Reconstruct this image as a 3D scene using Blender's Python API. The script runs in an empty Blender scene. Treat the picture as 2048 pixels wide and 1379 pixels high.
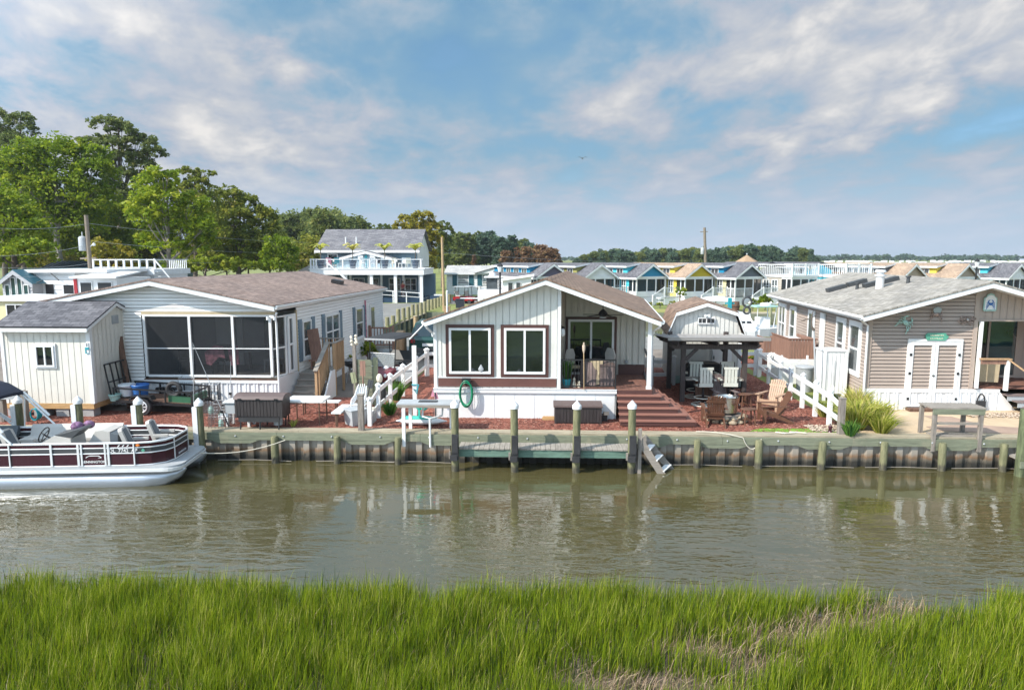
import bpy, bmesh, math, random
import numpy as np
from math import sin, cos, pi, radians, sqrt, atan2, tan
from mathutils import Vector, Matrix
S = bpy.context.scene
C = S.collection
RN = random.Random(11)
NP = np.random.default_rng(5)

# ------------------------------------------------------------------ camera numbers (shared by the survey helpers)
F_PX, HZ, CZ, TH = 1365.0, 515.0, 4.85, radians(2.2)
CX, CY = 1024.0, 689.5
PITCH = math.atan((CY-HZ)/F_PX)

def _ray(px, py):
    u = (px-CX)/F_PX; v = (CY-py)/F_PX
    f = cos(PITCH)+v*sin(PITCH); z = -sin(PITCH)+v*cos(PITCH)
    return (u*cos(TH)-f*sin(TH), u*sin(TH)+f*cos(TH), z)
def G(px, py, z=0.0):
    """survey: where the sight line through a photo point meets the level z"""
    r = _ray(px, py); t = (z-CZ)/r[2]
    return (r[0]*t, r[1]*t)
def D(px, py, Y):
    """survey: x and height of a photo point standing at distance Y"""
    r = _ray(px, py); t = Y/r[1]
    return (r[0]*t, CZ+r[2]*t)

# ------------------------------------------------------------------ things
def tag(o, label=None, cat=None, group=None, kind=None):
    if label: o['label'] = label
    if cat: o['category'] = cat
    if group: o['group'] = group
    if kind: o['kind'] = kind
    return o
def thing(name, label, cat, loc=(0, 0, 0), rz=0.0, group=None):
    o = bpy.data.objects.new(name, None); C.objects.link(o)
    o.empty_display_size = 0.2
    o.location = loc; o.rotation_euler = (0, 0, rz)
    return tag(o, label, cat, group)
def dup(root, loc=None, rz=None, label=None, group=None, scale=None):
    def cp(o, par):
        c = o.copy(); C.objects.link(c)
        if par is not None: c.parent = par
        for ch in o.children: cp(ch, c)
        return c
    r = cp(root, None)
    if loc is not None: r.location = loc
    if rz is not None: r.rotation_euler = (0, 0, rz)
    if scale is not None: r.scale = scale
    if label: r['label'] = label
    if group: r['group'] = group
    return r
ORD = ['first', 'second', 'third', 'fourth', 'fifth', 'sixth', 'seventh', 'eighth', 'ninth', 'tenth', 'eleventh', 'twelfth', 'thirteenth', 'fourteenth']

def V3(p): return Vector(p)
class MB:
    """collects simple solids and links them as ONE mesh object"""
    def __init__(s, xf=None): s.v = []; s.f = []; s.xf = xf
    def add(s, vs, fs):
        n = len(s.v); s.v += [tuple(p) for p in vs]; s.f += [tuple(i+n for i in f) for f in fs]; return s
    def poly(s, pts): return s.add(pts, [tuple(range(len(pts)))])
    def b(s, x0, x1, y0, y1, z0, z1):
        return s.add([(x0,y0,z0),(x1,y0,z0),(x1,y1,z0),(x0,y1,z0),(x0,y0,z1),(x1,y0,z1),(x1,y1,z1),(x0,y1,z1)],
                     [(0,3,2,1),(4,5,6,7),(0,1,5,4),(1,2,6,5),(2,3,7,6),(3,0,4,7)])
    def cb(s, c, d, rz=0.0, rx=0.0, ry=0.0):
        m = Matrix.Translation(c) @ Matrix.Rotation(rz,4,'Z') @ Matrix.Rotation(ry,4,'Y') @ Matrix.Rotation(rx,4,'X')
        w = [m @ Vector((sx*d[0]/2, sy*d[1]/2, sz*d[2]/2)) for sz in (-1,1) for sx,sy in ((-1,-1),(1,-1),(1,1),(-1,1))]
        return s.add(w, [(0,3,2,1),(4,5,6,7),(0,1,5,4),(1,2,6,5),(2,3,7,6),(3,0,4,7)])
    def beam(s, p, q, w, h, up=(0,0,1)):
        p, q = Vector(p), Vector(q); d = (q-p).normalized(); u = Vector(up)
        if abs(d.dot(u)) > .98: u = Vector((0,1,0))
        a = d.cross(u).normalized(); u = a.cross(d).normalized()
        w2, h2 = a*w/2, u*h/2
        vs = [p-w2-h2, p+w2-h2, p+w2+h2, p-w2+h2, q-w2-h2, q+w2-h2, q+w2+h2, q-w2+h2]
        return s.add(vs, [(0,3,2,1),(4,5,6,7),(0,1,5,4),(1,2,6,5),(2,3,7,6),(3,0,4,7)])
    def tube(s, pts, r, n=8, cap=True):
        pts = [Vector(p) for p in pts]; k = len(pts)
        rr = r if isinstance(r, (list, tuple)) else [r]*k
        rings = []; u = None
        for i, p in enumerate(pts):
            d = (pts[min(i+1,k-1)]-pts[max(i-1,0)]).normalized()
            if u is None: u = d.cross(Vector((0,0,1)) if abs(d.z) < .9 else Vector((1,0,0))).normalized()
            else: u = (u-d*u.dot(d)).normalized()
            w = d.cross(u)
            rings.append([p+(u*cos(2*pi*j/n)+w*sin(2*pi*j/n))*rr[i] for j in range(n)])
        vs = [v for ring in rings for v in ring]
        fs = [(i*n+j, i*n+(j+1)%n, (i+1)*n+(j+1)%n, (i+1)*n+j) for i in range(k-1) for j in range(n)]
        if cap: fs += [tuple(range(n-1,-1,-1)), tuple((k-1)*n+j for j in range(n))]
        return s.add(vs, fs)
    def lathe(s, prof, c=(0,0,0), n=16, sx=1.0, sy=1.0):
        vs = [(c[0]+r*cos(2*pi*j/n)*sx, c[1]+r*sin(2*pi*j/n)*sy, c[2]+z) for r, z in prof for j in range(n)]
        k = len(prof)
        fs = [(i*n+j, i*n+(j+1)%n, (i+1)*n+(j+1)%n, (i+1)*n+j) for i in range(k-1) for j in range(n)]
        fs += [tuple(range(n-1,-1,-1)), tuple((k-1)*n+j for j in range(n))]
        return s.add(vs, fs)
    def ball(s, c, r, n=10, sz=1.0):
        return s.lathe([(max(.001, r*sin(pi*i/n)), -r*sz*cos(pi*i/n)) for i in range(n+1)], c, n+4)
    def ext(s, poly, vec):
        n = len(poly); v = Vector(vec)
        vs = [Vector(p) for p in poly]+[Vector(p)+v for p in poly]
        return s.add(vs, [tuple(range(n-1,-1,-1)), tuple(range(n,2*n))]+[(i,(i+1)%n,n+(i+1)%n,n+i) for i in range(n)])
    def pxz(s, poly, y0, y1): return s.ext([(x,y0,z) for x,z in poly], (0,y1-y0,0))
    def pyz(s, poly, x0, x1): return s.ext([(x0,y,z) for y,z in poly], (x1-x0,0,0))
    def pxy(s, poly, z0, z1): return s.ext([(x,y,z0) for x,y in poly], (0,0,z1-z0))
    SPLIT = {'post','leg','side_slats','gable_wall','front_frame','corner_board','back_brace','foot','gate_post','upright','skid_beam','stringer','stretcher','purlin','stand_rail','batten','end_wall','entrance_fascia','lower_shelf','frame_tube','rail','awning_arm','pillar','side_frame'}
    def build(s, name, m, par=None, sm=False, kind=None, nrm=False):
        if par is not None and name in s.SPLIT and len(s.v) < 900:
            up = list(range(len(s.v)))
            def fd(i):
                while up[i] != i: up[i] = up[up[i]]; i = up[i]
                return i
            for f in s.f:
                for j in f[1:]: up[fd(j)] = fd(f[0])
            gr = {}
            for f in s.f: gr.setdefault(fd(f[0]), []).append(f)
            if len(gr) > 1:
                for fl in gr.values():
                    ids = sorted({i for f in fl for i in f}); mp = {i: k for k, i in enumerate(ids)}
                    q = MB(s.xf); q.v = [s.v[i] for i in ids]; q.f = [tuple(mp[i] for i in f) for f in fl]; o = q.build(name, m, par, sm, kind, nrm)
                return o
        vs = [s.xf(*p) for p in s.v] if s.xf else s.v
        me = bpy.data.meshes.new(name); me.from_pydata([tuple(p) for p in vs], [], s.f)
        if nrm or sm:
            b = bmesh.new(); b.from_mesh(me); bmesh.ops.recalc_face_normals(b, faces=b.faces); b.to_mesh(me); b.free()
        if sm:
            me.polygons.foreach_set('use_smooth', [True]*len(me.polygons))
            me.set_sharp_from_angle(angle=radians(40))
        me.materials.append(m)
        o = bpy.data.objects.new(name, me); C.objects.link(o)
        if par is not None: o.parent = par
        if kind: o['kind'] = kind
        return o

def clip(poly, ax, val, keep_above):
    out = []; n = len(poly)
    for i in range(n):
        a, b = poly[i], poly[(i+1) % n]
        ia = (a[ax] >= val) == keep_above or a[ax] == val; ib = (b[ax] >= val) == keep_above or b[ax] == val
        if ia: out.append(a)
        if ia != ib:
            t = (val-a[ax])/(b[ax]-a[ax]); out.append((a[0]+(b[0]-a[0])*t, a[1]+(b[1]-a[1])*t))
    return out
def lap(mb, poly, fr, h=.115, out=.034):
    """lap siding: each course leans out at its lower edge. fr(u, z, d) -> point"""
    z0 = min(p[1] for p in poly); z1 = max(p[1] for p in poly); z = z0
    while z < z1-1e-4:
        hh = min(z+h, z1)-z
        q = clip(clip(poly, 1, z, True), 1, z+hh*.80, False)
        if len(q) > 2:
            mb.poly([fr(u, w, out*(1-(w-z)/h)) for u, w in q])
            lo = [u for u, w in q if abs(w-z) < 1e-4]
            if len(lo) > 1: mb.poly([fr(min(lo), z, -.05), fr(max(lo), z, -.05), fr(max(lo), z, out), fr(min(lo), z, out)])
        q = clip(clip(poly, 1, z+hh*.80, True), 1, z+hh, False)
        if len(q) > 2: mb.poly([fr(u, w, out*.12-(.05+out*.12)*min(1,(w-z-hh*.80)/(hh*.06))) for u, w in q])
        z += h
def boards(mb, poly, fr, pitch=.2, gap=.02, depth=.016):
    """vertical boards with a real groove between them"""
    u0 = min(p[0] for p in poly); u1 = max(p[0] for p in poly)
    mb.poly([fr(u, z, -depth) for u, z in poly]); u = u0
    while u < u1-1e-4:
        q = clip(clip(poly, 0, u+gap/2, True), 0, min(u+pitch-gap/2, u1), False)
        if len(q) > 2: mb.poly([fr(a, z, 0) for a, z in q])
        u += pitch
def corrugated(mb, u0, u1, z0, z1, fr, pitch=.16, out=.03):
    n = max(1, int((u1-u0)/pitch)); w = (u1-u0)/n; pts = []
    for i in range(n):
        a = u0+i*w; pts += [(a, 0), (a+.18*w, 0), (a+.26*w, out), (a+.40*w, out), (a+.46*w, .35*out), (a+.56*w, .35*out), (a+.62*w, out), (a+.76*w, out), (a+.84*w, 0)]
    pts.append((u1, 0))
    for (a, d), (b, e) in zip(pts, pts[1:]): mb.poly([fr(a,z0,d), fr(b,z0,e), fr(b,z1,e), fr(a,z1,d)])

# ------------------------------------------------------------------ materials
def newmat(name):
    m = bpy.data.materials.new(name); m.use_nodes = True
    nt = m.node_tree; return m, nt, nt.nodes['Principled BSDF']
def N(nt, t, **kw):
    n = nt.nodes.new(t)
    for k, v in kw.items():
        if k.startswith('i_'):
            key = k[2:]; key = int(key) if key.isdigit() else key.replace('_', ' ')
            n.inputs[key].default_value = v
        else: setattr(n, k, v)
    return n
def L(nt, a, b): nt.links.new(a, b)
def c4(c): return (c[0], c[1], c[2], 1)
def ramp(nt, fac, stops):
    r = N(nt, 'ShaderNodeValToRGB'); e = r.color_ramp.elements
    while len(e) < len(stops): e.new(.5)
    for el, (p, c) in zip(e, stops): el.position = p; el.color = c4(c)
    L(nt, fac, r.inputs[0]); return r.outputs[0]
def coords(nt, scale=(1,1,1), obj=False):
    if obj: src = N(nt, 'ShaderNodeTexCoord').outputs['Object']
    else: src = N(nt, 'ShaderNodeNewGeometry').outputs['Position']
    mp = N(nt, 'ShaderNodeMapping'); mp.inputs['Scale'].default_value = scale; L(nt, src, mp.inputs[0]); return mp.outputs[0]
def mixc(nt, fac, a, b, mode='MIX'):
    m = N(nt, 'ShaderNodeMix', data_type='RGBA', blend_type=mode)
    for s, x in ((0, fac), (6, a), (7, b)):
        if hasattr(x, 'links'): L(nt, x, m.inputs[s])
        elif s == 0: m.inputs[0].default_value = x
        else: m.inputs[s].default_value = c4(x)
    return m.outputs[2]
def paint(name, col, rough=.6, var=.12, scale=3.0, metal=0.0, bump=0.0, bscale=60.0, stretch=(1,1,1), dirt=None, spec=.5, streak=0.0):
    """surface with large and small tone variation, optional dirt blotches and fine bump"""
    m, nt, bs = newmat(name)
    n1 = N(nt, 'ShaderNodeTexNoise', i_Scale=scale, i_Detail=6.0, i_Roughness=.65); L(nt, coords(nt, stretch), n1.inputs[0])
    lo = [max(0, c*(1-var*1.6)) for c in col]; hi = [min(1, c*(1+var*1.1)) for c in col]
    out = ramp(nt, n1.outputs[0], [(.28, lo), (.72, hi)])
    if dirt:
        n2 = N(nt, 'ShaderNodeTexNoise', i_Scale=dirt[1], i_Detail=8.0, i_Roughness=.7); L(nt, coords(nt, (1,1,.45)), n2.inputs[0])
        f = ramp(nt, n2.outputs[0], [(dirt[2], (0,0,0)), (min(1, dirt[2]+.22), (1,1,1))])
        out = mixc(nt, f, out, dirt[0])
    L(nt, out, bs.inputs['Base Color'])
    bs.inputs['Roughness'].default_value = rough; bs.inputs['Metallic'].default_value = metal
    bs.inputs['Specular IOR Level'].default_value = spec
    if bump:
        n3 = N(nt, 'ShaderNodeTexNoise', i_Scale=bscale, i_Detail=4.0); L(nt, coords(nt, stretch), n3.inputs[0])
        bp = N(nt, 'ShaderNodeBump', i_Strength=bump, i_Distance=.02); L(nt, n3.outputs[0], bp.inputs['Height']); L(nt, bp.outputs[0], bs.inputs['Normal'])
    return m
def wood(name, col, along='x', rough=.75, var=.25, dirt=None):
    st = {'x': (1, 9, 9), 'y': (9, 1, 9), 'z': (9, 9, 1)}[along]
    return paint(name, col, rough, var, 2.2, 0, .25, 9.0, st, dirt)
def shingle(name, cols, ridge='y', w=.30, h=.145, bump=.5):
    m, nt, bs = newmat(name)
    sep = N(nt, 'ShaderNodeSeparateXYZ'); L(nt, N(nt, 'ShaderNodeNewGeometry').outputs['Position'], sep.inputs[0])
    cmb = N(nt, 'ShaderNodeCombineXYZ')
    a, b_ = (1, 0) if ridge == 'y' else (0, 1)
    L(nt, sep.outputs[a], cmb.inputs[0])
    mu = N(nt, 'ShaderNodeMath', operation='MULTIPLY'); mu.inputs[1].default_value = 1.07
    L(nt, sep.outputs[b_], mu.inputs[0]); L(nt, mu.outputs[0], cmb.inputs[1])
    br = N(nt, 'ShaderNodeTexBrick', offset=.5, i_Scale=1.0)
    br.inputs['Brick Width'].default_value = w; br.inputs['Row Height'].default_value = h; br.inputs['Mortar Size'].default_value = .008
    br.inputs['Color1'].default_value = c4(cols[0]); br.inputs['Color2'].default_value = c4(cols[1]); br.inputs['Mortar'].default_value = c4([c*.45 for c in cols[0]])
    br.inputs['Mortar Smooth'].default_value = .3
    L(nt, cmb.outputs[0], br.inputs['Vector'])
    n1 = N(nt, 'ShaderNodeTexNoise', i_Scale=5.5, i_Detail=7.0, i_Roughness=.75); L(nt, coords(nt, (1,1,1)), n1.inputs[0])
    v = ramp(nt, n1.outputs[0], [(.3, (.62,.62,.62)), (.7, (1.3,1.28,1.25))])
    out = mixc(nt, 1.0, br.outputs['Color'], v, 'MULTIPLY')
    n2 = N(nt, 'ShaderNodeTexNoise', i_Scale=.7, i_Detail=4.0); L(nt, coords(nt, (1,1,1)), n2.inputs[0])
    v2 = ramp(nt, n2.outputs[0], [(.3, (.82,.82,.84)), (.7, (1.12,1.1,1.08))])
    out = mixc(nt, 1.0, out, v2, 'MULTIPLY')
    L(nt, out, bs.inputs['Base Color']); bs.inputs['Roughness'].default_value = .9
    sw = N(nt, 'ShaderNodeMath', operation='FRACT')
    dv = N(nt, 'ShaderNodeMath', operation='DIVIDE'); dv.inputs[1].default_value = h; L(nt, mu.outputs[0], dv.inputs[0]); L(nt, dv.outputs[0], sw.inputs[0])
    bp = N(nt, 'ShaderNodeBump', i_Strength=bump, i_Distance=.012); L(nt, br.outputs['Fac'], bp.inputs['Height']); bp.invert = True
    L(nt, bp.outputs[0], bs.inputs['Normal'])
    return m
def glassy(name, col=(.012,.016,.018), ior=2.0, rough=.02):
    m, nt, bs = newmat(name)
    n1 = N(nt, 'ShaderNodeTexNoise', i_Scale=1.1, i_Detail=3.0); L(nt, coords(nt), n1.inputs[0])
    L(nt, ramp(nt, n1.outputs[0], [(.3, [c*.6 for c in col]), (.75, [c*1.8 for c in col])]), bs.inputs['Base Color'])
    bs.inputs['Roughness'].default_value = rough; bs.inputs['IOR'].default_value = ior
    n2 = N(nt, 'ShaderNodeTexNoise', i_Scale=1.6, i_Detail=1.0); L(nt, coords(nt), n2.inputs[0])
    bp = N(nt, 'ShaderNodeBump', i_Strength=.05, i_Distance=.05); L(nt, n2.outputs[0], bp.inputs['Height']); L(nt, bp.outputs[0], bs.inputs['Normal'])
    return m
def screen(name, col=(.02,.022,.026), open_=.45):
    m, nt, bs = newmat(name)
    bs.inputs['Base Color'].default_value = c4(col); bs.inputs['Roughness'].default_value = .5
    tr = N(nt, 'ShaderNodeBsdfTransparent'); mx = N(nt, 'ShaderNodeMixShader'); mx.inputs[0].default_value = open_
    L(nt, bs.outputs[0], mx.inputs[1]); L(nt, tr.outputs[0], mx.inputs[2]); L(nt, mx.outputs[0], nt.nodes['Material Output'].inputs[0])
    return m
def leafmat(name, stops, trans=.3, rough=.55):
    """foliage: per-leaf tint attribute picks the tone"""
    m, nt, bs = newmat(name)
    at = N(nt, 'ShaderNodeAttribute', attribute_name='tint')
    oi = N(nt, 'ShaderNodeObjectInfo')
    ad = N(nt, 'ShaderNodeMath', operation='MULTIPLY_ADD'); ad.inputs[1].default_value = .25; L(nt, oi.outputs['Random'], ad.inputs[0])
    sb = N(nt, 'ShaderNodeMath', operation='SUBTRACT'); sb.inputs[1].default_value = .125
    L(nt, at.outputs['Fac'], ad.inputs[2]); L(nt, ad.outputs[0], sb.inputs[0])
    col = ramp(nt, sb.outputs[0], stops)
    L(nt, col, bs.inputs['Base Color']); bs.inputs['Roughness'].default_value = rough; bs.inputs['Specular IOR Level'].default_value = .25
    tl = N(nt, 'ShaderNodeBsdfTranslucent'); L(nt, col, tl.inputs[0])
    mx = N(nt, 'ShaderNodeMixShader'); mx.inputs[0].default_value = trans
    L(nt, bs.outputs[0], mx.inputs[1]); L(nt, tl.outputs[0], mx.inputs[2]); L(nt, mx.outputs[0], nt.nodes['Material Output'].inputs[0])
    return m

M = {}
M['white'] = paint('white_trim', (.74,.75,.76), .45, .05, 1.2, dirt=((.55,.53,.49), 2.0, .66))
M['vinyl'] = paint('white_vinyl', (.76,.77,.78), .4, .05, 1.5, dirt=((.50,.49,.45), 2.2, .62))
M['skirt'] = paint('white_skirting', (.75,.755,.77), .45, .06, .9, dirt=((.52,.50,.45), 1.6, .61))
M['cream_board'] = paint('cream_board_siding', (.67,.66,.62), .6, .07, 1.0, dirt=((.50,.48,.43), 1.5, .60))
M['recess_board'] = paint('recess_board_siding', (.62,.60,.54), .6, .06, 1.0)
M['shed_cream'] = paint('shed_cream_siding', (.69,.67,.61), .6, .07, 1.0, dirt=((.54,.50,.42), 1.4, .62))
M['lap_white'] = paint('white_lap_siding', (.81,.80,.785), .5, .06, .8, dirt=((.58,.56,.53), 1.2, .60))
M['lap_beige'] = paint('beige_lap_siding', (.375,.305,.262), .5, .06, .8)
M['brown_trim'] = paint('brown_trim', (.085,.035,.03), .5, .15, 2.0)
M['brown_band'] = paint('brown_band', (.13,.055,.045), .55, .12, 1.5)
M['deck'] = wood('brown_deck_boards', (.20,.095,.07), 'y')
M['tread'] = wood('brown_step_treads', (.27,.125,.095), 'x', .6, .15)
M['riser'] = wood('brown_step_risers', (.085,.035,.03), 'x', .6, .15)
M['shingle_brown'] = shingle('brown_shingles', [(.19,.125,.092), (.29,.20,.15)], 'y')
M['shingle_rose'] = shingle('rosy_grey_shingles', [(.21,.15,.128), (.31,.23,.20)], 'y')
M['shingle_grey'] = shingle('light_grey_shingles', [(.265,.248,.22), (.375,.355,.325)], 'y')
M['shingle_dark'] = shingle('charcoal_shingles', [(.075,.075,.09), (.15,.15,.17)], 'x')
M['shingle_dark_y'] = shingle('charcoal_shingles_far', [(.10,.10,.115), (.17,.17,.19)], 'y')
M['shingle_slate'] = shingle('slate_shingles', [(.13,.13,.15), (.21,.21,.23)], 'x', .6, .25)
M['shingle_tan'] = shingle('tan_shingles', [(.32,.235,.17), (.42,.31,.23)], 'y')
M['glass'] = glassy('dark_window_glass', (.010,.014,.016), 1.75)
M['glass_day'] = glassy('grey_window_glass', (.06,.07,.075), 1.8)
M['glass_teal'] = glassy('teal_window_glass', (.02,.05,.055), 1.7)
M['screen'] = screen('insect_screen', (.014,.016,.020), .38)
M['black'] = paint('black_metal', (.018,.018,.02), .4, .2, 3.0)
M['rubber'] = paint('black_rubber', (.03,.03,.033), .7, .3, 4.0)
M['blackcloth'] = paint('black_cover_cloth', (.012,.012,.014), .75, .3, 4.0, bump=.4, bscale=8)
M['resin'] = wood('dark_resin_panels', (.036,.029,.029), 'z', .55, .3)
M['resin_top'] = paint('dark_resin_lid', (.12,.085,.08), .6, .1, 3.0)
M['dock_green'] = wood('green_dock_timber', (.11,.19,.15), 'x', .8, .25, dirt=((.22,.24,.17), 1.6, .56))
M['treated'] = wood('treated_timber', (.185,.20,.14), 'x', .8, .2, dirt=((.30,.27,.19), 1.3, .55))
M['treated_cap'] = wood('treated_cap_boards', (.36,.31,.225), 'x', .8, .25, dirt=((.22,.20,.15), 1.1, .56))
M['treated_v'] = wood('treated_upright_timber', (.27,.28,.17), 'z', .8, .25)
M['grey_wood'] = wood('weathered_grey_timber', (.27,.24,.21), 'x', .85, .25)
M['grey_wood_y'] = wood('weathered_grey_boards', (.31,.28,.245), 'y', .85, .25)
M['grey_wood_v'] = wood('weathered_grey_post_wood', (.24,.21,.185), 'z', .85, .35)
M['dark_wood_v'] = wood('dark_upright_timber', (.14,.075,.05), 'z', .8, .3)
M['new_wood'] = wood('fresh_pine_timber', (.42,.27,.15), 'z', .75, .2)
M['new_wood_x'] = wood('fresh_pine_skids', (.50,.31,.14), 'x', .75, .2)
M['pergola'] = wood('dark_pergola_timber', (.07,.054,.05), 'z', .65, .3)
M['brown_fence'] = wood('brown_privacy_boards', (.27,.15,.11), 'z', .7, .2)
M['metal_roof'] = paint('grey_metal_roof', (.36,.34,.33), .4, .08, 1.5, metal=.35)
M['alu'] = paint('brushed_aluminium', (.42,.44,.47), .34, .06, 2.0, metal=.85, stretch=(.4,6,6))
M['alu_white'] = paint('satin_aluminium_rail', (.78,.79,.80), .35, .04, 2.0, metal=.3)
M['steel'] = paint('stainless_steel', (.62,.60,.57), .22, .05, 2.0, metal=1.0, stretch=(6,6,.5))
M['maroon'] = paint('maroon_panel', (.045,.008,.014), .25, .1, 1.0)
M['navy'] = paint('dark_blue_canvas', (.012,.018,.04), .8, .25, 3.0, bump=.3, bscale=20)
M['boat_seat'] = paint('pale_grey_upholstery', (.50,.48,.45), .5, .06, 2.0)
M['boat_seat_dark'] = paint('slate_upholstery', (.11,.13,.15), .5, .1, 2.0)
M['charcoal'] = paint('charcoal_panel', (.05,.055,.06), .5, .1, 2.0)
M['white_gel'] = paint('white_gelcoat', (.78,.79,.80), .25, .03, 1.0)
M['plastic_white'] = paint('white_plastic', (.74,.75,.76), .4, .05, 3.0)
M['plastic_grey'] = paint('grey_plastic', (.38,.40,.42), .5, .08, 3.0)
M['teal'] = paint('teal_plastic', (.05,.46,.38), .4, .08, 3.0)
M['aqua'] = paint('turquoise_plastic', (.02,.30,.36), .4, .1, 3.0)
M['blue_tub'] = paint('blue_plastic', (.03,.14,.42), .4, .1, 3.0)
M['hose'] = paint('green_hose', (.01,.24,.12), .4, .1, 8.0)
M['adk_brown'] = paint('brown_chair_slats', (.13,.06,.035), .55, .2, 4.0)
M['adk_tan'] = paint('tan_chair_slats', (.40,.26,.175), .55, .1, 4.0)
M['stool'] = paint('off_white_stool_slats', (.60,.60,.53), .5, .06, 3.0)
M['red'] = paint('red_paint', (.30,.015,.02), .3, .1, 3.0)
M['dark_red'] = paint('dark_red_bodywork', (.13,.01,.02), .25, .1, 3.0)
M['car_green'] = paint('dark_green_bodywork', (.012,.05,.045), .18, .06, 1.0)
M['car_white'] = paint('white_bodywork', (.75,.76,.78), .2, .03, 1.0)
M['stone'] = paint('fieldstone', (.34,.27,.19), .85, .35, 9.0, bump=.5, bscale=25)
M['pebble'] = paint('pale_pebbles', (.52,.42,.33), .85, .25, 12.0)
M['block'] = paint('concrete_block', (.36,.36,.36), .9, .12, 6.0, bump=.3, bscale=40)
M['asphalt'] = paint('worn_asphalt', (.20,.195,.185), .9, .18, .5, bump=.25, bscale=30)
M['sand'] = paint('sand', (.52,.40,.27), .95, .14, .9, bump=.5, bscale=18)
M['flag'] = paint('flagstones', (.36,.255,.20), .9, .15, 1.4, bump=.2, bscale=30)
M['dirt'] = paint('grey_dirt', (.20,.165,.14), .95, .3, .8, bump=.4, bscale=20)
M['turf'] = paint('bright_turf', (.15,.30,.025), .9, .25, 6.0, bump=.6, bscale=90)
M['field'] = paint('grass_field', (.19,.22,.055), .95, .25, .12, dirt=((.26,.24,.10), .06, .5))
M['lawn'] = paint('dry_lawn', (.24,.25,.06), .95, .25, .5, dirt=((.42,.33,.15), .3, .48))
M['mud'] = paint('marsh_mud', (.13,.10,.075), .9, .35, .8, dirt=((.20,.14,.11), 2.5, .5), bump=.6, bscale=10)
M['marsh_far'] = paint('marsh_meadow', (.10,.16,.022), .95, .3, .5, dirt=((.10,.08,.04), .3, .55))
M['bark'] = paint('tree_bark', (.13,.105,.085), .9, .35, 6.0, bump=.6, bscale=14, stretch=(3,3,.6))
M['bark_pale'] = paint('pale_tree_bark', (.28,.25,.21), .9, .25, 6.0, bump=.6, bscale=14, stretch=(3,3,.6))
M['pole'] = wood('utility_pole_timber', (.22,.18,.14), 'z', .85, .2)
M['pale_pole'] = wood('pale_pole_timber', (.42,.30,.17), 'z', .85, .2)
M['umber'] = paint('white_canvas', (.75,.75,.73), .7, .05, 3.0)
M['teal_shutter'] = paint('teal_shutters', (.02,.10,.13), .5, .1, 2.0)
M['blue_shutter'] = paint('blue_grey_shutters', (.13,.20,.26), .5, .1, 2.0)
M['mint'] = paint('mint_painted_metal', (.35,.55,.50), .45, .2, 9.0)
M['copper'] = paint('rust_and_silver_metal', (.36,.27,.24), .4, .5, 9.0, metal=.3)
M['sign_green'] = paint('green_painted_sign', (.09,.34,.24), .5, .2, 6.0)
M['cloth_tan'] = paint('tan_cloth_cover', (.50,.41,.27), .85, .12, 3.0, bump=.3, bscale=9)
M['cloth_taupe'] = paint('taupe_cloth_cover', (.17,.13,.125), .85, .25, 3.0, bump=.4, bscale=7)
M['pink'] = paint('pink_patterned_towel', (.60,.25,.33), .9, .5, 9.0)
M['rope'] = paint('pale_rope', (.60,.56,.47), .9, .1, 9.0)
M['navy_letter'] = paint('dark_lettering', (.02,.025,.04), .5, .05)
M['ivory'] = paint('ivory_shell', (.70,.64,.52), .6, .2, 12.0)
M['skin'] = paint('skin', (.45,.26,.19), .6, .08)
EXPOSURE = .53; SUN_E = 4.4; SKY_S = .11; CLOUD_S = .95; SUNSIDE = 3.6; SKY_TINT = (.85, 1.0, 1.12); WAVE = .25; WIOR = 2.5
import bpy; bpy.context.scene.cycles.use_denoising = True
HAZE = .0002
# ================================================================== camera, sun, sky
cam = bpy.data.cameras.new('camera'); co = bpy.data.objects.new('camera', cam); C.objects.link(co)
cam.sensor_width = 36; cam.lens = 36*F_PX/2048; cam.clip_end = 6000
co.location = (0, 0, CZ); co.rotation_euler = (pi/2-PITCH, 0, TH); S.camera = co
S.view_settings.view_transform = 'Standard'; S.view_settings.look = 'None'
S.view_settings.gamma = 1; S.view_settings.exposure = EXPOSURE
SUN = Vector((1.0, .66, -1.02)).normalized()
sl = bpy.data.lights.new('sun', 'SUN'); sl.energy = SUN_E; sl.angle = radians(.55); sl.color = (1, .93, .82)
so = bpy.data.objects.new('sun', sl); C.objects.link(so); so.rotation_euler = SUN.to_track_quat('-Z', 'Y').to_euler(); so.location = (-40, -20, 40)
w = bpy.data.worlds.new('World'); S.world = w; w.use_nodes = True
nt = w.node_tree; bg = nt.nodes['Background']
sky = N(nt, 'ShaderNodeTexSky', sky_type='NISHITA', sun_disc=False)
sky.sun_elevation = math.asin(-SUN.z); sky.sun_rotation = atan2(-SUN.x, -SUN.y) % (2*pi)
sky.air_density = 1.0; sky.dust_density = 1.2; sky.ozone_density = 1.2
tc = N(nt, 'ShaderNodeTexCoord')
sp = N(nt, 'ShaderNodeSeparateXYZ'); L(nt, tc.outputs['Generated'], sp.inputs[0])
def MA(op, a, b=None, c=None, clampit=False):
    m = N(nt, 'ShaderNodeMath', operation=op, use_clamp=clampit)
    for i, x in enumerate((a, b, c)):
        if x is None: continue
        if hasattr(x, 'links'): L(nt, x, m.inputs[i])
        else: m.inputs[i].default_value = x
    return m.outputs[0]
az = MA('ARCTAN2', sp.outputs[0], sp.outputs[1]); el = MA('ARCSINE', sp.outputs[2])
elw = MA('ADD', MA('MAXIMUM', el, 0.0), .09)
pl = N(nt, 'ShaderNodeCombineXYZ')
L(nt, MA('DIVIDE', MA('MULTIPLY', az, 1.75), MA('POWER', elw, .22)), pl.inputs[0]); L(nt, MA('MULTIPLY_ADD', az, -.22, MA('MULTIPLY', MA('LOGARITHM', elw, 2.718), 1.2)), pl.inputs[1])
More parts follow.
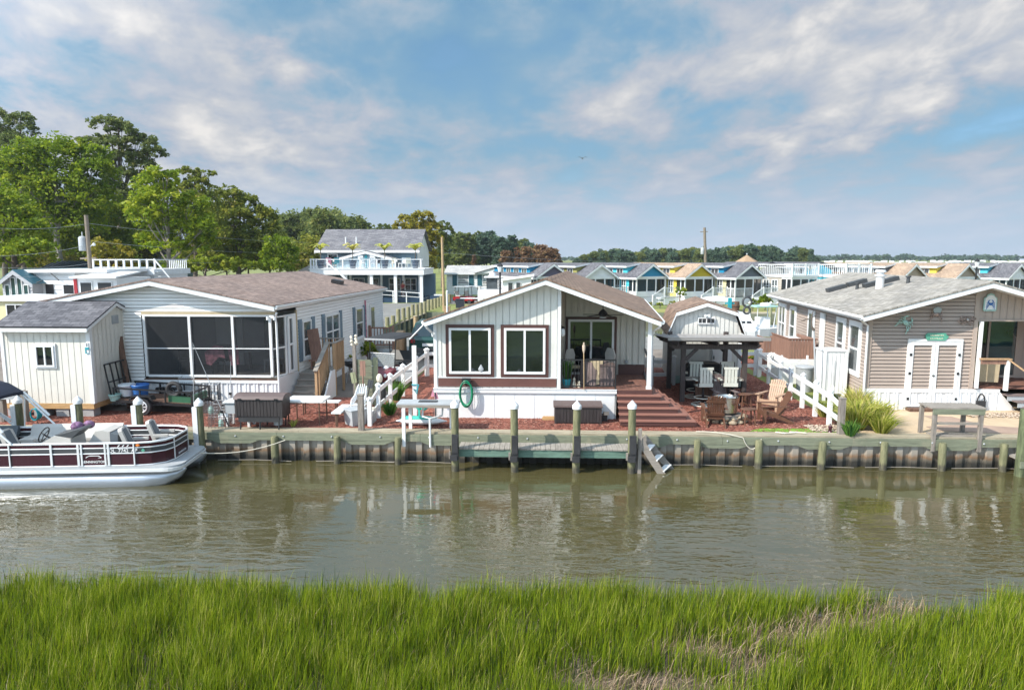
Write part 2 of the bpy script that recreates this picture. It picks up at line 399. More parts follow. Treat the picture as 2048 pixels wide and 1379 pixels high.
w1 = N(nt, 'ShaderNodeTexNoise', i_Scale=2.6, i_Detail=8.0, i_Roughness=.52, i_Distortion=.25); L(nt, pl.outputs[0], w1.inputs[0])
w2 = N(nt, 'ShaderNodeTexNoise', i_Scale=6.2, i_Detail=9.0, i_Roughness=.56, i_Distortion=.25); L(nt, pl.outputs[0], w2.inputs[0])
# warp the cloud positions a little
wz = N(nt, 'ShaderNodeTexNoise', i_Scale=14.0, i_Detail=8.0, i_Roughness=.65)
cmb0 = N(nt, 'ShaderNodeCombineXYZ'); L(nt, az, cmb0.inputs[0]); L(nt, MA('MULTIPLY', el, 1.8), cmb0.inputs[1]); L(nt, cmb0.outputs[0], wz.inputs[0])
sw = N(nt, 'ShaderNodeSeparateColor'); L(nt, wz.outputs['Color'], sw.inputs[0])
azw = MA('MULTIPLY_ADD', MA('SUBTRACT', sw.outputs[0], .5), .085, az); elw2 = MA('MULTIPLY_ADD', MA('SUBTRACT', sw.outputs[1], .5), .05, el)
def blob(px, py, rx, ry, amp, tilt=0.0):
    r = _ray(px, py); l = sqrt(sum(x*x for x in r)); a0 = atan2(r[0], r[1]); e0 = math.asin(r[2]/l)
    da = MA('SUBTRACT', azw, a0); de = MA('SUBTRACT', elw2, e0); k = 1365.0
    if tilt: de = MA('MULTIPLY_ADD', da, -tilt, de)
    q = MA('ADD', MA('POWER', MA('ABSOLUTE', MA('MULTIPLY', da, k/rx)), 2.0), MA('POWER', MA('ABSOLUTE', MA('MULTIPLY', de, k/ry)), 2.0))
    return MA('MULTIPLY', MA('EXPONENT', MA('MULTIPLY', q, -1.0)), amp)
BL = [(580,128,100,34,.62,-.15),(455,120,110,28,.25,0),(60,150,75,45,.5,0),(150,60,160,60,.28,0),(290,65,80,55,.30,0),(60,190,60,25,.2,0),
      (360,265,150,65,.36,0),(500,285,90,35,.28,0),(640,225,200,45,.26,0),(740,280,110,30,.22,0),(160,330,240,90,.20,0),
      (1230,185,110,60,.30,.2),(1400,150,130,60,.26,.25),(1520,130,150,70,.30,.3),(1690,255,160,48,.48,.28),(1590,285,60,30,.36,.2),(1735,280,50,28,.36,.2),
      (1460,290,120,30,.26,.25),(1750,25,150,55,.62,0),(1950,50,100,50,.45,0),(1850,210,28,60,.34,0),(1740,150,130,50,.25,0),(1960,150,130,60,.28,0),
      (2010,275,90,22,.34,.25),(1720,365,90,22,.24,.15),(1240,240,110,25,.22,.1),(1300,110,60,25,.25,0),(520,360,420,60,.16,0),(1150,385,380,14,.16,0),(1600,470,500,40,.12,0),
      (900,160,260,62,-.55,0),(620,30,280,60,-.22,0),(1080,70,200,60,-.2,0),(1180,290,200,26,-.36,0),(1440,40,70,35,.1,0),(1890,275,160,45,-.42,.2),(1350,225,120,26,-.22,.2),
      (1500,245,90,20,-.2,.2),(1780,70,60,25,-.2,0),(120,105,180,22,-.25,0),(330,130,130,40,-.12,0),(860,290,200,22,-.14,0),(1560,375,200,18,-.18,0),(1400,330,60,16,-.1,0)]
acc = None
for b_ in BL:
    o_ = blob(*b_); acc = o_ if acc is None else MA('ADD', acc, o_)
nz = MA('ADD', MA('MULTIPLY', MA('SUBTRACT', w1.outputs[0], .5), 1.15), MA('MULTIPLY', MA('SUBTRACT', w2.outputs[0], .5), .75))
dens = MA('ADD', MA('MULTIPLY', acc, MA('MULTIPLY_ADD', w2.outputs[0], 1.1, .02)), MA('ADD', nz, .425))
# cloud cover: thin veil to thick bright heaps; the sun side of the sky is brighter
cm = ramp(nt, dens, [(.05,(.55,.55,.55)),(.30,(.85,.85,.85)),(.45,(1,1,1))])
ccol = ramp(nt, dens, [(.10,(.12,.255,.365)),(.26,(.17,.30,.405)),(.42,(.265,.355,.445)),(.56,(.345,.385,.455)),(.74,(.44,.455,.485)),(1.0,(.62,.605,.59))])
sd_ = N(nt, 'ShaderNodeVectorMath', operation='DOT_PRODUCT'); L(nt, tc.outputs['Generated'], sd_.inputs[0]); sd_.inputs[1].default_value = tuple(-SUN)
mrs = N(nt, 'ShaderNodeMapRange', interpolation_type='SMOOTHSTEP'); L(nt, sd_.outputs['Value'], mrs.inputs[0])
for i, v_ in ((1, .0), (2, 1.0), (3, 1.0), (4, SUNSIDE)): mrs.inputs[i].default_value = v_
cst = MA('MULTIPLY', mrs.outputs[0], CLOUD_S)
hz_ = N(nt, 'ShaderNodeMapRange', interpolation_type='SMOOTHSTEP'); L(nt, el, hz_.inputs[0])
for i, v_ in ((1, .0), (2, .15), (3, 1.0), (4, 0.0)): hz_.inputs[i].default_value = v_
skm = N(nt, 'ShaderNodeMix', data_type='RGBA', blend_type='MULTIPLY'); skm.inputs[0].default_value = 1.0
L(nt, sky.outputs[0], skm.inputs[6]); skm.inputs[7].default_value = c4(SKY_TINT)
bg.inputs[1].default_value = SKY_S; L(nt, skm.outputs[2], bg.inputs[0])
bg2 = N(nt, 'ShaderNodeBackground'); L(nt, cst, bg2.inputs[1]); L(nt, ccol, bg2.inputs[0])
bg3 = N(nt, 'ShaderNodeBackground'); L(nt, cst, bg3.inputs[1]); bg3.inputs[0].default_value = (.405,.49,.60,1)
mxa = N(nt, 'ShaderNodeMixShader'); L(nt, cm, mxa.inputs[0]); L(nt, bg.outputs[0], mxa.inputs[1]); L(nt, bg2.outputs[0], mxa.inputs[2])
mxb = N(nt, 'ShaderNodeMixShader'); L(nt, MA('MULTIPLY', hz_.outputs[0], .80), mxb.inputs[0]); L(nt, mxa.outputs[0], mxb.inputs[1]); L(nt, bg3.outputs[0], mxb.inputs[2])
L(nt, mxb.outputs[0], nt.nodes['World Output'].inputs[0])

# ================================================================== ground, basin, water
BX0, BX1, BY0, BY1 = -10.6, 70.0, 42.5, 61.0
g = MB()
def sheet(mb, x0, x1, y0, y1, z): mb.poly([(x0,y0,z),(x1,y0,z),(x1,y1,z),(x0,y1,z)])
sheet(g, -900, 900, 18.62, BY0, 0); sheet(g, -900, BX0, BY0, BY1, 0); sheet(g, BX1, 900, BY0, BY1, 0); sheet(g, -900, 900, BY1, 4200, 0)
g.poly([(-900,18.62,0),(900,18.62,0),(900,18.62,-2),(-900,18.62,-2)])
g.build('ground', M['field'], kind='structure')
g = MB(); sheet(g, -60, -5.2, 18.9, 42.2, .004); sheet(g, -5.2, 9, 30, 36.5, .004); g.build('dirt_ground', M['dirt'], kind='structure')
# mulch: reddish bark chips
def mulchmat(name):
    m, nt, bs = newmat(name)
    n1 = N(nt, 'ShaderNodeTexVoronoi', i_Scale=26.0); L(nt, coords(nt, (1,1,1)), n1.inputs[0])
    sepc = N(nt, 'ShaderNodeSeparateColor'); L(nt, n1.outputs['Color'], sepc.inputs[0])
    n2 = N(nt, 'ShaderNodeTexNoise', i_Scale=1.2, i_Detail=7.0, i_Roughness=.7); L(nt, coords(nt), n2.inputs[0])
    c1 = ramp(nt, sepc.outputs[0], [(.0,(.10,.03,.02)),(.4,(.22,.066,.043)),(.75,(.32,.105,.068)),(1.0,(.42,.20,.14))])
    c2 = ramp(nt, n2.outputs[0], [(.3,(.75,.72,.72)),(.7,(1.2,1.2,1.2))])
    L(nt, mixc(nt, 1.0, c1, c2, 'MULTIPLY'), bs.inputs['Base Color']); bs.inputs['Roughness'].default_value = .95
    bp = N(nt, 'ShaderNodeBump', i_Strength=.7, i_Distance=.03); L(nt, n1.outputs['Distance'], bp.inputs['Height']); L(nt, bp.outputs[0], bs.inputs['Normal'])
    return m
M['mulch'] = mulchmat('red_bark_mulch')
g = MB()
sheet(g, -9.6, -4.9, 18.8, 23.2, .010); sheet(g, -4.9, 8.9, 18.8, 30.2, .008); g.poly([(-20,18.75,.012),(-9.6,18.75,.012),(-9.6,20.6,.012),(-20,21.2,.012)])
sheet(g, 9.3, 18.0, 28, 34.5, .008); sheet(g, -4.4, -3.2, 30.2, 36, .009)
g.build('mulch_bed', M['mulch'], kind='structure')
g = MB(); g.poly([(8.95,18.8,.012),(40,18.8,.012),(40,23,.012),(10.2,23,.012)]); g.build('sand_ground', M['sand'], kind='structure')
g = MB(); g.poly([(11.2,19.2,.02),(13.0,18.95,.02),(14.6,19.0,.02),(14.3,19.55,.02),(13.0,19.9,.02),(12.7,21.0,.02),(11.9,21.1,.02),(12.0,19.9,.02),(11.2,19.7,.02)]); g.build('flagstone_path', M['flag'], kind='structure')
g = MB(); g.poly([(1.8,36.3,.012),(60,36.3,.012),(60,42.2,.012),(3,42.2,.012)]); sheet(g, -70, -10.8, 42.25, 72.5, .010); sheet(g, -9.0, 1.8, 33, 42.2, .012); g.build('road', M['asphalt'], kind='structure')
g = MB(); sheet(g, 2, 70, 61.3, 65.5, .010); g.build('lawn', M['lawn'], kind='structure')
g = MB(); sheet(g, -12, 3, 71.5, 82, .012); g.build('dock_yard_ground', M['asphalt'], kind='structure')
g = MB(); g.poly([G(1497,863), G(1680,866), G(1672,858), G(1520,857)]); g.xf = lambda x, y, *z: (x, y, .016)
g.v = [(p[0], p[1], 0) for p in g.v]; g.build('turf_strip', M['turf'], kind='structure')

def chips(name, m, boxes, n, size, hz_=.02):
    """loose chips lying over a bed"""
    vs = []; fs = []; tot = sum((b[1]-b[0])*(b[3]-b[2]) for b in boxes)
    for (x0,x1,y0,y1,z) in boxes:
        k = int(n*(x1-x0)*(y1-y0)/tot)
        for _ in range(k):
            x = RN.uniform(x0,x1); y = RN.uniform(y0,y1); a = RN.uniform(0,pi); l = RN.uniform(*size); q = l*RN.uniform(.3,.6)
            t = RN.uniform(-.5,.5); dx, dy = cos(a), sin(a); i = len(vs)
            vs += [(x-dx*l-dy*q, y-dy*l+dx*q, z+.004), (x+dx*l-dy*q, y+dy*l+dx*q, z+.012+t*hz_), (x+dx*l+dy*q, y+dy*l-dx*q, z+.006), (x-dx*l+dy*q, y-dy*l-dx*q, z+.004+abs(t)*hz_)]
            fs.append((i,i+1,i+2,i+3))
    mb = MB(); mb.v = vs; mb.f = fs
    return mb.build(name, m)
def chipmat():
    m, nt, bs = newmat('mulch_chips')
    wn = N(nt, 'ShaderNodeTexWhiteNoise', noise_dimensions='3D')
    sn = N(nt, 'ShaderNodeVectorMath', operation='SNAP'); sn.inputs[1].default_value = (.08,.08,10); L(nt, N(nt,'ShaderNodeNewGeometry').outputs['Position'], sn.inputs[0]); L(nt, sn.outputs[0], wn.inputs[0])
    L(nt, ramp(nt, wn.outputs[0], [(0,(.07,.022,.016)),(.5,(.22,.075,.052)),(.85,(.36,.14,.10)),(1,(.48,.28,.21))]), bs.inputs['Base Color']); bs.inputs['Roughness'].default_value = .9
    return m
tag(chips('mulch_chips', chipmat(), [(-9,-4.9,18.9,22,.012),(-4.8,8.8,18.85,21.0,.010),(4.8,8.9,21,27,.010),(-15,-9.2,18.8,20.4,.014)], 26000, (.012,.034)), 'loose reddish bark mulch chips strewn over the waterfront yards', 'mulch', kind='stuff')
tag(chips('pebbles', M['pebble'], [(7.7,8.75,18.95,19.7,.03),(13.2,15.4,20.9,21.5,.03)], 1300, (.015,.045), .05), 'pale pebbles scattered by the white fence end and the steps', 'pebbles', kind='stuff')

# water
m, nt2, bs = newmat('canal_water')
cs = N(nt2, 'ShaderNodeNewGeometry').outputs['Position']
def wave(sx, sy, rot, detail, rough_=.5, dist=0.0):
    mp = N(nt2, 'ShaderNodeMapping'); mp.inputs['Scale'].default_value = (sx, sy, 1); mp.inputs['Rotation'].default_value = (0,0,rot); L(nt2, cs, mp.inputs[0])
    n_ = N(nt2, 'ShaderNodeTexNoise', i_Scale=1.0, i_Detail=detail, i_Roughness=rough_, i_Distortion=dist); L(nt2, mp.outputs[0], n_.inputs[0]); return n_.outputs[0]
def M2(op, a, b):
    k = N(nt2, 'ShaderNodeMath', operation=op)
    for i, x in enumerate((a, b)):
        if hasattr(x, 'links'): L(nt2, x, k.inputs[i])
        else: k.inputs[i].default_value = x
    return k.outputs[0]
calm = ramp(nt2, wave(.16, .30, .2, 3.0), [(.34,(.05,.05,.05)),(.48,(.45,.45,.45)),(.66,(1,1,1))])
sepw = N(nt2, 'ShaderNodeSeparateXYZ'); L(nt2, cs, sepw.inputs[0])
mr = N(nt2, 'ShaderNodeMapRange'); L(nt2, sepw.outputs[1], mr.inputs[0])
for i, v_ in ((1, 18.3), (2, 14.0), (3, .10), (4, 1.0)): mr.inputs[i].default_value = v_
hgt = M2('ADD', M2('ADD', M2('MULTIPLY', wave(1.3, 4.6, .38, 3.0, .5, .5), 1.0), M2('MULTIPLY', wave(1.6, 3.6, -.45, 3.0, .5, .6), .6)), M2('MULTIPLY', wave(5, 11, .15, 2.0), .16))
hgt = M2('MULTIPLY', M2('MULTIPLY', hgt, calm), mr.outputs[0])
bp = N(nt2, 'ShaderNodeBump', i_Strength=WAVE, i_Distance=.2); L(nt2, hgt, bp.inputs['Height']); L(nt2, bp.outputs[0], bs.inputs['Normal'])
L(nt2, ramp(nt2, wave(.12,.2,.1,4.0), [(.3,(.060,.053,.020)),(.7,(.084,.074,.031))]), bs.inputs['Base Color'])
bs.inputs['Roughness'].default_value = .03; bs.inputs['IOR'].default_value = WIOR
M['water'] = m
g = MB(); sheet(g, -200, 200, 9.0, 18.62, -.85); sheet(g, BX0, BX1, BY0, BY1, -.85); g.build('water', m, kind='structure')
g = MB(); g.poly([(BX0,BY0,0),(BX1,BY0,0),(BX1,BY0,-1.5),(BX0,BY0,-1.5)]); g.poly([(BX1,BY0,0),(BX1,BY1,0),(BX1,BY1,-1.5),(BX1,BY0,-1.5)])
g.poly([(BX0,BY1,0),(BX1,BY1,0),(BX1,BY1,-1.5),(BX0,BY1,-1.5)]); g.poly([(BX0,BY0,0),(BX0,BY1,0),(BX0,BY1,-1.5),(BX0,BY0,-1.5)])
g.build('basin_bank', M['treated'], kind='structure')

# marsh: ground sheet, living grass, dead grass
def edge(x): return 10.52+.16*sin(x*.9+.5)+.12*sin(x*2.3+1)+.08*sin(x*5.1)-.8*math.exp(-((x-6.45)/.45)**2)+.25*math.exp(-((x-4.9)/.9)**2)-.2*math.exp(-((x-2.9)/.6)**2)
ys = [(-90,-.35),(-20,-.4),(0,-.45),(4,-.48),(6,-.50),(7.5,-.52),(8.5,-.55),(9.3,-.58),(10.0,-.62)]
xs = [-160,-60,-30]+[i*.5 for i in range(-40,41)]+[30,60,160]
vs = []; fs = []; nr = len(ys)+4
for x in xs:
    for y, z in ys: vs.append((x,y,z+.03*sin(x*1.7+y*2.1)+.02*sin(x*4.3-y*3)))
    e = edge(max(-20,min(20,x)))
    for dy, z in ((-.25,-.68),(0,-.80),(.3,-.97),(1.2,-1.6)): vs.append((x,e+dy,z))
for i in range(len(xs)-1):
    for j in range(nr-1): a = i*nr+j; fs.append((a,a+nr,a+nr+1,a+1))
mb = MB(); mb.v = vs; mb.f = fs; mb.build('marsh_ground', M['mud'], sm=True, kind='structure')
g = MB(); sheet(g, -160, 160, -90, 5.0, -.33); g.build('marsh_meadow', M['marsh_far'], kind='structure')
def blades(name, m, x, y, z, h, wd, lean, tint):
    n = len(x); a = NP.uniform(0, 2*pi, n); la = NP.uniform(0, 2*pi, n)
    la = np.where(NP.random(n) < .55, NP.normal(.3, .7, n), la)
    dx, dy = np.cos(a)*wd, np.sin(a)*wd; lx, ly = np.cos(la)*lean*h, np.sin(la)*lean*h
    hz2 = h*np.sqrt(np.maximum(.05, 1-np.minimum(lean,.97)**2))
    P = np.zeros((n,5,3))
    P[:,0] = np.stack([x-dx,y-dy,z],1); P[:,1] = np.stack([x+dx,y+dy,z],1)
    P[:,2] = np.stack([x-dx*.8+lx*.3,y-dy*.8+ly*.3,z+hz2*.55],1); P[:,3] = np.stack([x+dx*.8+lx*.3,y+dy*.8+ly*.3,z+hz2*.55],1)
    P[:,4] = np.stack([x+lx,y+ly,z+hz2],1)
    me = bpy.data.meshes.new(name); me.vertices.add(n*5); me.vertices.foreach_set('co', P.ravel())
    base = np.arange(n)*5
    li = np.stack([base,base+1,base+3,base+2,base+2,base+3,base+4],1).ravel()
    ls = np.stack([np.arange(n)*7,np.arange(n)*7+4],1).ravel(); lt = np.tile([4,3],n)
    me.loops.add(n*7); me.loops.foreach_set('vertex_index', li.astype(np.int32))
    me.polygons.add(n*2); me.polygons.foreach_set('loop_start', ls.astype(np.int32)); me.polygons.foreach_set('loop_total', lt.astype(np.int32))
    me.update(calc_edges=True)
    at = me.attributes.new('tint','FLOAT','POINT'); at.data.foreach_set('value', np.repeat(tint,5).astype(np.float32))
    me.materials.append(m); o = bpy.data.objects.new(name, me); C.objects.link(o); return o
def vnoise(x, y, s, seed):
    v = np.zeros_like(x)
    r = np.random.default_rng(seed)
    for k in range(5):
        f = s*1.9**k; a, b_, c_, d_ = r.uniform(0,6.28,4)
        v += (np.sin(x*f+a+1.3*np.sin(y*f*.7+b_))*np.sin(y*f*1.1+c_+1.1*np.sin(x*f*.8+d_)))/1.6**k
    return v/2.2
DEAD = []
for (px, py, rx, ry) in [(1290,1372,.95,.25),(1400,1305,.75,.22),(1560,1270,.7,.24),(1680,1240,.65,.28),(1780,1215,.5,.32),(1840,1200,.4,.34),(1540,1330,.5,.15)]:
    x0, y0 = G(px, py, -.45); DEAD.append((x0, y0, rx, ry))
n = 360000
y = NP.uniform(5.6, 11.4, n); x = NP.uniform(-1,1,n)*(.80*y+3.0)
ed = np.array([edge(t) for t in np.linspace(-16,16,800)]); ee = np.interp(x, np.linspace(-16,16,800), ed)
dd = np.zeros(n)
for x0,y0,rx,ry in DEAD: dd = np.maximum(dd, np.exp(-(((x-x0)/rx)**2+((y-y0)/ry)**2)))
dd = dd+.28*vnoise(x,y,2.4,3)
cl = vnoise(x,y,3.2,4)
keep = (y < ee+NP.normal(0,.10,n)) & (NP.random(n) < np.clip(.60+.38*cl-1.25*np.clip(dd,0,1)-.15*np.clip((8.2-y),0,1),.03,1)) & (y > 6.2)
xk, yk, ck, dk = x[keep], y[keep], cl[keep], dd[keep]; n = len(xk)
zk = -.56-.10*np.clip(yk-9.3,0,2)-np.clip(yk-10.6,0,1)*.5
hk = np.clip(NP.normal(.37,.11,n)+.13*ck-.15*np.clip(dk,0,1)-.05*np.clip((yk-9.8)/.9,0,1),.12,.75)
tk = np.clip(.50+.20*ck+NP.normal(0,.27,n)-.10*np.clip(dk,0,1),0,1)
M['marsh'] = leafmat('marsh_grass_blades', [(.0,(.03,.06,.012)),(.25,(.10,.165,.012)),(.55,(.22,.30,.012)),(.8,(.35,.40,.026)),(1,(.52,.46,.16))], .45, .5)
tag(blades('marsh_grass', M['marsh'], xk, yk, zk, hk, NP.uniform(.0030,.0068,n), np.abs(NP.normal(.16,.14,n)), tk), 'bright green marsh grass along the near canal bank', 'marsh grass', kind='stuff')
n = 90000
y = NP.uniform(5.8, 11.1, n); x = NP.uniform(-1,1,n)*(.80*y+3.0); ee = np.interp(x, np.linspace(-16,16,800), ed)
dd = np.zeros(n)
for x0,y0,rx,ry in DEAD: dd = np.maximum(dd, np.exp(-(((x-x0)/rx)**2+((y-y0)/ry)**2)))
dd = dd+.28*vnoise(x,y,2.4,3)
keep = (y < ee) & (NP.random(n) < np.clip(.13+.9*np.clip(dd,0,1)+.2*np.clip(8.0-y,0,1),0,1))
xk, yk = x[keep], y[keep]; n = len(xk)
zk = -.56-.10*np.clip(yk-9.3,0,2)+NP.uniform(0,.10,n)
M['dead_grass'] = leafmat('dead_grass_straw', [(0,(.10,.065,.04)),(.35,(.22,.155,.10)),(.7,(.36,.26,.18)),(1,(.48,.39,.26))], .25, .8)
tag(blades('dead_grass', M['dead_grass'], xk, yk, zk, NP.uniform(.12,.36,n), NP.uniform(.003,.006,n), np.clip(NP.normal(.75,.25,n),.1,.97), NP.random(n)), 'matted dry straw coloured grass at the marsh edge in front', 'dry grass', kind='stuff')

# ================================================================== bulkhead, pilings, dock
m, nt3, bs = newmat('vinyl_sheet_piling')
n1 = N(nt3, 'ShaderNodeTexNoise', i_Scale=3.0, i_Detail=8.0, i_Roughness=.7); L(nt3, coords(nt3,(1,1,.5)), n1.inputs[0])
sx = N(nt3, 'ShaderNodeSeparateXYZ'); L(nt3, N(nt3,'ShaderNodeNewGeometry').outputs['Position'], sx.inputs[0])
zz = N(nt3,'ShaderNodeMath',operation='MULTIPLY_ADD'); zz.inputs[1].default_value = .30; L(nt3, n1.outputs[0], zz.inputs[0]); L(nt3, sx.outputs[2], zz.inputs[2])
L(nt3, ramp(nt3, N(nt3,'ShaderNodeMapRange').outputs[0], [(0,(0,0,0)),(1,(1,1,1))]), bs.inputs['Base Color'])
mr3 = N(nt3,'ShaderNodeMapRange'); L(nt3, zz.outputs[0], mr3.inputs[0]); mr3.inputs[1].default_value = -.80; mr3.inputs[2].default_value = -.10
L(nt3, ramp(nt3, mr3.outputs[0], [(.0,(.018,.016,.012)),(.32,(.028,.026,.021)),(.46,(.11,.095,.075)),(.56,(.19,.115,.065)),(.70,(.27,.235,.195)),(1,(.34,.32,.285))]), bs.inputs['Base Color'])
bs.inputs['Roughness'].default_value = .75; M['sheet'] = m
BW = thing('bulkhead', 'timber capped bulkhead with corrugated sheeting along the canal', 'bulkhead', (0,18.5,-.9))
WX0, WX1 = -24.0, 34.0
mb = MB(); z0 = .9
x = WX0
while x < WX1:
    e = min(x+RN.uniform(2.8,4.2), WX1); mb.b(x+.004, e-.004, .0, .17, z0-.03, z0+.022+RN.uniform(0,.004)); mb.b(x+.004, e-.004, .178, .36, z0-.03, z0+.022+RN.uniform(0,.004)); x = e
mb.build('cap_board', M['treated_cap'], BW)
mb = MB(); x = WX0
while x < WX1:
    e = min(x+RN.uniform(3.2,4.8), WX1); mb.b(x+.004, e-.004, -.075, -.004, z0-.235, z0-.034); x = e
mb.build('waler_beam', M['treated'], BW)
mb = MB()
for xc in (-12.5,-8.55,-4.75,-2.55,2.9,5.1,7.8,11.2,16):
    mb = MB(); mb.pxz([(xc-.75,.67),(xc+.75,.67),(xc+.45,.56),(xc-.45,.56)], -.068, -.006); mb.build('splice_plate', M['treated'], BW)
mb = MB(); pts = []; x = WX0; 
while x < WX1:
    pts += [(x,.09),(x+.16,.09),(x+.20,-.0),(x+.36,-.0),(x+.40,.09)]; x += .40
for (a,d1),(b_,d2) in zip(pts, pts[1:]):
    if b_ > a: mb.poly([(a,d1,-.6),(b_,d2,-.6),(b_,d2,z0-.05),(a,d1,z0-.05)])
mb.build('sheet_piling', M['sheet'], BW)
mb = MB()
for i in range(24): mb = MB(); mb.ball((-8.5+i*1.37, -.082, z0-.12+RN.uniform(-.02,.02)), .025, 5); mb.build('bolt_head', M['plastic_grey'], BW)
# thin drift line pipe at the waterline
mb = MB()
for a, b_ in ((-9.0,-6.9),(-6.2,-4.0),(-4.2,-2.4),(3.3,5.6),(5.9,8.6),(8.9,11.0),(11.2,13.6)):
    mb = MB(); mb.tube([(a,-.16,.10),((a+b_)/2,-.14,.115),(b_,-.17,.09)], .009, 6); mb.build('waterline_pipe', M['grey_wood'], BW)
PILE = M['pile'] = None
m, nt3, bs = newmat('piling_timber')
n1 = N(nt3, 'ShaderNodeTexNoise', i_Scale=5.0, i_Detail=8.0, i_Roughness=.7); L(nt3, coords(nt3,(3,3,.5)), n1.inputs[0])
base = ramp(nt3, n1.outputs[0], [(.25,(.055,.06,.03)),(.5,(.15,.15,.08)),(.75,(.27,.24,.14))])
sx = N(nt3, 'ShaderNodeSeparateXYZ'); L(nt3, N(nt3,'ShaderNodeNewGeometry').outputs['Position'], sx.inputs[0])
mr3 = N(nt3,'ShaderNodeMapRange'); L(nt3, sx.outputs[2], mr3.inputs[0]); mr3.inputs[1].default_value = -.72; mr3.inputs[2].default_value = -.45
dk_ = N(nt3,'ShaderNodeMath',operation='ADD'); L(nt3, mr3.outputs[0], dk_.inputs[0]); L(nt3, n1.outputs[0], dk_.inputs[1])
L(nt3, mixc(nt3, ramp(nt3, dk_.outputs[0], [(.45,(0,0,0)),(.85,(1,1,1))]), (.05,.045,.035), base), bs.inputs['Base Color']); bs.inputs['Roughness'].default_value = .85
bp = N(nt3,'ShaderNodeBump',i_Strength=.5,i_Distance=.02); L(nt3, n1.outputs[0], bp.inputs['Height']); L(nt3, bp.outputs[0], bs.inputs['Normal'])
M['pile'] = m
def place_at(px, Y, z=0): return (D(px, 900, Y)[0], Y, z)
first = None; k = 0
xsb = [551,673,795,1395,1518,1642,1767,1887,2008]
for i, px in enumerate(xsb):
    lb = ('short weathered piling against the bulkhead, %s left of the dock' % ['third','second','nearest one'][i]) if i < 3 else ('short weathered piling against the bulkhead, %s right of the dock steps' % ORD[i-3])
    loc = place_at(px, 18.30, -1.6)
    if first is None:
        mb = MB(); mb.lathe([(.10,0),(.098,1.2),(.094,1.50),(.07,1.53)], n=14); first = mb.build('bulkhead_piling', m, sm=True); first.location = loc
        o = first
    else: o = dup(first, loc, RN.uniform(0,6))
    o.scale = (RN.uniform(.93,1.07),)*2+(RN.uniform(.985,1.015),)
    o.rotation_euler = (RN.uniform(-.025,.025),RN.uniform(-.03,.03),o.rotation_euler.z)
    tag(o, lb, 'piling', 'short pilings along the bulkhead')
# dock
DK = thing('dock', 'narrow weathered timber dock between four capped pilings', 'dock', (0,17.9,-.85))
dx0, dx1 = D(918,895,17.95)[0], D(1262,895,17.95)[0]; dz = D(1090,897,17.82)[1]+.85
mb = MB(); x = dx0
while x < dx1:
    e = min(x+.138, dx1); mb.b(x, e-.008, -.08+RN.uniform(-.012,.012), .52, dz-.04, dz+RN.uniform(0,.006)); x = e
mb.build('dock_board', M['grey_wood_y'], DK)
mb = MB(); mb.b(dx0-.05, dx1+.05, -.05, -.005, dz-.25, dz-.045); mb.build('rim_beam', M['dock_green'], DK)
for i in range(9): mb = MB(); xx = dx0+.1+i*(dx1-dx0-.2)/8; mb.b(xx-.02,xx+.02,-.004,.5,dz-.2,dz-.042); mb.build('joist', M['treated_v'], DK)
def cap_piling(loc, ztop, label, group, sleeve=False, bumper=False, r=.105):
    t = thing('capped_piling', label, 'piling', loc, 0, group); t.rotation_euler = (RN.uniform(-.006,.006),RN.uniform(-.012,.012),0); h = ztop-loc[2]
    mb = MB(); mb.lathe([(r,0),(r*.97,h*.6),(r*.94,h-.12)], n=16); mb.build('post', M['pile'], t, True)
    mb = MB(); mb.lathe([(r*1.16,h-.22),(r*1.18,h-.13),(r*1.12,h-.12),(.01,h)], n=18); mb.build('pointed_cap', M['plastic_white'], t, True)
    if sleeve:
        mb = MB(); mb.b(-r*1.45,-r*.15,-r*1.12,-r*.2,.55,h-.25); mb.build('guide_strip', M['plastic_white'], t)
    if bumper:
        mb = MB(); mb.b(-r*.7,r*1.0,-r*1.5,-r*.8,h-1.62,h-.93); mb.b(-r*.55,r*.85,-r*1.75,-r*1.45,h-1.42,h-1.0); mb.cb((-r*.2,-r*1.55,h-1.56),(r*1.8,r*.9,.14)); mb.build('rubber_bumper', M['rubber'], t)
        mb = MB(); mb.cb((-r*1.25,-r*.9,h-1.5),(.05,.06,.2)); mb.build('timber_cleat', M['grey_wood_v'], t)
    return t
for i, (px, tp) in enumerate([(910,798),(1030,800),(1152,801),(1264,800)]):
    cap_piling(place_at(px,17.76,-1.7), D(px,tp,17.76)[1], 'dock piling with white cone cap and black bumper, %s along the dock from the boat' % ORD[i], 'capped dock pilings', bumper=True)
for i, (px, tp) in enumerate([(45,790),(164,791),(284,792),(404,795)]):
    cap_piling(place_at(px,18.25,-1.7), D(px,tp,18.25)[1], ['white stripped piling behind the boat helm below the canvas top','white stripped piling in front of the cream shed window wall','white stripped piling in front of the green trailer','white stripped piling standing in the water off the boat bow'][i], 'capped pilings beside the pontoon boat', sleeve=True)
# end piling right with its little dock
t = thing('mooring_piling', 'tall green stained piling at the right end of the bulkhead', 'piling', place_at(2043,17.9,-1.7))
mb = MB(); mb.lathe([(.12,0),(.115,1.3),(.11,D(2043,818,17.9)[1]+1.7)], n=16); mb.build('post', wood('green_stained_timber',(.11,.13,.065),'z',.8,.5), t, True)
t = thing('small_dock', 'end of a small grey dock at the right bulkhead', 'dock', place_at(2030,18.1,-.85))
mb = MB()
for i in range(6): mb.b(-.02+i*.15,.12+i*.15,-.3,.3,.42,.46)
mb.build('dock_board', M['grey_wood_y'], t); mb = MB(); mb.b(-.05,1.2,-.34,-.29,.24,.415); mb.build('rim_beam', M['treated'], t)
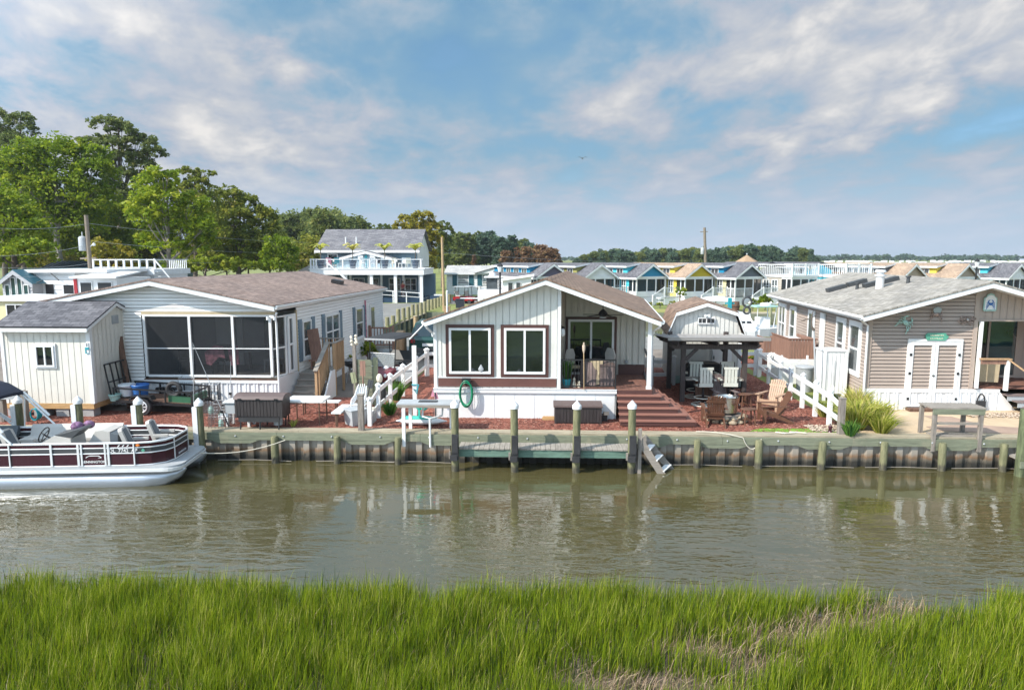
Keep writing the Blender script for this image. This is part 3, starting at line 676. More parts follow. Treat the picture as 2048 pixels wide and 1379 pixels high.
# steps into the water beside the dock
t = thing('water_steps', 'weathered wooden steps leading from the dock into the water', 'steps', place_at(1285,18.1,-.9))
x0 = t.location.x
A1 = (D(1287,872,18.2)[0]-x0, .10, D(1287,872,18.2)[1]+.9); B1 = (D(1346,930,18.2)[0]-x0, .10, -.05)
A2 = (D(1280,885,17.75)[0]-x0, -.35, D(1280,880,17.75)[1]+.9); B2 = (D(1330,943,17.75)[0]-x0, -.35, -.1)
mb = MB(); mb.beam(A1,B1,.04,.17); mb.build('stringer', M['grey_wood'], t); mb = MB(); mb.beam(A2,B2,.04,.19); mb.build('stringer', M['grey_wood'], t)
mb = MB()
for f in (.3,.58,.86):
    p = Vector(A1).lerp(Vector(B1), f); q = Vector(A2).lerp(Vector(B2), f); mb.beam(p+Vector((0,0,.07)),q+Vector((0,0,.07)),.16,.03)
mb.build('tread', M['plastic_white'], t)
mb = MB(); mb.b(A2[0]-.05,A2[0]+.04,-.4,-.31,-.6,A2[2]+.32); mb.b(A2[0]-.16,A2[0]-.05,-.30,-.2,-.6,A2[2]-.12); mb.build('post', M['grey_wood_v'], t)
def rope_thing(name, label, pts, r=.012, m='rope', cat='rope'):
    loc = Vector(pts[0]); mb = MB(); mb.tube([Vector(p)-loc for p in pts], r, 6); o = mb.build(name, M[m], sm=True); o.location = loc; return tag(o, label, cat)
def arc(p, q, sag, n=8): return [Vector(p).lerp(Vector(q), i/n)-Vector((0,0,4*sag*(i/n)*(1-i/n))) for i in range(n+1)]
rope_thing('mooring_rope', 'pale rope slack between the boat bow and the nearest bulkhead piling', arc((-9.1,17.5,-.35),(-7.0,18.2,-.17),.14))
rope_thing('mooring_rope', 'pale rope looped over the cap right of the water steps', arc((4.4,18.7,.06),(5.6,18.38,-.02),-.05,6)+arc((5.6,18.38,-.02),(6.1,18.38,-.05),.3,8))
rope_thing('mooring_rope', 'rope lying on the cap beside the green turf strip', [(6.6,18.75,.05),(6.8,18.6,.06),(7.1,18.7,.05),(7.0,18.8,.05),(7.4,18.65,.06)], .02)
# ================================================================== shared building helpers
def window(par, fr, u0, u1, z0, z1, frame='white', glass='glass', trim=None, tw=.1, fw=.06, bars='v', name='window', sill=False, d0=.02):
    """window part > trim, frame, pane. fr(u, z, d) -> point"""
    def bar(mb, a, b_, c, e, d, t):
        p = [fr(a,c,d),fr(b_,c,d),fr(b_,e,d),fr(a,e,d)]; q = [fr(a,c,d+t),fr(b_,c,d+t),fr(b_,e,d+t),fr(a,e,d+t)]
        mb.add(p+q, [(0,3,2,1),(4,5,6,7),(0,1,5,4),(1,2,6,5),(2,3,7,6),(3,0,4,7)])
    def ring(mb, a, b_, c, e, wd, d, t):
        bar(mb,a,b_,c,c+wd,d,t); bar(mb,a,b_,e-wd,e,d,t); bar(mb,a,a+wd,c+wd,e-wd,d,t); bar(mb,b_-wd,b_,c+wd,e-wd,d,t)
    mb = MB(); ring(mb,u0,u1,z0,z1,fw,d0,.05)
    w_, h_ = u1-u0, z1-z0
    if 'v' in bars: bar(mb,u0+w_/2-fw*.45,u0+w_/2+fw*.45,z0+fw,z1-fw,d0,.045)
    if 'h' in bars: bar(mb,u0+fw,u1-fw,z0+h_/2-fw*.4,z0+h_/2+fw*.4,d0,.043)
    if 'V' in bars:
        for f in (.25,.75): bar(mb,u0+w_*f-fw*.2,u0+w_*f+fw*.2,z0+fw,z1-fw,d0,.035)
    f = mb.build(name, M[frame], par)
    mb = MB(); mb.poly([fr(u0+fw,z0+fw,d0+.012),fr(u1-fw,z0+fw,d0+.012),fr(u1-fw,z1-fw,d0+.012),fr(u0+fw,z1-fw,d0+.012)]); mb.build('pane', M[glass], f)
    if trim:
        mb = MB(); ring(mb,u0-tw,u1+tw,z0-tw,z1+tw,tw,d0-.018,.04); mb.build('trim', M[trim], f)
    if sill:
        mb = MB(); bar(mb,u0-.08,u1+.08,z0-.07,z0-.003,d0-.018,.09); mb.build('sill', M[frame], f)
    return f
def barbox(mb, fr, a, b_, c, e, d, t):
    p = [fr(a,c,d),fr(b_,c,d),fr(b_,e,d),fr(a,e,d)]; q = [fr(a,c,d+t),fr(b_,c,d+t),fr(b_,e,d+t),fr(a,e,d+t)]
    mb.add(p+q, [(0,3,2,1),(4,5,6,7),(0,1,5,4),(1,2,6,5),(2,3,7,6),(3,0,4,7)])
def gable_roof(par, xf, x0, xr, x1, y0, y1, ze0, zr, ze1, th, mroof, mfas, fasc=.19, over=.0, ridge_cap=True):
    """two roof slopes with eave and rake boards; ridge runs along local y"""
    mb = MB(xf)
    for a, za, s in ((x0, ze0, -1), (x1, ze1, 1)):
        mb.ext([(a-.03*s*-1, y0-.02, za), (xr, y0-.02, zr), (xr, y1+.02, zr), (a-.03*s*-1, y1+.02, za)], (0,0,-th))
    r = mb.build('roof', M[mroof], par)
    mb = MB(xf)
    for a, za in ((x0, ze0), (x1, ze1)):
        for y, w_ in ((y0+.0, .045), (y1-.045, .045)):
            mb.ext([(a,y,za-th-.004),(xr,y,zr-th-.004),(xr,y,zr-fasc),(a,y,za-fasc)], (0,w_,0))
        s = 1 if a < xr else -1
        mb.ext([(a,y0+.05,za-th-.004),(a+.03*s,y0+.05,za-th+.006),(a+.03*s,y0+.05,za-fasc+.02),(a,y0+.05,za-fasc+.02)], (0,y1-y0-.1,0))
        # gutter
        mb.ext([(a-.005*s,y0+.02,za-.035),(a-.10*s,y0+.02,za-.03),(a-.10*s,y0+.02,za-.09),(a-.07*s,y0+.02,za-.13),(a-.005*s,y0+.02,za-.14)], (0,y1-y0-.04,0))
    mb.build('fascia', M[mfas], par)
    mb = MB(xf)
    for a, za in ((x0, ze0), (x1, ze1)):
        mb.poly([(a,y0+.045,za-fasc+.012),(xr,y0+.045,zr-fasc+.012),(xr,y1-.045,zr-fasc+.012),(a,y1-.045,za-fasc+.012)])
    mb.build('soffit', M[mfas], par)
    if ridge_cap:
        mb = MB(xf); mb.ext([(xr-.16,y0-.022,zr-.048),(xr,y0-.022,zr+.014),(xr+.16,y0-.022,zr-.048)], (0,y1-y0+.044,0)); mb.build('ridge_cap', M[mroof], par)
    return r
def downspout(par, pts, name='downspout'):
    mb = MB(); mb.tube(pts, .035, 6); mb.build(name, M['white'], par)

# ================================================================== main house
H = thing('waterfront_cottage', 'cream board cottage with two brown framed windows, brown roof and recessed porch', 'house', (0,20.35,0))
K = .10
xf = lambda x, y, z: (x+K*y, y, z)
def zt(x): return 4.26-(.348 if x < .25 else .358)*abs(x-.25)
fr0 = lambda u, z, d: (u, -d, z)
mb = MB()
boards(mb, [(-3.11,.93),(.66,.93),(.66,zt(.66)-.18),(.25,zt(.25)-.18),(-3.11,zt(-3.11)-.16)], fr0, .205, .026, .022); mb.build('front_wall', M['cream_board'], H)
mb = MB(xf)
boards(mb, [(0,.9),(2.55,.9),(2.55,zt(.66)-.18),(0,zt(.66)-.18)], lambda u,z,d: (.66+d, u, z), .205, .022, .016)
boards(mb, [(.66,.9),(3.35,.9),(3.35,zt(3.35)-.17),(.66,zt(.66)-.18)], lambda u,z,d: (u, 2.55-d, z), .205, .042, .035)
mb.build('porch_wall', M['recess_board'], H)
mb = MB(xf); mb.b(2.46,3.34,2.50,2.53,.935,1.28); mb.build('porch_band', M['brown_trim'], H)
mb = MB(xf); mb.poly([(-3.11,.0,.0),(-3.11,10.2,0),(-3.11,10.2,zt(-3.11)-.16),(-3.11,.0,zt(-3.11)-.16)]); mb.poly([(3.35,2.55,0),(3.35,10.2,0),(3.35,10.2,zt(3.35)-.17),(3.35,2.55,zt(3.35)-.17)])
mb.poly([(-3.11,10.2,0),(3.35,10.2,0),(3.35,10.2,zt(3.35)-.17),(.25,10.2,zt(.25)-.17),(-3.11,10.2,zt(-3.11)-.16)]); mb.build('side_wall', M['cream_board'], H)
for x in (-3.11, .62):
    mb = MB(xf)
    if x < 0: mb.b(-3.15,-3.05,-.028,-.003,.93,zt(-3.1)-.17)
    else: mb.b(.585,.685,-.03,-.003,.93,zt(.63)-.20)
    mb.build('corner_board', M['white'], H)
gable_roof(H, xf, -3.31, .25, 3.63, -.42, 10.3, 3.02, 4.26, 3.05, .05, 'shingle_brown', 'white')
mb = MB(xf); mb.poly([(.66,.0,zt(.66)-.20),(3.4,0,zt(3.4)-.20),(3.4,2.55,zt(3.4)-.20),(.66,2.55,zt(.66)-.20)]); mb.build('porch_ceiling', M['recess_board'], H)
mb = MB(xf); mb.b(3.27,3.39,-.04,.08,.905,zt(3.33)-.21); mb.b(3.25,3.41,-.06,.10,.9,1.0); mb.build('porch_post', M['white'], H)
fr1 = lambda u, z, d: (u, -d-.004, z)
for a, b_ in ((-2.68,-1.42),(-1.02,.22)): window(H, fr1, a, b_, 1.37, 2.76, trim='brown_trim', tw=.10, fw=.07)
mb = MB(); mb.b(-3.02,.56,-.034,-.006,.97,1.23); mb.build('trim_band', M['brown_band'], H)
mb = MB(); mb.b(-3.02,.58,-.04,-.006,1.235,1.262); mb.build('band_ledge', M['white'], H)
# skirting and ledge
mb = MB()
boards(mb, [(-3.14,0),(2.36,0),(2.36,.79),(-3.14,.79)], lambda u,z,d: (u,-.05-d,z), .61, .012, .008); mb.b(2.32,2.362,-.05,.2,0,.79); mb.b(-3.14,-3.10,-.05,.3,0,.79); mb.build('skirting', M['skirt'], H)
mb = MB(); mb.b(-3.16,2.37,-.10,.0,.795,.925); mb.b(-3.17,2.375,-.118,-.004,.905,.93); mb.build('skirting_ledge', M['white'], H)
# porch floor and steps
mb = MB(xf); y = -.10
while y < 2.5: mb.b(.68,3.44,y,y+.132,.90,.932); y += .14
mb.build('porch_floor', M['deck'], H)
st = bpy.data.objects.new('porch_steps', None); C.objects.link(st); st.parent = H
tm, rm = MB(), MB()
for i in range(1, 6):
    z = .93-.148*i; e = .218*i; x1 = 3.44+e; yf = -.10-.18*i
    tm.b(2.37,x1+.02,yf-.02,yf+.21,z-.035,z); tm.b(x1-.22,x1+.02,yf+.211,1.6,z-.035,z)
    rm.b(2.38,x1-.01,yf+.005,yf+.03,max(0,z-.15),z-.037); rm.b(x1-.03,x1-.005,yf+.032,1.58,max(0,z-.15),z-.037)
rm.b(2.39,3.42,-.095,-.07,.75,.898); rm.b(3.40,3.425,-.07,1.58,.75,.898)
tm.build('step_tread', M['tread'], st); rm.build('step_riser', M['riser'], st)
mb = MB()
for i in range(1, 6):
    z = .93-.148*i; e = .225*i; mb.cb((3.44+e-.11,-.10-.21*i+.40,z-.07-.0), (.001,.001,.001))
# sliding door
frd = lambda u, z, d: xf(u, 2.55-d, z)
dr = window(H, frd, .76, 2.30, .935, 2.80, trim='brown_trim', tw=.085, fw=.075, name='sliding_door', d0=.022)
mb = MB(xf); mb.b(1.47,1.51,2.44,2.48,1.75,1.95); mb.build('handle', M['black'], dr)
# railing
rl = bpy.data.objects.new('porch_railing', None); C.objects.link(rl); rl.parent = H
mb = MB(); mb.b(.70,2.34,-.075,-.035,1.79,1.835); mb.b(.70,2.34,-.07,-.04,1.0,1.03); mb.b(.70,.74,-.08,-.03,.93,1.84); mb.b(2.31,2.35,-.08,-.03,.93,1.84); mb.build('top_rail', M['black'], rl)
mb = MB(); x = .80
while x < 2.28: mb.b(x-.008,x+.008,-.063,-.047,1.02,1.80); x += .105
mb.build('baluster', M['black'], rl)
mb = MB(xf); mb.b(3.30,3.36,.3,2.5,1.0,1.03); mb.b(3.30,3.36,.3,2.5,1.79,1.83); mb.build('side_rail', M['black'], rl)
# lamp, outlet, fan
lp = bpy.data.objects.new('wall_lamp', None); C.objects.link(lp); lp.parent = H
mb = MB(); mb.lathe([(.03,.12),(.075,.05),(.085,-.08),(.05,-.14)], (.74,.28,2.62), 12); mb.build('lamp_globe', M['plastic_white'], lp, True)
mb = MB(); mb.tube([(.665,.28,2.70),(.72,.28,2.82),(.74,.28,2.74)], .02, 6); mb.lathe([(.09,0),(.03,.05)], (.74,.28,2.735), 12); mb.build('lamp_bracket', M['black'], lp, True)
mb = MB(xf); mb.lathe([(.06,-.05),(.06,.05)], (2.72,2.5,1.38), 8); mb.build('outlet_cover', M['plastic_grey'], H)
fanx, fanz = D(1206,627,21.6)
fa = thing('ceiling_fan', 'dark ceiling fan hanging in the cottage porch', 'ceiling fan', (fanx,21.6,fanz))
mb = MB(); mb.lathe([(.012,.08),(.012,.42)], n=6); mb.build('downrod', M['black'], fa); mb = MB(); mb.lathe([(.05,-.10),(.13,-.07),(.15,0),(.10,.08),(.03,.14)], n=16); mb.build('motor', M['black'], fa, True)
mb = MB(); mb.lathe([(.11,-.13),(.10,-.10)], n=14); mb.build('light', M['plastic_white'], fa, True)
for i in range(5):
    a = i*2*pi/5+.12; mb = MB(); c, s = cos(a), sin(a); mb.beam((c*.13,s*.13,-.03),(c*.66,s*.66,-.05),.13,.012); mb.build('blade', M['black'], fa)
# downspouts
downspout(H, [(-3.34,-.32,2.90),(-3.30,-.28,2.78),(-3.18,-.10,2.62),(-3.16,-.07,2.5)]); downspout(H, [(3.60,-.3,2.92),(3.56,-.22,2.80),(3.42,.12,2.66),(3.42,.12,.1)])
mb = MB(); mb.beam((-3.36,-.2,2.92),(-4.05,.9,2.3),.03,.03); mb.build('gutter_brace', M['white'], H)

# things on and around the porch
def porch(px, py, Y=20.9): x, z = D(px, py, Y); return x
PF = .933
t = thing('patio_table', 'round porch table under a taupe cloth cover', 'table', (porch(1188,760,21.25),21.25,PF))
mb = MB(); pr = []
n = 26
for zz, rr in ((.02,.50),(.3,.46),(.6,.44),(.72,.42)):
    pr.append([( (rr*(1+.06*sin(j*5.0+zz*3)*(1-zz)))*cos(2*pi*j/n), (rr*(1+.06*sin(j*5.0+zz*3)*(1-zz)))*sin(2*pi*j/n), zz) for j in range(n)])
vs = [v for r in pr for v in r]; mb.add(vs, [(i*n+j,i*n+(j+1)%n,(i+1)*n+(j+1)%n,(i+1)*n+j) for i in range(3) for j in range(n)]+[tuple(3*n+j for j in range(n))]); mb.build('cover', M['cloth_taupe'], t, True)
mb = MB(); mb.ext([(-.12,-.455,.74),(.22,-.46,.74),(.24,-.45,.1),(.02,-.50,.03),(.05,-.47,.4)], (0,.02,0)); mb.poly([(-.12,-.455,.742),(.22,-.46,.742),(.3,.1,.742),(-.3,.1,.742)]); mb.build('cloth_panel', M['cloth_tan'], t)
t = thing('storage_box', 'dark wicker storage box behind the porch railing', 'storage box', (porch(1213,760,20.95),20.95,PF))
mb = MB(); mb.b(-.22,.22,-.2,.2,0,.62); mb.build('box', M['cloth_taupe'], t); mb = MB(); mb.b(-.24,.24,-.22,.22,.622,.68); mb.build('lid', M['resin_top'], t)
def wire_chair(loc, rz, label):
    t = thing('porch_chair', label, 'chair', loc, rz, 'chairs at the porch table')
    mb = MB(); mb.lathe([(.24,.42),(.26,.45),(.22,.47)], n=14); mb.build('seat', M['cloth_tan'], t, True)
    mb = MB(); mb.pxz([(-.22,.5),(.22,.5),(.25,.8),(.14,1.0),(-.14,1.0),(-.25,.8)], .20, .25); mb.build('backrest', M['boat_seat'], t)
    for sx in (-1,1):
        for sy in (-1,1):
            mb = MB(); mb.tube([(sx*.2,sy*.2,0),(sx*.17,sy*.17,.43)], .015, 6); mb.build('leg', M['black'], t)
wire_chair((porch(1151,750,21.7),21.7,PF), .9, 'pale backed porch chair left of the covered table')
wire_chair((porch(1209,750,22.0),22.0,PF), -1.0, 'pale backed porch chair right of the covered table')
t = thing('potted_grass', 'spiky green plant in a teal pot at the porch railing', 'potted plant', (porch(1133,765,20.62),20.62,PF))
mb = MB(); mb.lathe([(.10,0),(.14,.22),(.13,.24)], n=14); mb.build('pot', M['aqua'], t, True)
def tuft(name, par, n, h, sp, m, z=0, wd=.012):
    vs = []; fs = []; tt = []
    for _ in range(n):
        a = RN.uniform(0,2*pi); l = sp*RN.uniform(.2,1); hh = h*RN.uniform(.6,1.05); x, y = cos(a)*l*.25, sin(a)*l*.25; b_ = RN.uniform(0,pi); dx, dy = cos(b_)*wd, sin(b_)*wd; i = len(vs)
        vs += [(x-dx,y-dy,z),(x+dx,y+dy,z),(x+cos(a)*l*.45+dx*.8,y+sin(a)*l*.45+dy*.8,z+hh*.7),(x+cos(a)*l*.45-dx*.8,y+sin(a)*l*.45-dy*.8,z+hh*.7),(x+cos(a)*l,y+sin(a)*l,z+hh*RN.uniform(.75,1.0))]
        fs += [(i,i+1,i+2,i+3),(i+3,i+2,i+4)]; tt += [RN.random()]*5
    me = bpy.data.meshes.new(name); me.from_pydata(vs, [], fs); at = me.attributes.new('tint','FLOAT','POINT'); at.data.foreach_set('value', tt)
    me.materials.append(m); o = bpy.data.objects.new(name, me); C.objects.link(o); o.parent = par; return o
M['blade_green'] = leafmat('ornamental_blades', [(0,(.02,.08,.015)),(.5,(.07,.19,.03)),(1,(.20,.33,.06))], .35)
M['blade_gold'] = leafmat('golden_grass_blades', [(0,(.16,.22,.025)),(.4,(.38,.42,.06)),(.75,(.58,.54,.14)),(1,(.70,.58,.28))], .45)
tuft('leaves', t, 130, .75, .26, M['blade_green'], .2)
t = thing('garden_statue', 'cluster of small white figurines on the porch floor', 'figurine', (porch(1152,768,20.55),20.55,PF))
mb = MB(); mb.lathe([(.05,0),(.06,.1),(.03,.2),(.045,.25),(.01,.31)], (-.05,0,0), 10); mb.build('tall_figure', M['ivory'], t, True); mb = MB(); mb.lathe([(.05,0),(.06,.07),(.03,.13),(.04,.17),(.01,.2)], (.09,-.02,0), 10); mb.build('short_figure', M['ivory'], t, True)
t = thing('tiki_torch', 'bamboo torch standing in front of the porch railing', 'torch', (D(1168,772,20.2)[0],20.2,.93))
mb = MB(); mb.tube([(0,0,0),(-.01,0,.6),(-.02,0,1.12)], [.013,.015,.017], 6); mb.build('pole', M['pale_pole'], t, True); mb = MB(); mb.lathe([(.02,1.1),(.045,1.2),(.05,1.32),(.03,1.36)], (-.02,0,0), 10); mb.lathe([(.025,1.36),(.025,1.42)], (-.02,0,0), 8); mb.build('torch_basket', M['pebble'], t, True)
t = thing('garden_ornament', 'small grey glass bulb ornament on the right window ledge', 'ornament', (D(962,735,20.28)[0],20.27,1.43))
mb = MB(); mb.lathe([(.02,0),(.08,.05),(.09,.10),(.05,.16),(.008,.23)], n=14); mb.v=[(x*.9,y*.25,z) for x,y,z in mb.v]; mb.build('bulb', M['plastic_grey'], t, True)
# hose on the skirting
hx, hz0 = D(932,786,20.1)
t = thing('garden_hose', 'coiled green garden hose hanging on the white skirting', 'hose', (hx,20.21,hz0))
mb = MB()
for k in range(9):
    rx, rz = .185+RN.uniform(-.025,.03), .36+RN.uniform(-.03,.05); oz = RN.uniform(-.05,.01); dd = -.03-.013*k
    mb.tube([(rx*cos(a)+RN.uniform(-.004,.004), dd+.008*sin(3*a+k), rz*sin(a)+oz) for a in [2*pi*i/26 for i in range(27)]], .013, 6, False)
mb.build('coil', M['hose'], t, True)
mb = MB(); mb.b(-.13,.13,-.10,.055,.28,.44); mb.build('hanger', M['black'], t)
def deck_box(loc, label, w_, d_, h_, legs=0, rz=0, curved=False):
    t = thing('deck_box', label, 'storage box', loc, rz)
    mb = MB(); n = int(w_/.1); z0 = legs
    mb.b(-w_/2+.02,w_/2-.02,-d_/2+.03,d_/2-.02,z0,z0+h_)
    for i in range(n):
        x = -w_/2+.06+i*(w_-.12)/n; mb.b(x+.006,x+(w_-.12)/n-.006,-d_/2+.008,-d_/2+.03,z0+.05,z0+h_-.02)
    for x in (-w_/2,w_/2-.06): mb.b(x,x+.06,-d_/2-.0,d_/2,z0,z0+h_-.002)
    mb.build('body', M['resin'], t)
    mb = MB()
    if curved: mb.pyz([(-d_/2-.03,z0+h_-.02),(d_/2+.03,z0+h_-.02),(d_/2+.03,z0+h_+.03),(d_/2-.16,z0+h_+.10),(-d_/2+.22,z0+h_+.11),(-d_/2+.05,z0+h_+.06)],-w_/2-.03,w_/2+.03)
    else: mb.pyz([(-d_/2-.03,z0+h_),(d_/2+.02,z0+h_),(d_/2+.02,z0+h_+.09),(-d_/2-.03,z0+h_+.05)],-w_/2-.03,w_/2+.03)
    mb.build('lid', M['resin_top'], t)
    if curved:
        mb = MB()
        for x in (-.42,0,.42): mb.b(x*w_/1.1-.05,x*w_/1.1+.05,-d_/2-.045,-d_/2-.028,z0+h_-.02,z0+h_+.012)
        mb.build('latch', M['black'], t)
    if legs:
        mb = MB(); mb.b(-w_/2+.08,w_/2-.1,-d_/2+.02,-d_/2+.07,z0-.12,z0-.003); mb.b(-w_/2+.08,w_/2-.1,d_/2-.07,d_/2-.02,z0-.12,z0-.003); mb.build('stand_rail', M['rubber'], t)
        for x in (-w_/2+.12,0,w_/2-.14):
            for y in (-d_/2+.045,d_/2-.045):
                mb = MB(); mb.tube([(x,y,0),(x+.015,y,z0-.1)], .022, 8); mb.build('leg', M['rubber'], t)
    return t
bx = D(1155,838,19.95)[0]
deck_box((bx,19.93,.0), 'low charcoal slatted storage box against the white skirting', 1.38, .55, .50)
t = thing('timber_offcut', 'short tan timber block lying left of the charcoal storage box', 'timber', (D(1097,834,20.15)[0],20.15,.01)); mb = MB(); mb.b(-.2,.2,-.06,.06,0,.06); mb.b(-.17,.2,-.05,.05,.061,.10); mb.build('block', M['new_wood_x'], t)
t = thing('small_box', 'small tan box by the storage box and steps', 'box', (D(1208,835,20.1)[0],20.1,0)); mb = MB(); mb.b(-.09,.09,-.1,.1,0,.2); mb.build('body', M['resin'], t); mb = MB(); mb.pyz([(-.11,.2),(.11,.2),(.11,.24),(-.08,.30)],-.02,.14); mb.build('flap', M['pebble'], t)

# fish cleaning table of the main yard
tl = D(797,806,18.75); tr = D(918,806,18.75); tb = tl[1]
t = thing('fish_cleaning_table', 'grey topped cleaning table on white legs left of the dock', 'table', ((tl[0]+tr[0])/2,18.75,0)); hw = (tr[0]-tl[0])/2
mb = MB(); mb.b(-hw,hw,-.30,.32,tb-.02,tb+.05); mb.build('tabletop', M['plastic_grey'], t)
mb = MB(); mb.b(-hw+.02,hw-.02,-.31,-.302,tb-.06,tb+.02); mb.b(-hw+.05,hw-.05,-.30,.3,tb-.065,tb-.022); mb.build('apron', M['grey_wood'], t)
lx = D(809,840,18.5)[0]-t.location.x
for x, y, zb in ((lx,-.36,-.36),(lx+.10,.12,-.0),(hw-.25,.22,0)):
    mb = MB(); mb.b(x-.045,x+.045,y-.045,y+.045,zb,tb-.067); mb.build('leg', M['vinyl'], t)
mb = MB(); xx = D(861,840,18.5)[0]-t.location.x; mb.tube([(xx,-.35,-.38),(xx,-.35,tb-.35),(xx-.25,-.1,tb-.35),(xx-.25,.05,tb-.07)], .03, 8); mb.tube([(xx,-.35,tb-.35),(xx+.3,-.05,tb-.33),(xx+.3,.1,tb-.07)], .028, 8); mb.build('drain_pipe', M['white'], t, True)
t2 = thing('filleting_tray', 'dark cutting tray lying on the grey cleaning table', 'tray', (t.location.x-.02,18.78,tb+.052)); mb = MB(); mb.b(-.26,.26,-.11,.11,0,.02); mb.build('tray', M['charcoal'], t2)
# watering can, kayak bits near the left corner of the cottage
t = thing('garden_stake', 'small pink garden stakes by the cottage corner', 'garden stake', (D(866,800,20.0)[0],20.0,0)); mb = MB(); mb.tube([(0,0,0),(0,0,.9)], .008, 5); mb.tube([(.10,.05,0),(.10,.05,.8)], .008, 5); mb.build('stake', M['cloth_taupe'], t); mb = MB(); mb.pxz([(-.06,.72),(.0,.95),(.06,.72)],-.01,.01); mb.pxz([(.05,.64),(.10,.86),(.16,.64)],.04,.06); mb.build('pennant', M['pink'], t)
t = thing('sit_on_kayak', 'turquoise and white child kayak lying by the cottage corner', 'kayak', (D(842,822,19.3)[0],19.35,0)); mb = MB()
mb.lathe([(.02,-.75),(.17,-.45),(.22,0),(.17,.45),(.02,.75)], n=12, sy=.5); mb.v = [(z,x,y+.13) for x,y,z in mb.v]; mb.build('hull', M['plastic_white'], t, True)
mb = MB(); mb.lathe([(.02,-.55),(.14,-.4),(.16,0),(.14,.3),(.02,.5)], n=12, sy=.35); mb.v = [(z-.05,x,y+.22) for x,y,z in mb.v]; mb.build('deck_pad', M['teal'], t, True)
t = thing('beach_toy', 'teal plastic beach toy leaning behind the cleaning table', 'toy', (D(838,797,19.6)[0],19.6,.38)); mb = MB(); mb.lathe([(.02,0),(.13,.08),(.15,.2),(.02,.32)], n=10, sx=.8, sy=.4); mb.lathe([(.02,0),(.10,.05),(.10,.1),(.02,.14)], (.15,0,0), n=10); mb.b(-.03,.03,-.02,.02,-.38,.03); mb.build('toy_body', M['teal'], t, True)

# ------------------------------------------------------------------ fences
def vinyl_fence(name, label, posts, rails=(.42,.92), ph=1.08, mat='vinyl', pw=.115, group=None, tops=None):
    p0 = posts[0]; t = thing(name, label, 'fence', (p0[0],p0[1],0), 0, group)
    P = [(p[0]-p0[0], p[1]-p0[1]) for p in posts]; H_ = tops or [ph]*len(P)
    for (x,y), h in zip(P, H_):
        mb = MB(); mb.b(x-pw/2,x+pw/2,y-pw/2,y+pw/2,0,h); mb.lathe([(pw*.85,h+.003),(pw*.85,h+.03),(.01,h+.10)], (x,y,0), 4); mb.build('post', M[mat], t)
    for i in range(len(P)-1):
        for f in rails:
            a, b_ = P[i], P[i+1]; ha, hb = f*H_[i]/ph, f*H_[i+1]/ph
            d = (Vector((b_[0],b_[1],0))-Vector((a[0],a[1],0))).normalized()*(pw/2+.002)
            mb = MB(); mb.beam((a[0]+d.x,a[1]+d.y,ha),(b_[0]-d.x,b_[1]-d.y,hb),.045,.135); mb.build('rail', M[mat], t)
    return t
FX = -4.86
vinyl_fence('rail_fence', 'white two rail fence running back along the left side of the cottage yard', [(FX,19.18),(FX+.02,20.2),(FX+.06,21.7),(FX+.12,23.5),(FX+.2,25.6),(FX+.26,27.6)], tops=[.78,1.0,1.05,1.08,1.08,1.08])
vinyl_fence('rail_fence', 'short white fence between the cottage corner and the cart', [(-4.55,27.7),(-3.55,27.8),(-2.55,27.9)])
RX = 8.5
vinyl_fence('rail_fence', 'white two rail fence sloping down the right side of the fire pit yard', [(8.46,18.98),(8.47,19.75),(8.52,20.9),(8.58,22.1),(8.66,23.4),(8.78,24.8),(8.92,26.4),(9.05,28.0)], tops=[.88,1.0,1.05,1.08,1.08,1.08,1.08,1.08])
vinyl_fence('rail_fence', 'white cross fence behind the pergola closing the yard', [(7.3,28.1),(9.0,28.3)])
vinyl_fence('rail_fence', 'white fence panel between the cottage porch and the gambrel shed', [(4.35,25.9),(5.2,26.0)])
vinyl_fence('rail_fence', 'white fence panel between the right fence and the beige house', [(9.12,28.1),(10.2,28.2),(11.0,28.3)])
def wood_post(px, pyb, pyt, Y, label, w_=.15, zb=-.2):
    x, zt_ = D(px, pyt, Y); t = thing('timber_post', label, 'post', (x,Y,zb)); mb = MB(); mb.b(-w_/2,w_/2,-w_/2,w_/2,0,zt_-zb); mb.build('shaft', M['grey_wood_v'], t); mb = MB(); mb.b(-w_/2-.01,w_/2+.01,-w_/2-.01,w_/2+.01,zt_-zb+.003,zt_-zb+.03); mb.build('cap', M['grey_wood'], t); return t
wood_post(721,870,790,18.62,'weathered grey post at the bulkhead end of the left fence',.15,-.32)
wood_post(1685,868,797,18.75,'weathered grey post at the bulkhead end of the right fence',.15,-.3)
x_, z_ = D(828,690,21.3); t = thing('white_post', 'plain white post standing in the fence line with a blue cleat', 'post', (D(830,800,20.6)[0],20.6,0)); hh = D(828,691,20.6)[1]; mb = MB(); mb.b(-.06,.06,-.06,.06,0,hh); mb.build('shaft', M['vinyl'], t); mb = MB(); mb.tube([(-.08,-.08,.98),(.14,-.09,.98),(.1,-.09,.8),(-.02,-.09,.85),(.08,-.1,.7),(.12,-.09,.95)], .022, 6); mb.build('cleat', M['aqua'], t, True)

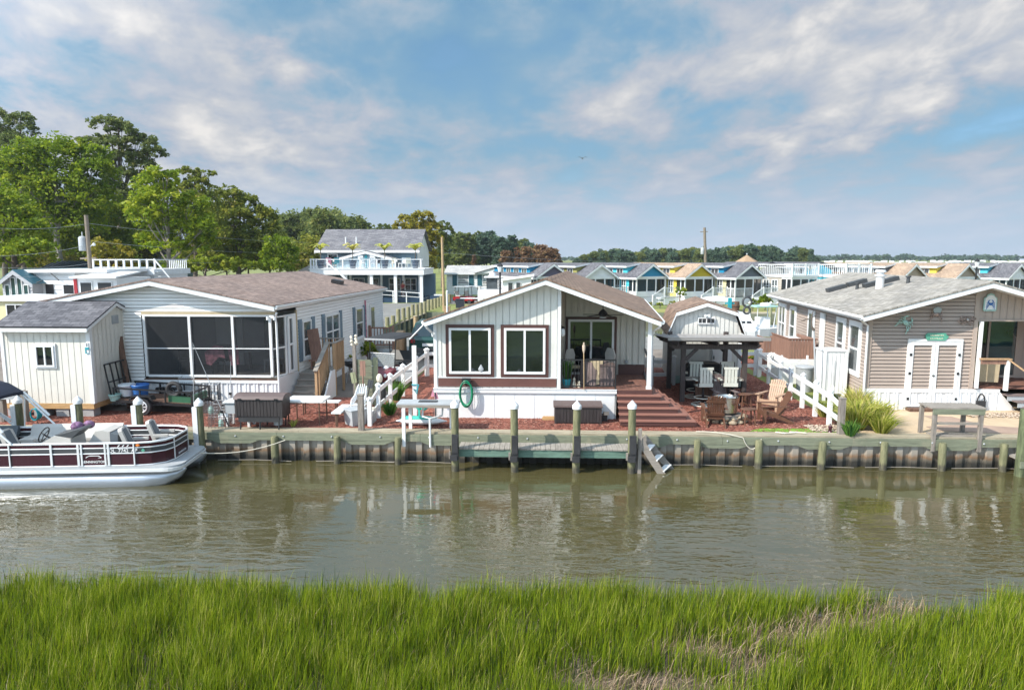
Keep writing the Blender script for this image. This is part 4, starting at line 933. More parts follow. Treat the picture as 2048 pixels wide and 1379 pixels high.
# ------------------------------------------------------------------ pergola, bar, stools
px_, pz_ = D(1365,803,22.95)
PX0, PX1 = D(1365,760,22.95)[0], D(1485,760,23.1)[0]; PY0, PY1 = 22.95, 25.35
pg = thing('pergola', 'dark timber pergola bar with a flat ribbed metal roof', 'pergola', (PX0,PY0,0)); pw = PX1-PX0
zb = D(1400,693,PY0)[1]; zr_ = D(1430,662,PY0-.3)[1]
for x in (0,pw):
    for y in (0,PY1-PY0):
        mb = MB(); mb.b(x-.075,x+.075,y-.075,y+.075,0,zb+.25); mb.build('post', M['pergola'], pg)
        mb = MB(); s = 1 if x == 0 else -1; mb.beam((x+s*.076,y,zb-.45),(x+s*.46,y,zb-.06),.07,.11); mb.build('brace', M['pergola'], pg)
for y in (-.1,.1,PY1-PY0-.1,PY1-PY0+.1):
    mb = MB(); z0 = zb-.07; z1 = zb+.08; e = .5
    mb.pxz([(-e,z1),(-e+.02,z1-.05),(-e+.18,z0),(pw+e-.18,z0),(pw+e-.02,z1-.05),(pw+e,z1)], y-.02, y+.02); mb.build('cross_beam', M['pergola'], pg)
for i in range(3):
    x = -.28+i*(pw+.56)/2; mb = MB(); mb.b(x-.022,x+.022,-.5,PY1-PY0+.1,zb+.083,zb+.09); mb.pyz([(-.5,zb+.085),(PY1-PY0+.5,zb-.13),(PY1-PY0+.5,zb+.0),(-.5,zb+.21)],x-.022,x+.022); mb.build('rafter', M['pergola'], pg)
mb = MB(); mb.b(-.45,pw+.45,-.42,-.36,zb+.213,zb+.32); mb.b(-.42,pw+.42,PY1/2-PY0/2-.03,PY1/2-PY0/2+.03,zb+.09,zb+.18); mb.build('purlin', M['pergola'], pg)
mb = MB(); n = 24; zz = zb+.345; pts = []
x = -.62
while x < pw+.62:
    pts += [(x,0),(x+.03,.025),(x+.05,.025),(x+.08,0)]; x += .20
sl_ = lambda y: .10*(y+.55)/3.2
for (a,d1),(b_,d2) in zip(pts,pts[1:]): mb.add([(a,-.58,zz+d1),(b_,-.58,zz+d2),(b_,PY1-PY0+.55,zz+d2-.26),(a,PY1-PY0+.55,zz+d1-.26)],[(0,1,2,3)])
mb.b(-.64,pw+.64,-.61,-.585,zz-.07,zz+.035); mb.build('metal_roof', M['metal_roof'], pg)
bz = D(1425,755,PY0+.05)[1]
mb = MB(); mb.b(.077,pw-.077,-.24,.26,bz-.05,bz); mb.build('bar_top', M['grey_wood'], pg)
mb = MB(); mb.b(.45,pw-.5,.02,.09,.05,bz-.052); mb.build('bar_panel', M['dark_wood_v'], pg)
t = thing('bar_box', 'small wooden box standing on the pergola bar top', 'box', (PX0+pw*.56,PY0+.0,bz+.002)); mb = MB(); mb.b(-.13,.13,-.08,.08,0,.10); mb.b(-.14,.14,-.09,.09,.102,.12); mb.build('box', M['cloth_taupe'], t)
def bar_stool(loc, rz, label):
    t = thing('bar_stool', label, 'stool', loc, rz, 'swivel stools at the pergola bar')
    mb = MB(); mb.tube([(.36*cos(a),.36*sin(a),.02) for a in [2*pi*i/20 for i in range(21)]], .022, 6, False); mb.b(-.36,.36,-.02,.02,.01,.04); mb.b(-.02,.02,-.36,.36,.042,.06); mb.build('base_ring', M['stool'], t, True)
    mb = MB(); mb.tube([(.28*cos(a),.28*sin(a),.26) for a in [2*pi*i/20 for i in range(21)]], .018, 6, False); mb.build('foot_ring', M['stool'], t, True)
    mb = MB(); mb.lathe([(.05,.06),(.04,.62)], n=10); mb.build('column', M['black'], t, True)
    mb = MB()
    for i in range(5): mb.b(-.24,.24,-.23+i*.093,-.23+i*.093+.082,.64,.67)
    mb.build('seat', M['stool'], t)
    mb = MB()
    for i in range(4): mb.b(-.20+i*.104,-.20+i*.104+.082,-.275,-.25,.78,1.22)
    mb.b(-.23,.23,-.28,-.252,1.222,1.30); mb.b(-.23,.23,-.282,-.25,.66,.775); mb.build('backrest', M['stool'], t)
    for s in (-1,1):
        mb = MB(); mb.b(s*.31-.04,s*.31+.04,-.27,.12,.86,.885); mb.build('armrest', M['stool'], t)
        mb = MB(); mb.tube([(s*.25,-.262,.66),(s*.25,-.27,1.28)], .018, 6); mb.tube([(s*.25,.08,.66),(s*.30,.08,.86)], .018, 6); mb.build('side_frame', M['black'], t)
    return t
bar_stool((D(1404,800,22.55)[0],22.45,0), .10, 'off white slatted bar stool at the front left of the pergola bar')
bar_stool((D(1454,798,22.7)[0],22.55,0), -.05, 'off white slatted bar stool at the front right, behind the fire pit chair')
bar_stool((D(1390,770,23.8)[0],23.75,0), pi-.2+pi, 'off white slatted bar stool behind the bar on its left end')
bar_stool((D(1446,770,23.9)[0],23.8,0), pi+.1+pi, 'off white slatted bar stool behind the bar on its right end')
gx = D(1410,750,25.0)[0]
t = thing('covered_grill', 'long grill island under a black cloth cover inside the pergola', 'grill', (gx,25.05,0))
mb = MB(); a0 = D(1369,732,25.0)[0]-gx; b0 = D(1452,734,25.0)[0]-gx; zt0 = D(1410,725,25)[1]; zt1 = D(1369,733,25)[1]
mb.pxz([(a0,0),(b0,0),(b0+.02,zt1),(b0-.35,zt0),(a0+.35,zt0),(a0-.02,zt1)], -.38, .38); mb.build('cover', M['blackcloth'], t)
t = thing('storage_cubes', 'small white and red boxes under the right end of the bar', 'box', (D(1474,790,23.3)[0],23.3,0))
mb = MB(); mb.b(-.18,.18,-.1,.1,.50,.75); mb.build('blue_tin', paint('patterned_tin',(.45,.58,.60),.5,.4,14), t); mb = MB(); mb.b(-.2,.2,-.12,.12,.43,.495); mb.b(-.19,-.15,-.1,.1,0,.428); mb.b(.15,.19,-.1,.1,0,.428); mb.build('stand', M['charcoal'], t); mb = MB(); mb.b(-.12,.12,-.09,.09,.02,.3); mb.build('red_bucket', M['pink'], t)

# gambrel shed
SY = 26.2
sL, sR, sA = D(1340,700,SY)[0], D(1481,700,SY)[0], D(1411,605,SY); zE = D(1338,662,SY)[1]; zK = D(1352,624,SY)[1]; xk = D(1353,624,SY)[0]
t = thing('gambrel_shed', 'white board shed with a brown barn roof behind the pergola', 'shed', ((sL+sR)/2,SY,0)); cx_ = (sL+sR)/2; hw = (sR-sL)/2; kx = cx_-xk; zA = sA[1]
xs_ = lambda x,y,z: (x+.10*y,y,z)
ga = [(-hw,.05),(hw,.05),(hw,zE-.05),(kx-.06,zK-.05),(0,zA-.06),(-kx+.06,zK-.05),(-hw,zE-.05)]
mb = MB(xs_); boards(mb, ga, lambda u,z,d:(u,-d,z), .17, .03, .02); mb.build('front_wall', M['cream_board'], t)
mb = MB(xs_); boards(mb, [(0,.1),(3.4,.1),(3.4,zE-.1),(0,zE-.1)], lambda u,z,d:(-hw-d,u,z), .2, .025, .016); mb.poly([(hw,0,.1),(hw,3.4,.1),(hw,3.4,zE-.1),(hw,0,zE-.1)]); mb.poly([(x,3.4,z) for x,z in ga]); mb.build('side_wall', M['cream_board'], t)
mb = MB(xs_); rp = [(-hw-.16,zE-.14),(-kx-.02,zK),(0,zA),(kx+.02,zK),(hw+.16,zE-.14)]
for (a,za),(b_,zb_) in zip(rp,rp[1:]): mb.ext([(a,-.22,za),(b_,-.22,zb_),(b_,3.55,zb_),(a,3.55,za)],(0,0,.045))
mb.build('roof', M['shingle_brown'], t)
mb = MB(xs_)
for (a,za),(b_,zb_) in zip(rp,rp[1:]): mb.ext([(a,-.24,za-.004),(b_,-.24,zb_-.004),(b_,-.24,zb_-.13),(a,-.24,za-.13)],(0,.03,0))
mb.b(-hw-.03,-hw+.09,-.03,-.004,.05,zE-.1); mb.b(hw-.09,hw+.03,-.03,-.004,.05,zE-.1); mb.build('trim', M['white'], t)
frs = lambda u,z,d: (u,-d,z)
wz = D(1410,641,SY)[1]; window(t, frs, -.33, .33, wz-.12, wz+.12, bars='vV', fw=.035)
dx_ = D(1443,720,SY)[0]-cx_; dw = .37; dzt = D(1443,692,SY)[1]
mb = MB(); mb.b(dx_-dw,dx_+dw,-.055,-.022,.1,dzt); mb.b(dx_-dw+.1,dx_+dw-.1,-.064,-.056,.2,.95); mb.b(dx_-dw+.1,dx_+dw-.1,-.064,-.056,1.05,dzt-.1); dd = mb.build('door', M['white'], t); mb = MB(); mb.b(dx_-dw+.04,dx_-dw+.07,-.09,-.06,1.0,1.12); mb.build('handle', M['black'], dd)
mb = MB(); mb.cb((-.02,-.12,zA-.48),(.12,.14,.08)); mb.lathe([(.055,0),(.04,.09)], (-.08,-.22,zA-.52), 8); mb.lathe([(.055,0),(.04,.09)], (.06,-.22,zA-.52), 8); mb.build('flood_light', M['plastic_white'], t)
mb = MB(xs_); x = -hw
for k in range(2):
    xx = -hw-.05 if k == 0 else -hw+.55
    for i in range(9):
        mb.beam((xx+i*.06,-.07,.05),(xx+i*.06+.3,-.07,.35),.014,.01,(0,1,0)); mb.beam((xx+i*.06+.3,-.06,.05),(xx+i*.06,-.06,.35),.014,.01,(0,1,0))
mb.build('lattice_skirt', M['mint'], t)

# ------------------------------------------------------------------ fire pit and its chairs
fx, fy = D(1457,835,19.95)[0], 20.25
t = thing('fire_pit', 'stainless steel drum fire pit on a ring of stones', 'fire pit', (fx,fy,0))
mb = MB(); mb.lathe([(.34,.30),(.34,.72),(.345,.74),(.31,.745),(.29,.70),(.29,.42)], n=28); mb.build('drum', M['steel'], t, True); mb = MB(); mb.lathe([(.30,.24),(.30,.295)], n=20); mb.build('stand', M['black'], t, True)
mb = MB()
for r_, zz, n in ((.52,.06,13),(.50,.17,12)):
    for i in range(n):
        a = 2*pi*(i+.5*(zz>.1))/n; mb.ball((r_*cos(a),r_*sin(a),zz), .115+RN.uniform(-.015,.02), 6, .62)
mb.build('stone_ring', M['stone'], t, True); mb = MB(); mb.lathe([(.45,.0),(.45,.235)], n=20); mb.build('ash_bed', M['dirt'], t)
def adirondack(loc, rz, label, mat):
    """chair facing local -y"""
    t = thing('adirondack_chair', label, 'chair', loc, rz, 'adirondack chairs around the fire pit')
    mb = MB()
    for i in range(6): yy = -.28+i*.095; mb.cb((0,yy,.37-.028*i),(.56,.085,.022),0,-.29)
    mb.build('seat', M[mat], t)
    mb = MB(); n = 7
    for i in range(n):
        x = (i-(n-1)/2)*.066; hh = .78-.9*x*x*1.2; tx = x*1.22
        mb.beam((x,.20,.24),(tx,.20+hh*.44,.24+hh*.95),.060,.02,(0,-1,.4))
    mb.build('backrest', M[mat], t)
    mb = MB(); mb.cb((0,.275,.36),(.56,.025,.09),0,-.4); mb.cb((0,.46,.78),(.60,.025,.07),0,-.4); mb.build('back_brace', M[mat], t)
    for s in (-1,1):
        mb = MB(); mb.pxy([(s*.26,-.42),(s*.40,-.44),(s*.41,-.2),(s*.36,.42),(s*.29,.42)], .545, .57); mb.build('armrest', M[mat], t)
        mb = MB(); mb.b(s*.32-.035,s*.32+.035,-.36,-.26,0,.543); mb.build('front_leg', M[mat], t)
        mb = MB(); mb.pyz([(-.34,.32),(-.34,.42),(.1,.30),(.62,.06),(.66,0),(.54,0),(.1,.17)], s*.27-.018, s*.27+.018); mb.build('rear_leg', M[mat], t)
    mb = MB(); mb.b(-.27,.27,-.345,-.325,.24,.40); mb.build('front_apron', M[mat], t); t.scale = (.93,.93,.95)
    return t
def gp(px, py): return G(px, py, 0)
x, y = gp(1428,848); adirondack((x,y+.05,0), pi-.12, 'dark brown adirondack chair nearest the canal with its back turned', 'adk_brown')
x, y = gp(1452,815); adirondack((x-.05,y+.2,0), .15, 'greyish brown adirondack chair between the bar stools and the fire pit', 'cloth_taupe')
x, y = gp(1540,822); adirondack((x+.1,y+.2,0), -.75, 'light tan adirondack chair facing the fire pit from the right', 'adk_tan')
x, y = gp(1545,845); adirondack((x,y+.1,0), -1.62, 'brown adirondack chair seen from its side at the right of the fire pit', 'adk_brown')
def side_table(loc, label):
    t = thing('side_table', label, 'table', loc, .2, 'round side tables by the fire pit')
    mb = MB(); mb.lathe([(.24,.47),(.245,.49),(.24,.50)], n=20, sy=.75); mb.build('tabletop', M['adk_brown'], t, True)
    for sx in (-1,1):
        for sy in (-1,1): mb = MB(); mb.tube([(sx*.17,sy*.13,0),(sx*.13,sy*.09,.468)], .022, 6); mb.build('leg', M['adk_brown'], t)
    mb = MB(); mb.b(-.15,.15,-.015,.015,.16,.2); mb.b(-.015,.015,-.11,.11,.161,.199); mb.build('stretcher', M['adk_brown'], t)
x, y = gp(1497,850); side_table((x-.02,y,0), 'brown side table in front of the fire pit, nearer the canal')
x, y = gp(1490,818); side_table((x,y+.05,0), 'brown side table to the rear right of the fire pit')
x, y = gp(1512,812); 
t = thing('footrest', 'low brown footrest between the rear table and tan chair', 'footrest', (x,y+.25,0)); mb = MB()
for i in range(3): mb.b(-.38,.30,-.14+i*.1,-.14+i*.1+.085,.36,.385)
mb.build('seat', M['adk_brown'], t); mb = MB(); mb.b(-.34,-.29,-.12,.12,0,.358); mb.b(.22,.27,-.12,.12,0,.358); mb.build('leg', M['adk_brown'], t)
t = thing('garden_lantern', 'small maroon lantern at the foot of the right fence', 'lantern', (D(1660,862,18.95)[0],18.95,.01)); mb = MB(); mb.lathe([(.07,0),(.06,.03),(.03,.06),(.045,.09),(.055,.16),(.03,.2),(.01,.25)], n=12); mb.build('body', M['maroon'], t, True)
# ================================================================== left lot
def text_mesh(s, size, mat, name, par, m4, ext=.002, bold=0.0):
    cu = bpy.data.curves.new('t', 'FONT'); cu.body = s; cu.size = size; cu.extrude = ext; cu.align_x = 'CENTER'; cu.align_y = 'CENTER'; cu.offset = bold; cu.resolution_u = 3
    o = bpy.data.objects.new('t', cu); C.objects.link(o); bpy.context.view_layer.update()
    me = bpy.data.meshes.new_from_object(o.evaluated_get(bpy.context.evaluated_depsgraph_get())); bpy.data.objects.remove(o); bpy.data.curves.remove(cu)
    me.name = name; me.materials.clear(); me.materials.append(mat)
    q = bpy.data.objects.new(name, me); C.objects.link(q); q.parent = par; q.matrix_local = m4; return q
def face_m(loc, rz=0.0): return Matrix.Translation(loc) @ Matrix.Rotation(rz,4,'Z') @ Matrix.Rotation(pi/2,4,'X')

LH = thing('screened_porch_house', 'white lap sided house with a large screened porch and rosy grey roof', 'house', (-8.5,21.75,0))
K2 = .052
xl = lambda x, y, z: (x+K2*y, y, z)
AX = -12.38+8.5; EL, ER = -16.35+8.5, -8.36+8.5
def zl(x): return 4.17-((4.17-3.36)/(ER-AX) if x > AX else (4.17-3.40)/(AX-EL))*abs(x-AX)
pl_, pr_ = -4.36, -.02
frl = lambda u,z,d:(u,-d,z)
mb = MB()
lap(mb, [(-7.75,.62),(pl_-.09,.62),(pl_-.09,3.0),(-7.75,3.0)], frl)
lap(mb, [(-7.75,3.0),(0,3.0),(0,zl(0)-.17),(AX,zl(AX)-.17),(-7.75,zl(-7.75)-.17)], frl); mb.build('front_wall', M['lap_white'], LH)
mb = MB(xl)
lap(mb, [(1.6,.62),(12.4,.62),(12.4,zl(0)-.17),(1.6,zl(0)-.17)], lambda u,z,d:(d,u,z)); mb.build('side_wall', M['lap_white'], LH)
mb = MB(xl); mb.poly([(-7.75,0,0),(-7.75,12.4,0),(-7.75,12.4,3.1),(-7.75,0,3.1)]); mb.poly([(-7.75,12.4,0),(0,12.4,0),(0,12.4,zl(0)-.2),(AX,12.4,zl(AX)-.2),(-7.75,12.4,3.1)]); mb.build('rear_wall', M['lap_white'], LH)
mb = MB(xl); corrugated(mb, 1.62, 12.4, 0, .615, lambda u,z,d:(d-.02,u,z), .29, .03); mb.build('side_skirting', M['skirt'], LH)
gable_roof(LH, xl, EL, AX, ER, -.42, 12.6, zl(EL), 4.17, zl(ER), .05, 'shingle_rose', 'white', fasc=.2)
# porch: knee panel, header, screens
mb = MB(); mb.b(pl_-.08,.02,-.03,.05,3.0-.0,3.13); mb.build('porch_header', M['cloth_tan'], LH)
mb = MB()
for x in (pl_, pl_+1.50, pl_+2.93, -.19): mb.b(x-.04,x+.04,-.05,.05,.98,2.95)
mb.b(pl_+.041,-.231,-.045,.045,.96,1.03); mb.b(pl_-.05,.02,-.04,.046,2.951,2.998)
for a,b_ in ((pl_+.041,pl_+1.459),(pl_+1.541,pl_+2.889),(pl_+2.971,-.231)): mb.b(a,b_,-.03,.03,1.89,1.92)
mb.build('porch_frame', M['white'], LH)
mb = MB(); mb.poly([(pl_,0,1.0),(-.16,0,1.0),(-.16,0,2.95),(pl_,0,2.95)]); mb.build('porch_screen', M['screen'], LH)
mb = MB(); mb.b(pl_-.1,.03,-.07,-.005,.87,.90); mb.build('sill_board', M['dark_wood_v'], LH)
mb = MB(); corrugated(mb, pl_-3.4, .0, 0, .76, lambda u,z,d:(u,-.03-d,z), .29, .03); mb.build('skirting', M['skirt'], LH); mb = MB(); mb.b(pl_-3.4,.02,-.075,-.02,.765,.865); mb.build('skirting_band', M['white'], LH)
# interior of the porch
mb = MB(); mb.poly([(pl_,.02,.9),(0,.02,.9),(0,3.0,.9),(pl_,3.0,.9)]); mb.build('porch_floor', M['grey_wood_y'], LH)
mb = MB(); mb.poly([(pl_,3.0,.9),(0,3.0,.9),(0,3.0,3.1),(pl_,3.0,3.1)]); mb.poly([(pl_,0.02,.9),(pl_,3.0,.9),(pl_,3.0,3.1),(pl_,.02,3.1)]); mb.poly([(pl_,.05,3.05),(0,.05,3.05),(0,3,3.05),(pl_,3,3.05)]); mb.build('porch_inner_wall', M['plastic_grey'], LH)
mb = MB(); mb.b(-3.4,-2.4,2.9,2.99,.9,2.75); mb.build('inner_door', M['white'], LH); mb = MB(); mb.b(-1.6,-.7,2.93,2.99,1.6,2.7); mb.build('inner_window', M['glass_day'], LH)
# right side of the porch: screens, screen door
frs2 = lambda u,z,d: xl(d, u, z)
mb = MB(xl); mb.poly([(-.15,.03,1.0),(.0,.64,1.0),(.0,.64,2.9),(-.15,.03,2.9)]); mb.build('side_screen', M['screen'], LH)
mb = MB(xl); mb.b(-.03,.03,.63,.69,.95,2.96)
for z_ in (1.89,.97,2.92): mb.beam((-.14,.04,z_),(.0,.62,z_),.045,.045)
mb.build('side_frame', M['white'], LH)
mb = MB(xl); mb.b(-.028,.03,.0,1.6,.0,.935); mb.build('side_skirting', M['skirt'], LH)
mb = MB(xl); mb.b(-.02,.03,.69,1.52,.95,2.95); mb.build('door_jamb', M['white'], LH)
ds = window(LH, lambda u,z,d: xl(d+.03,u,z), .72, 1.16, .98, 2.90, bars='h', fw=.09, glass='screen', name='screen_door')
mb = MB(xl); mb.b(-.01,.04,1.53,1.62,.9,3.05); mb.build('door_post', M['cloth_tan'], LH)
for a, b_, bars in ((2.05,2.85,'h'),(4.3,5.85,'vh'),(8.0,9.05,'h')):
    f = window(LH, frs2, a, b_, 1.28, 2.62, bars=bars, glass='glass_day', fw=.06, sill=True, d0=.022)
    for s, y in ((0,a-.36),(1,b_+.06)):
        mb = MB(xl); mb.b(.02,.055,y,y+.30,1.2,2.70)
        for i in range(12): mb.b(.056,.064,y+.03,y+.27,1.26+i*.118,1.32+i*.118)
        mb.build('shutter', M['blue_shutter'], f)
    mb = MB(xl); mb.ext([(.012,a+.1,2.55),(.012,b_-.1,2.55),(.012,(a+b_)/2+.35,1.95),(.012,(a+b_)/2,2.3),(.012,(a+b_)/2-.35,1.95)],(.004,0,0)); 
mb = MB(xl); mb.b(.021,.06,10.1,10.9,.75,2.65); rd = mb.build('rear_door', M['white'], LH); mb = MB(xl); mb.b(.061,.07,10.25,10.75,1.5,2.5); mb.build('pane', M['glass_day'], rd)
mb = MB(xl); mb.b(.02,.09,9.35,9.40,.3,2.9); mb.build('flag_ribbon', M['pink'], LH)
downspout(LH, [xl(ER-8.36*0+.02,-.3,3.1),(.03,-.12,2.9),(.04,-.08,2.75),(.04,-.08,.95),(.05,-.09,.1)])
mb = MB(); mb.cb((-.02,-.26,2.97),(.14,.10,.09)); mb.lathe([(.055,0),(.05,.10)], (-.12,-.36,2.88), 8); mb.lathe([(.055,0),(.05,.10)], (.1,-.36,2.88), 8); mb.build('flood_light', M['plastic_white'], LH)
mb = MB(xl); mb.cb((AX+2.6,9.6,zl(AX+2.6)+.10),(.45,.45,.16),0,0,.2); mb.build('roof_vent', M['black'], LH)
# side stairs with landing
t = thing('entry_stairs', 'wooden entry stairs with a pine handrail beside the screened porch', 'stairs', (-8.4,22.1,0))
mb = MB()
for i in range(5):
    y0 = .05+.26*i; z = .17*(i+1); mb.b(.08,.92,y0,y0+.29,z-.04,z)
mb.build('tread', M['grey_wood'], t); mb = MB()
for i in range(5): y0 = .05+.26*i; z = .17*(i+1); mb.b(.09,.91,y0+.02,y0+.04,z-.168,z-.042)
mb.build('riser', M['grey_wood'], t)
mb = MB(); y = 1.40
while y < 2.5: mb.b(.05,1.25,y,y+.13,.83,.87); y += .14
mb.build('landing', M['grey_wood_y'], t)
mb = MB(); mb.b(.95,1.03,.1,.18,0,1.12); mb.b(.95,1.03,1.36,1.44,0,1.85); mb.b(1.2,1.28,2.42,2.5,0,1.85); mb.b(.12,.20,2.42,2.5,0,1.85); mb.b(1.2,1.28,1.40,1.48,0,1.85); mb.build('post', M['new_wood'], t)
mb = MB(); mb.beam((.99,.05,1.10),(.99,1.46,1.90),.15,.035); mb.b(.94,1.3,1.40,1.50,1.86,1.9); mb.b(1.19,1.29,1.5,2.5,1.86,1.9); mb.b(.1,1.3,2.42,2.53,1.905,1.94); mb.build('handrail', M['grey_wood'], t)
mb = MB()
for i in range(9): y = .22+i*.135; z = .17+y*.62; mb.b(1.0,1.035,y,y+.035,max(0,z-.2),z+.84)
for i in range(7): y = 1.58+i*.125; mb.b(1.215,1.25,y,y+.035,.88,1.855)
for i in range(8): x = .25+i*.12; mb.b(x,x+.035,2.44,2.475,.88,1.90)
mb.build('baluster', M['new_wood'], t)
t = thing('vinyl_sheet', 'white vinyl sheet leaning under the stair landing', 'panel', (-7.15,22.75,0)); mb = MB(); mb.pyz([(-.5,0),(.75,0),(.75,.95),(.35,.95),(-.5,.15)],-.015,.015); mb.build('sheet', M['skirt'], t); mb = MB(); mb.beam((-.018,-.5,.16),(-.018,.35,.96),.02,.05); mb.build('edge_strip', M['white'], t)
t = thing('timber_chair', 'brown wooden chair back standing on the stair landing', 'chair', (-7.9,24.1,.872)); mb = MB(); mb.beam((-.05,0,.3),(-.26,.15,1.42),.42,.025,(0,1,0)); mb.build('backrest', M['brown_fence'], t); mb = MB(); mb.b(-.3,.25,-.25,.25,.30,.34); mb.build('seat', M['brown_fence'], t)
for s in (-.22,.2):
    mb = MB(); mb.b(s-.03,s+.03,-.2,-.14,0,.298); mb.build('leg', M['brown_fence'], t)
# porch contents seen through the screen
t = thing('beach_towel', 'pink patterned towel draped over a chair inside the screened porch', 'towel', (-10.9,22.6,.9)); mb = MB(); mb.ext([(-.45,0,.75),(-.1,0,1.0),(.2,0,.95),(.25,0,.55),(.05,0,.6),(-.25,0,.3),(-.4,0,.35)],(0,.03,0)); mb.ext([(.35,0,.9),(.7,0,1.0),(.75,0,.35),(.45,0,.3)],(0,.03,0)); mb.build('cloth', M['pink'], t)
def simple_chair(name, loc, rz, label, mat, group=None, cat='chair'):
    t = thing(name, label, cat, loc, rz, group)
    mb = MB(); mb.b(-.25,.25,-.25,.25,.42,.46); mb.build('seat', M[mat], t); mb = MB(); mb.b(-.25,.25,.23,.27,.465,.95); mb.build('backrest', M[mat], t)
    for sx in (-1,1):
        for sy in (-1,1): mb = MB(); mb.b(sx*.22-.02,sx*.22+.02,sy*.22-.02,sy*.22+.02,0,.418); mb.build('leg', M[mat], t)
    return t
simple_chair('dining_chair', (-10.95,22.95,.902), 0, 'dark chair under the pink towel in the screened porch', 'charcoal')
simple_chair('dining_chair', (-9.2,23.2,.902), -.5, 'pale chair at the right side of the screened porch', 'plastic_grey')
simple_chair('dining_chair', (-12.2,23.0,.902), .4, 'dark chair at the left end of the screened porch', 'charcoal')
t = thing('porch_table', 'pale table inside the screened porch', 'table', (-10.2,23.6,.902)); mb = MB(); mb.lathe([(.55,.70),(.55,.73)], n=18); mb.build('tabletop', M['plastic_grey'], t); mb = MB(); mb.lathe([(.25,0),(.05,.05),(.05,.698)], n=12); mb.build('pedestal', M['charcoal'], t)

# cream shed
SX0, SX1, SYf, SYb = -16.32, -13.56, 20.0, 22.6
t = thing('cream_shed', 'cream storage shed with charcoal shingle roof raised on blocks', 'shed', ((SX0+SX1)/2,SYf,0)); hw = (SX1-SX0)/2; dp = SYb-SYf
zE = 2.80; zA = 3.42
mb = MB(); boards(mb, [(-hw,.42),(hw,.42),(hw,zE),(-hw,zE)], lambda u,z,d:(u,-d,z), .205, .016, .012); mb.build('front_wall', M['shed_cream'], t)
mb = MB(); boards(mb, [(0,.42),(dp,.42),(dp,zE),(dp/2,zA-.09),(0,zE)], lambda u,z,d:(hw+d,u,z), .205, .016, .012); mb.poly([(-hw,0,.42),(-hw,dp,.42),(-hw,dp,zE),(-hw,dp/2,zA-.09),(-hw,0,zE)]); mb.poly([(-hw,dp,.42),(hw,dp,.42),(hw,dp,zE),(-hw,dp,zE)]); mb.build('side_wall', M['shed_cream'], t)
mb = MB()
for y0,z0,y1,z1 in ((-.22,zE-.04,dp/2,zA),(dp+.1,zE+.02,dp/2,zA)): mb.ext([(-hw-.08,y0,z0),(hw+.10,y0,z0),(hw+.10,y1,z1),(-hw-.08,y1,z1)],(0,0,.045))
mb.build('roof', M['shingle_dark'], t)
mb = MB(); mb.b(-hw-.06,hw+.08,-.22,-.19,zE-.16,zE-.05); mb.b(-hw-.0,hw+.0,-.19,-.003,zE-.15,zE-.13)
mb.b(hw-.10,hw+.025,-.025,-.002,.42,zE-.04); mb.b(hw+.002,hw+.026,-.0,.09,.42,zE-.04)
mb.ext([(hw+.07,-.2,zE-.05),(hw+.07,dp/2,zA-.004),(hw+.07,dp/2,zA-.10),(hw+.07,-.2,zE-.14)],(.025,0,0)); mb.ext([(hw+.07,dp+.1,zE+.0),(hw+.07,dp/2,zA-.004),(hw+.07,dp/2,zA-.10),(hw+.07,dp+.1,zE-.09)],(.025,0,0)); mb.b(-hw-.02,-hw+.08,-.025,-.002,.42,zE-.04); mb.build('trim', M['white'], t)
x0, z1 = D(71,690,20); x1, z0 = D(112,733,20); cx_ = (SX0+SX1)/2
window(t, lambda u,z,d:(u,-d,z), x0-cx_, x1-cx_, z0, z1, trim='white', tw=.05, fw=.05)
mb = MB(); mb.b(hw+.003,hw+.02,dp/2-.17,dp/2+.17,2.75,3.02)
for i in range(5): mb.b(hw+.021,hw+.03,dp/2-.14,dp/2+.14,2.78+i*.048,2.81+i*.048)
mb.build('gable_vent', M['plastic_grey'], t)
mb = MB(); mb.b(-hw,hw,-.04,.06,.26,.415); mb.b(-hw,hw,dp-.1,dp,.26,.415); mb.b(hw-.1,hw,.07,dp-.11,.26,.415); mb.build('skid_beam', M['new_wood_x'], t)
for x in (-hw+.2,-.35,.35,hw-.25):
    for y in (.0,dp-.35): mb = MB(); mb.b(x-.2,x+.2,y,y+.32,0,.258); mb.build('block', M['block'], t)
sg = bpy.data.objects.new('address_sign', None); C.objects.link(sg); sg.parent = t
xx = D(176,700,20)[0]-cx_
mb = MB(); mb.b(xx-.05,xx+.05,-.045,-.028,1.98,2.30); mb.build('backing', M['white'], sg); mb = MB(); mb.b(xx-.055,xx+.06,-.056,-.046,2.09,2.16); mb.b(xx-.055,xx-.02,-.055,-.046,1.97,2.088); mb.b(xx-.019,xx+.05,-.055,-.046,1.97,1.99); mb.build('teal_mark', M['aqua'], sg)
text_mesh('2', .12, M['navy_letter'], 'lettering', sg, face_m((xx,-.05,2.24)), .003)
t = thing('leaning_timber', 'reddish brown squared timber leaning between shed and porch house', 'timber', (-13.25,21.35,0)); mb = MB(); mb.beam((.05,-.15,.02),(-.36,.20,2.30),.16,.12); mb.build('baulk', M['dark_wood_v'], t)
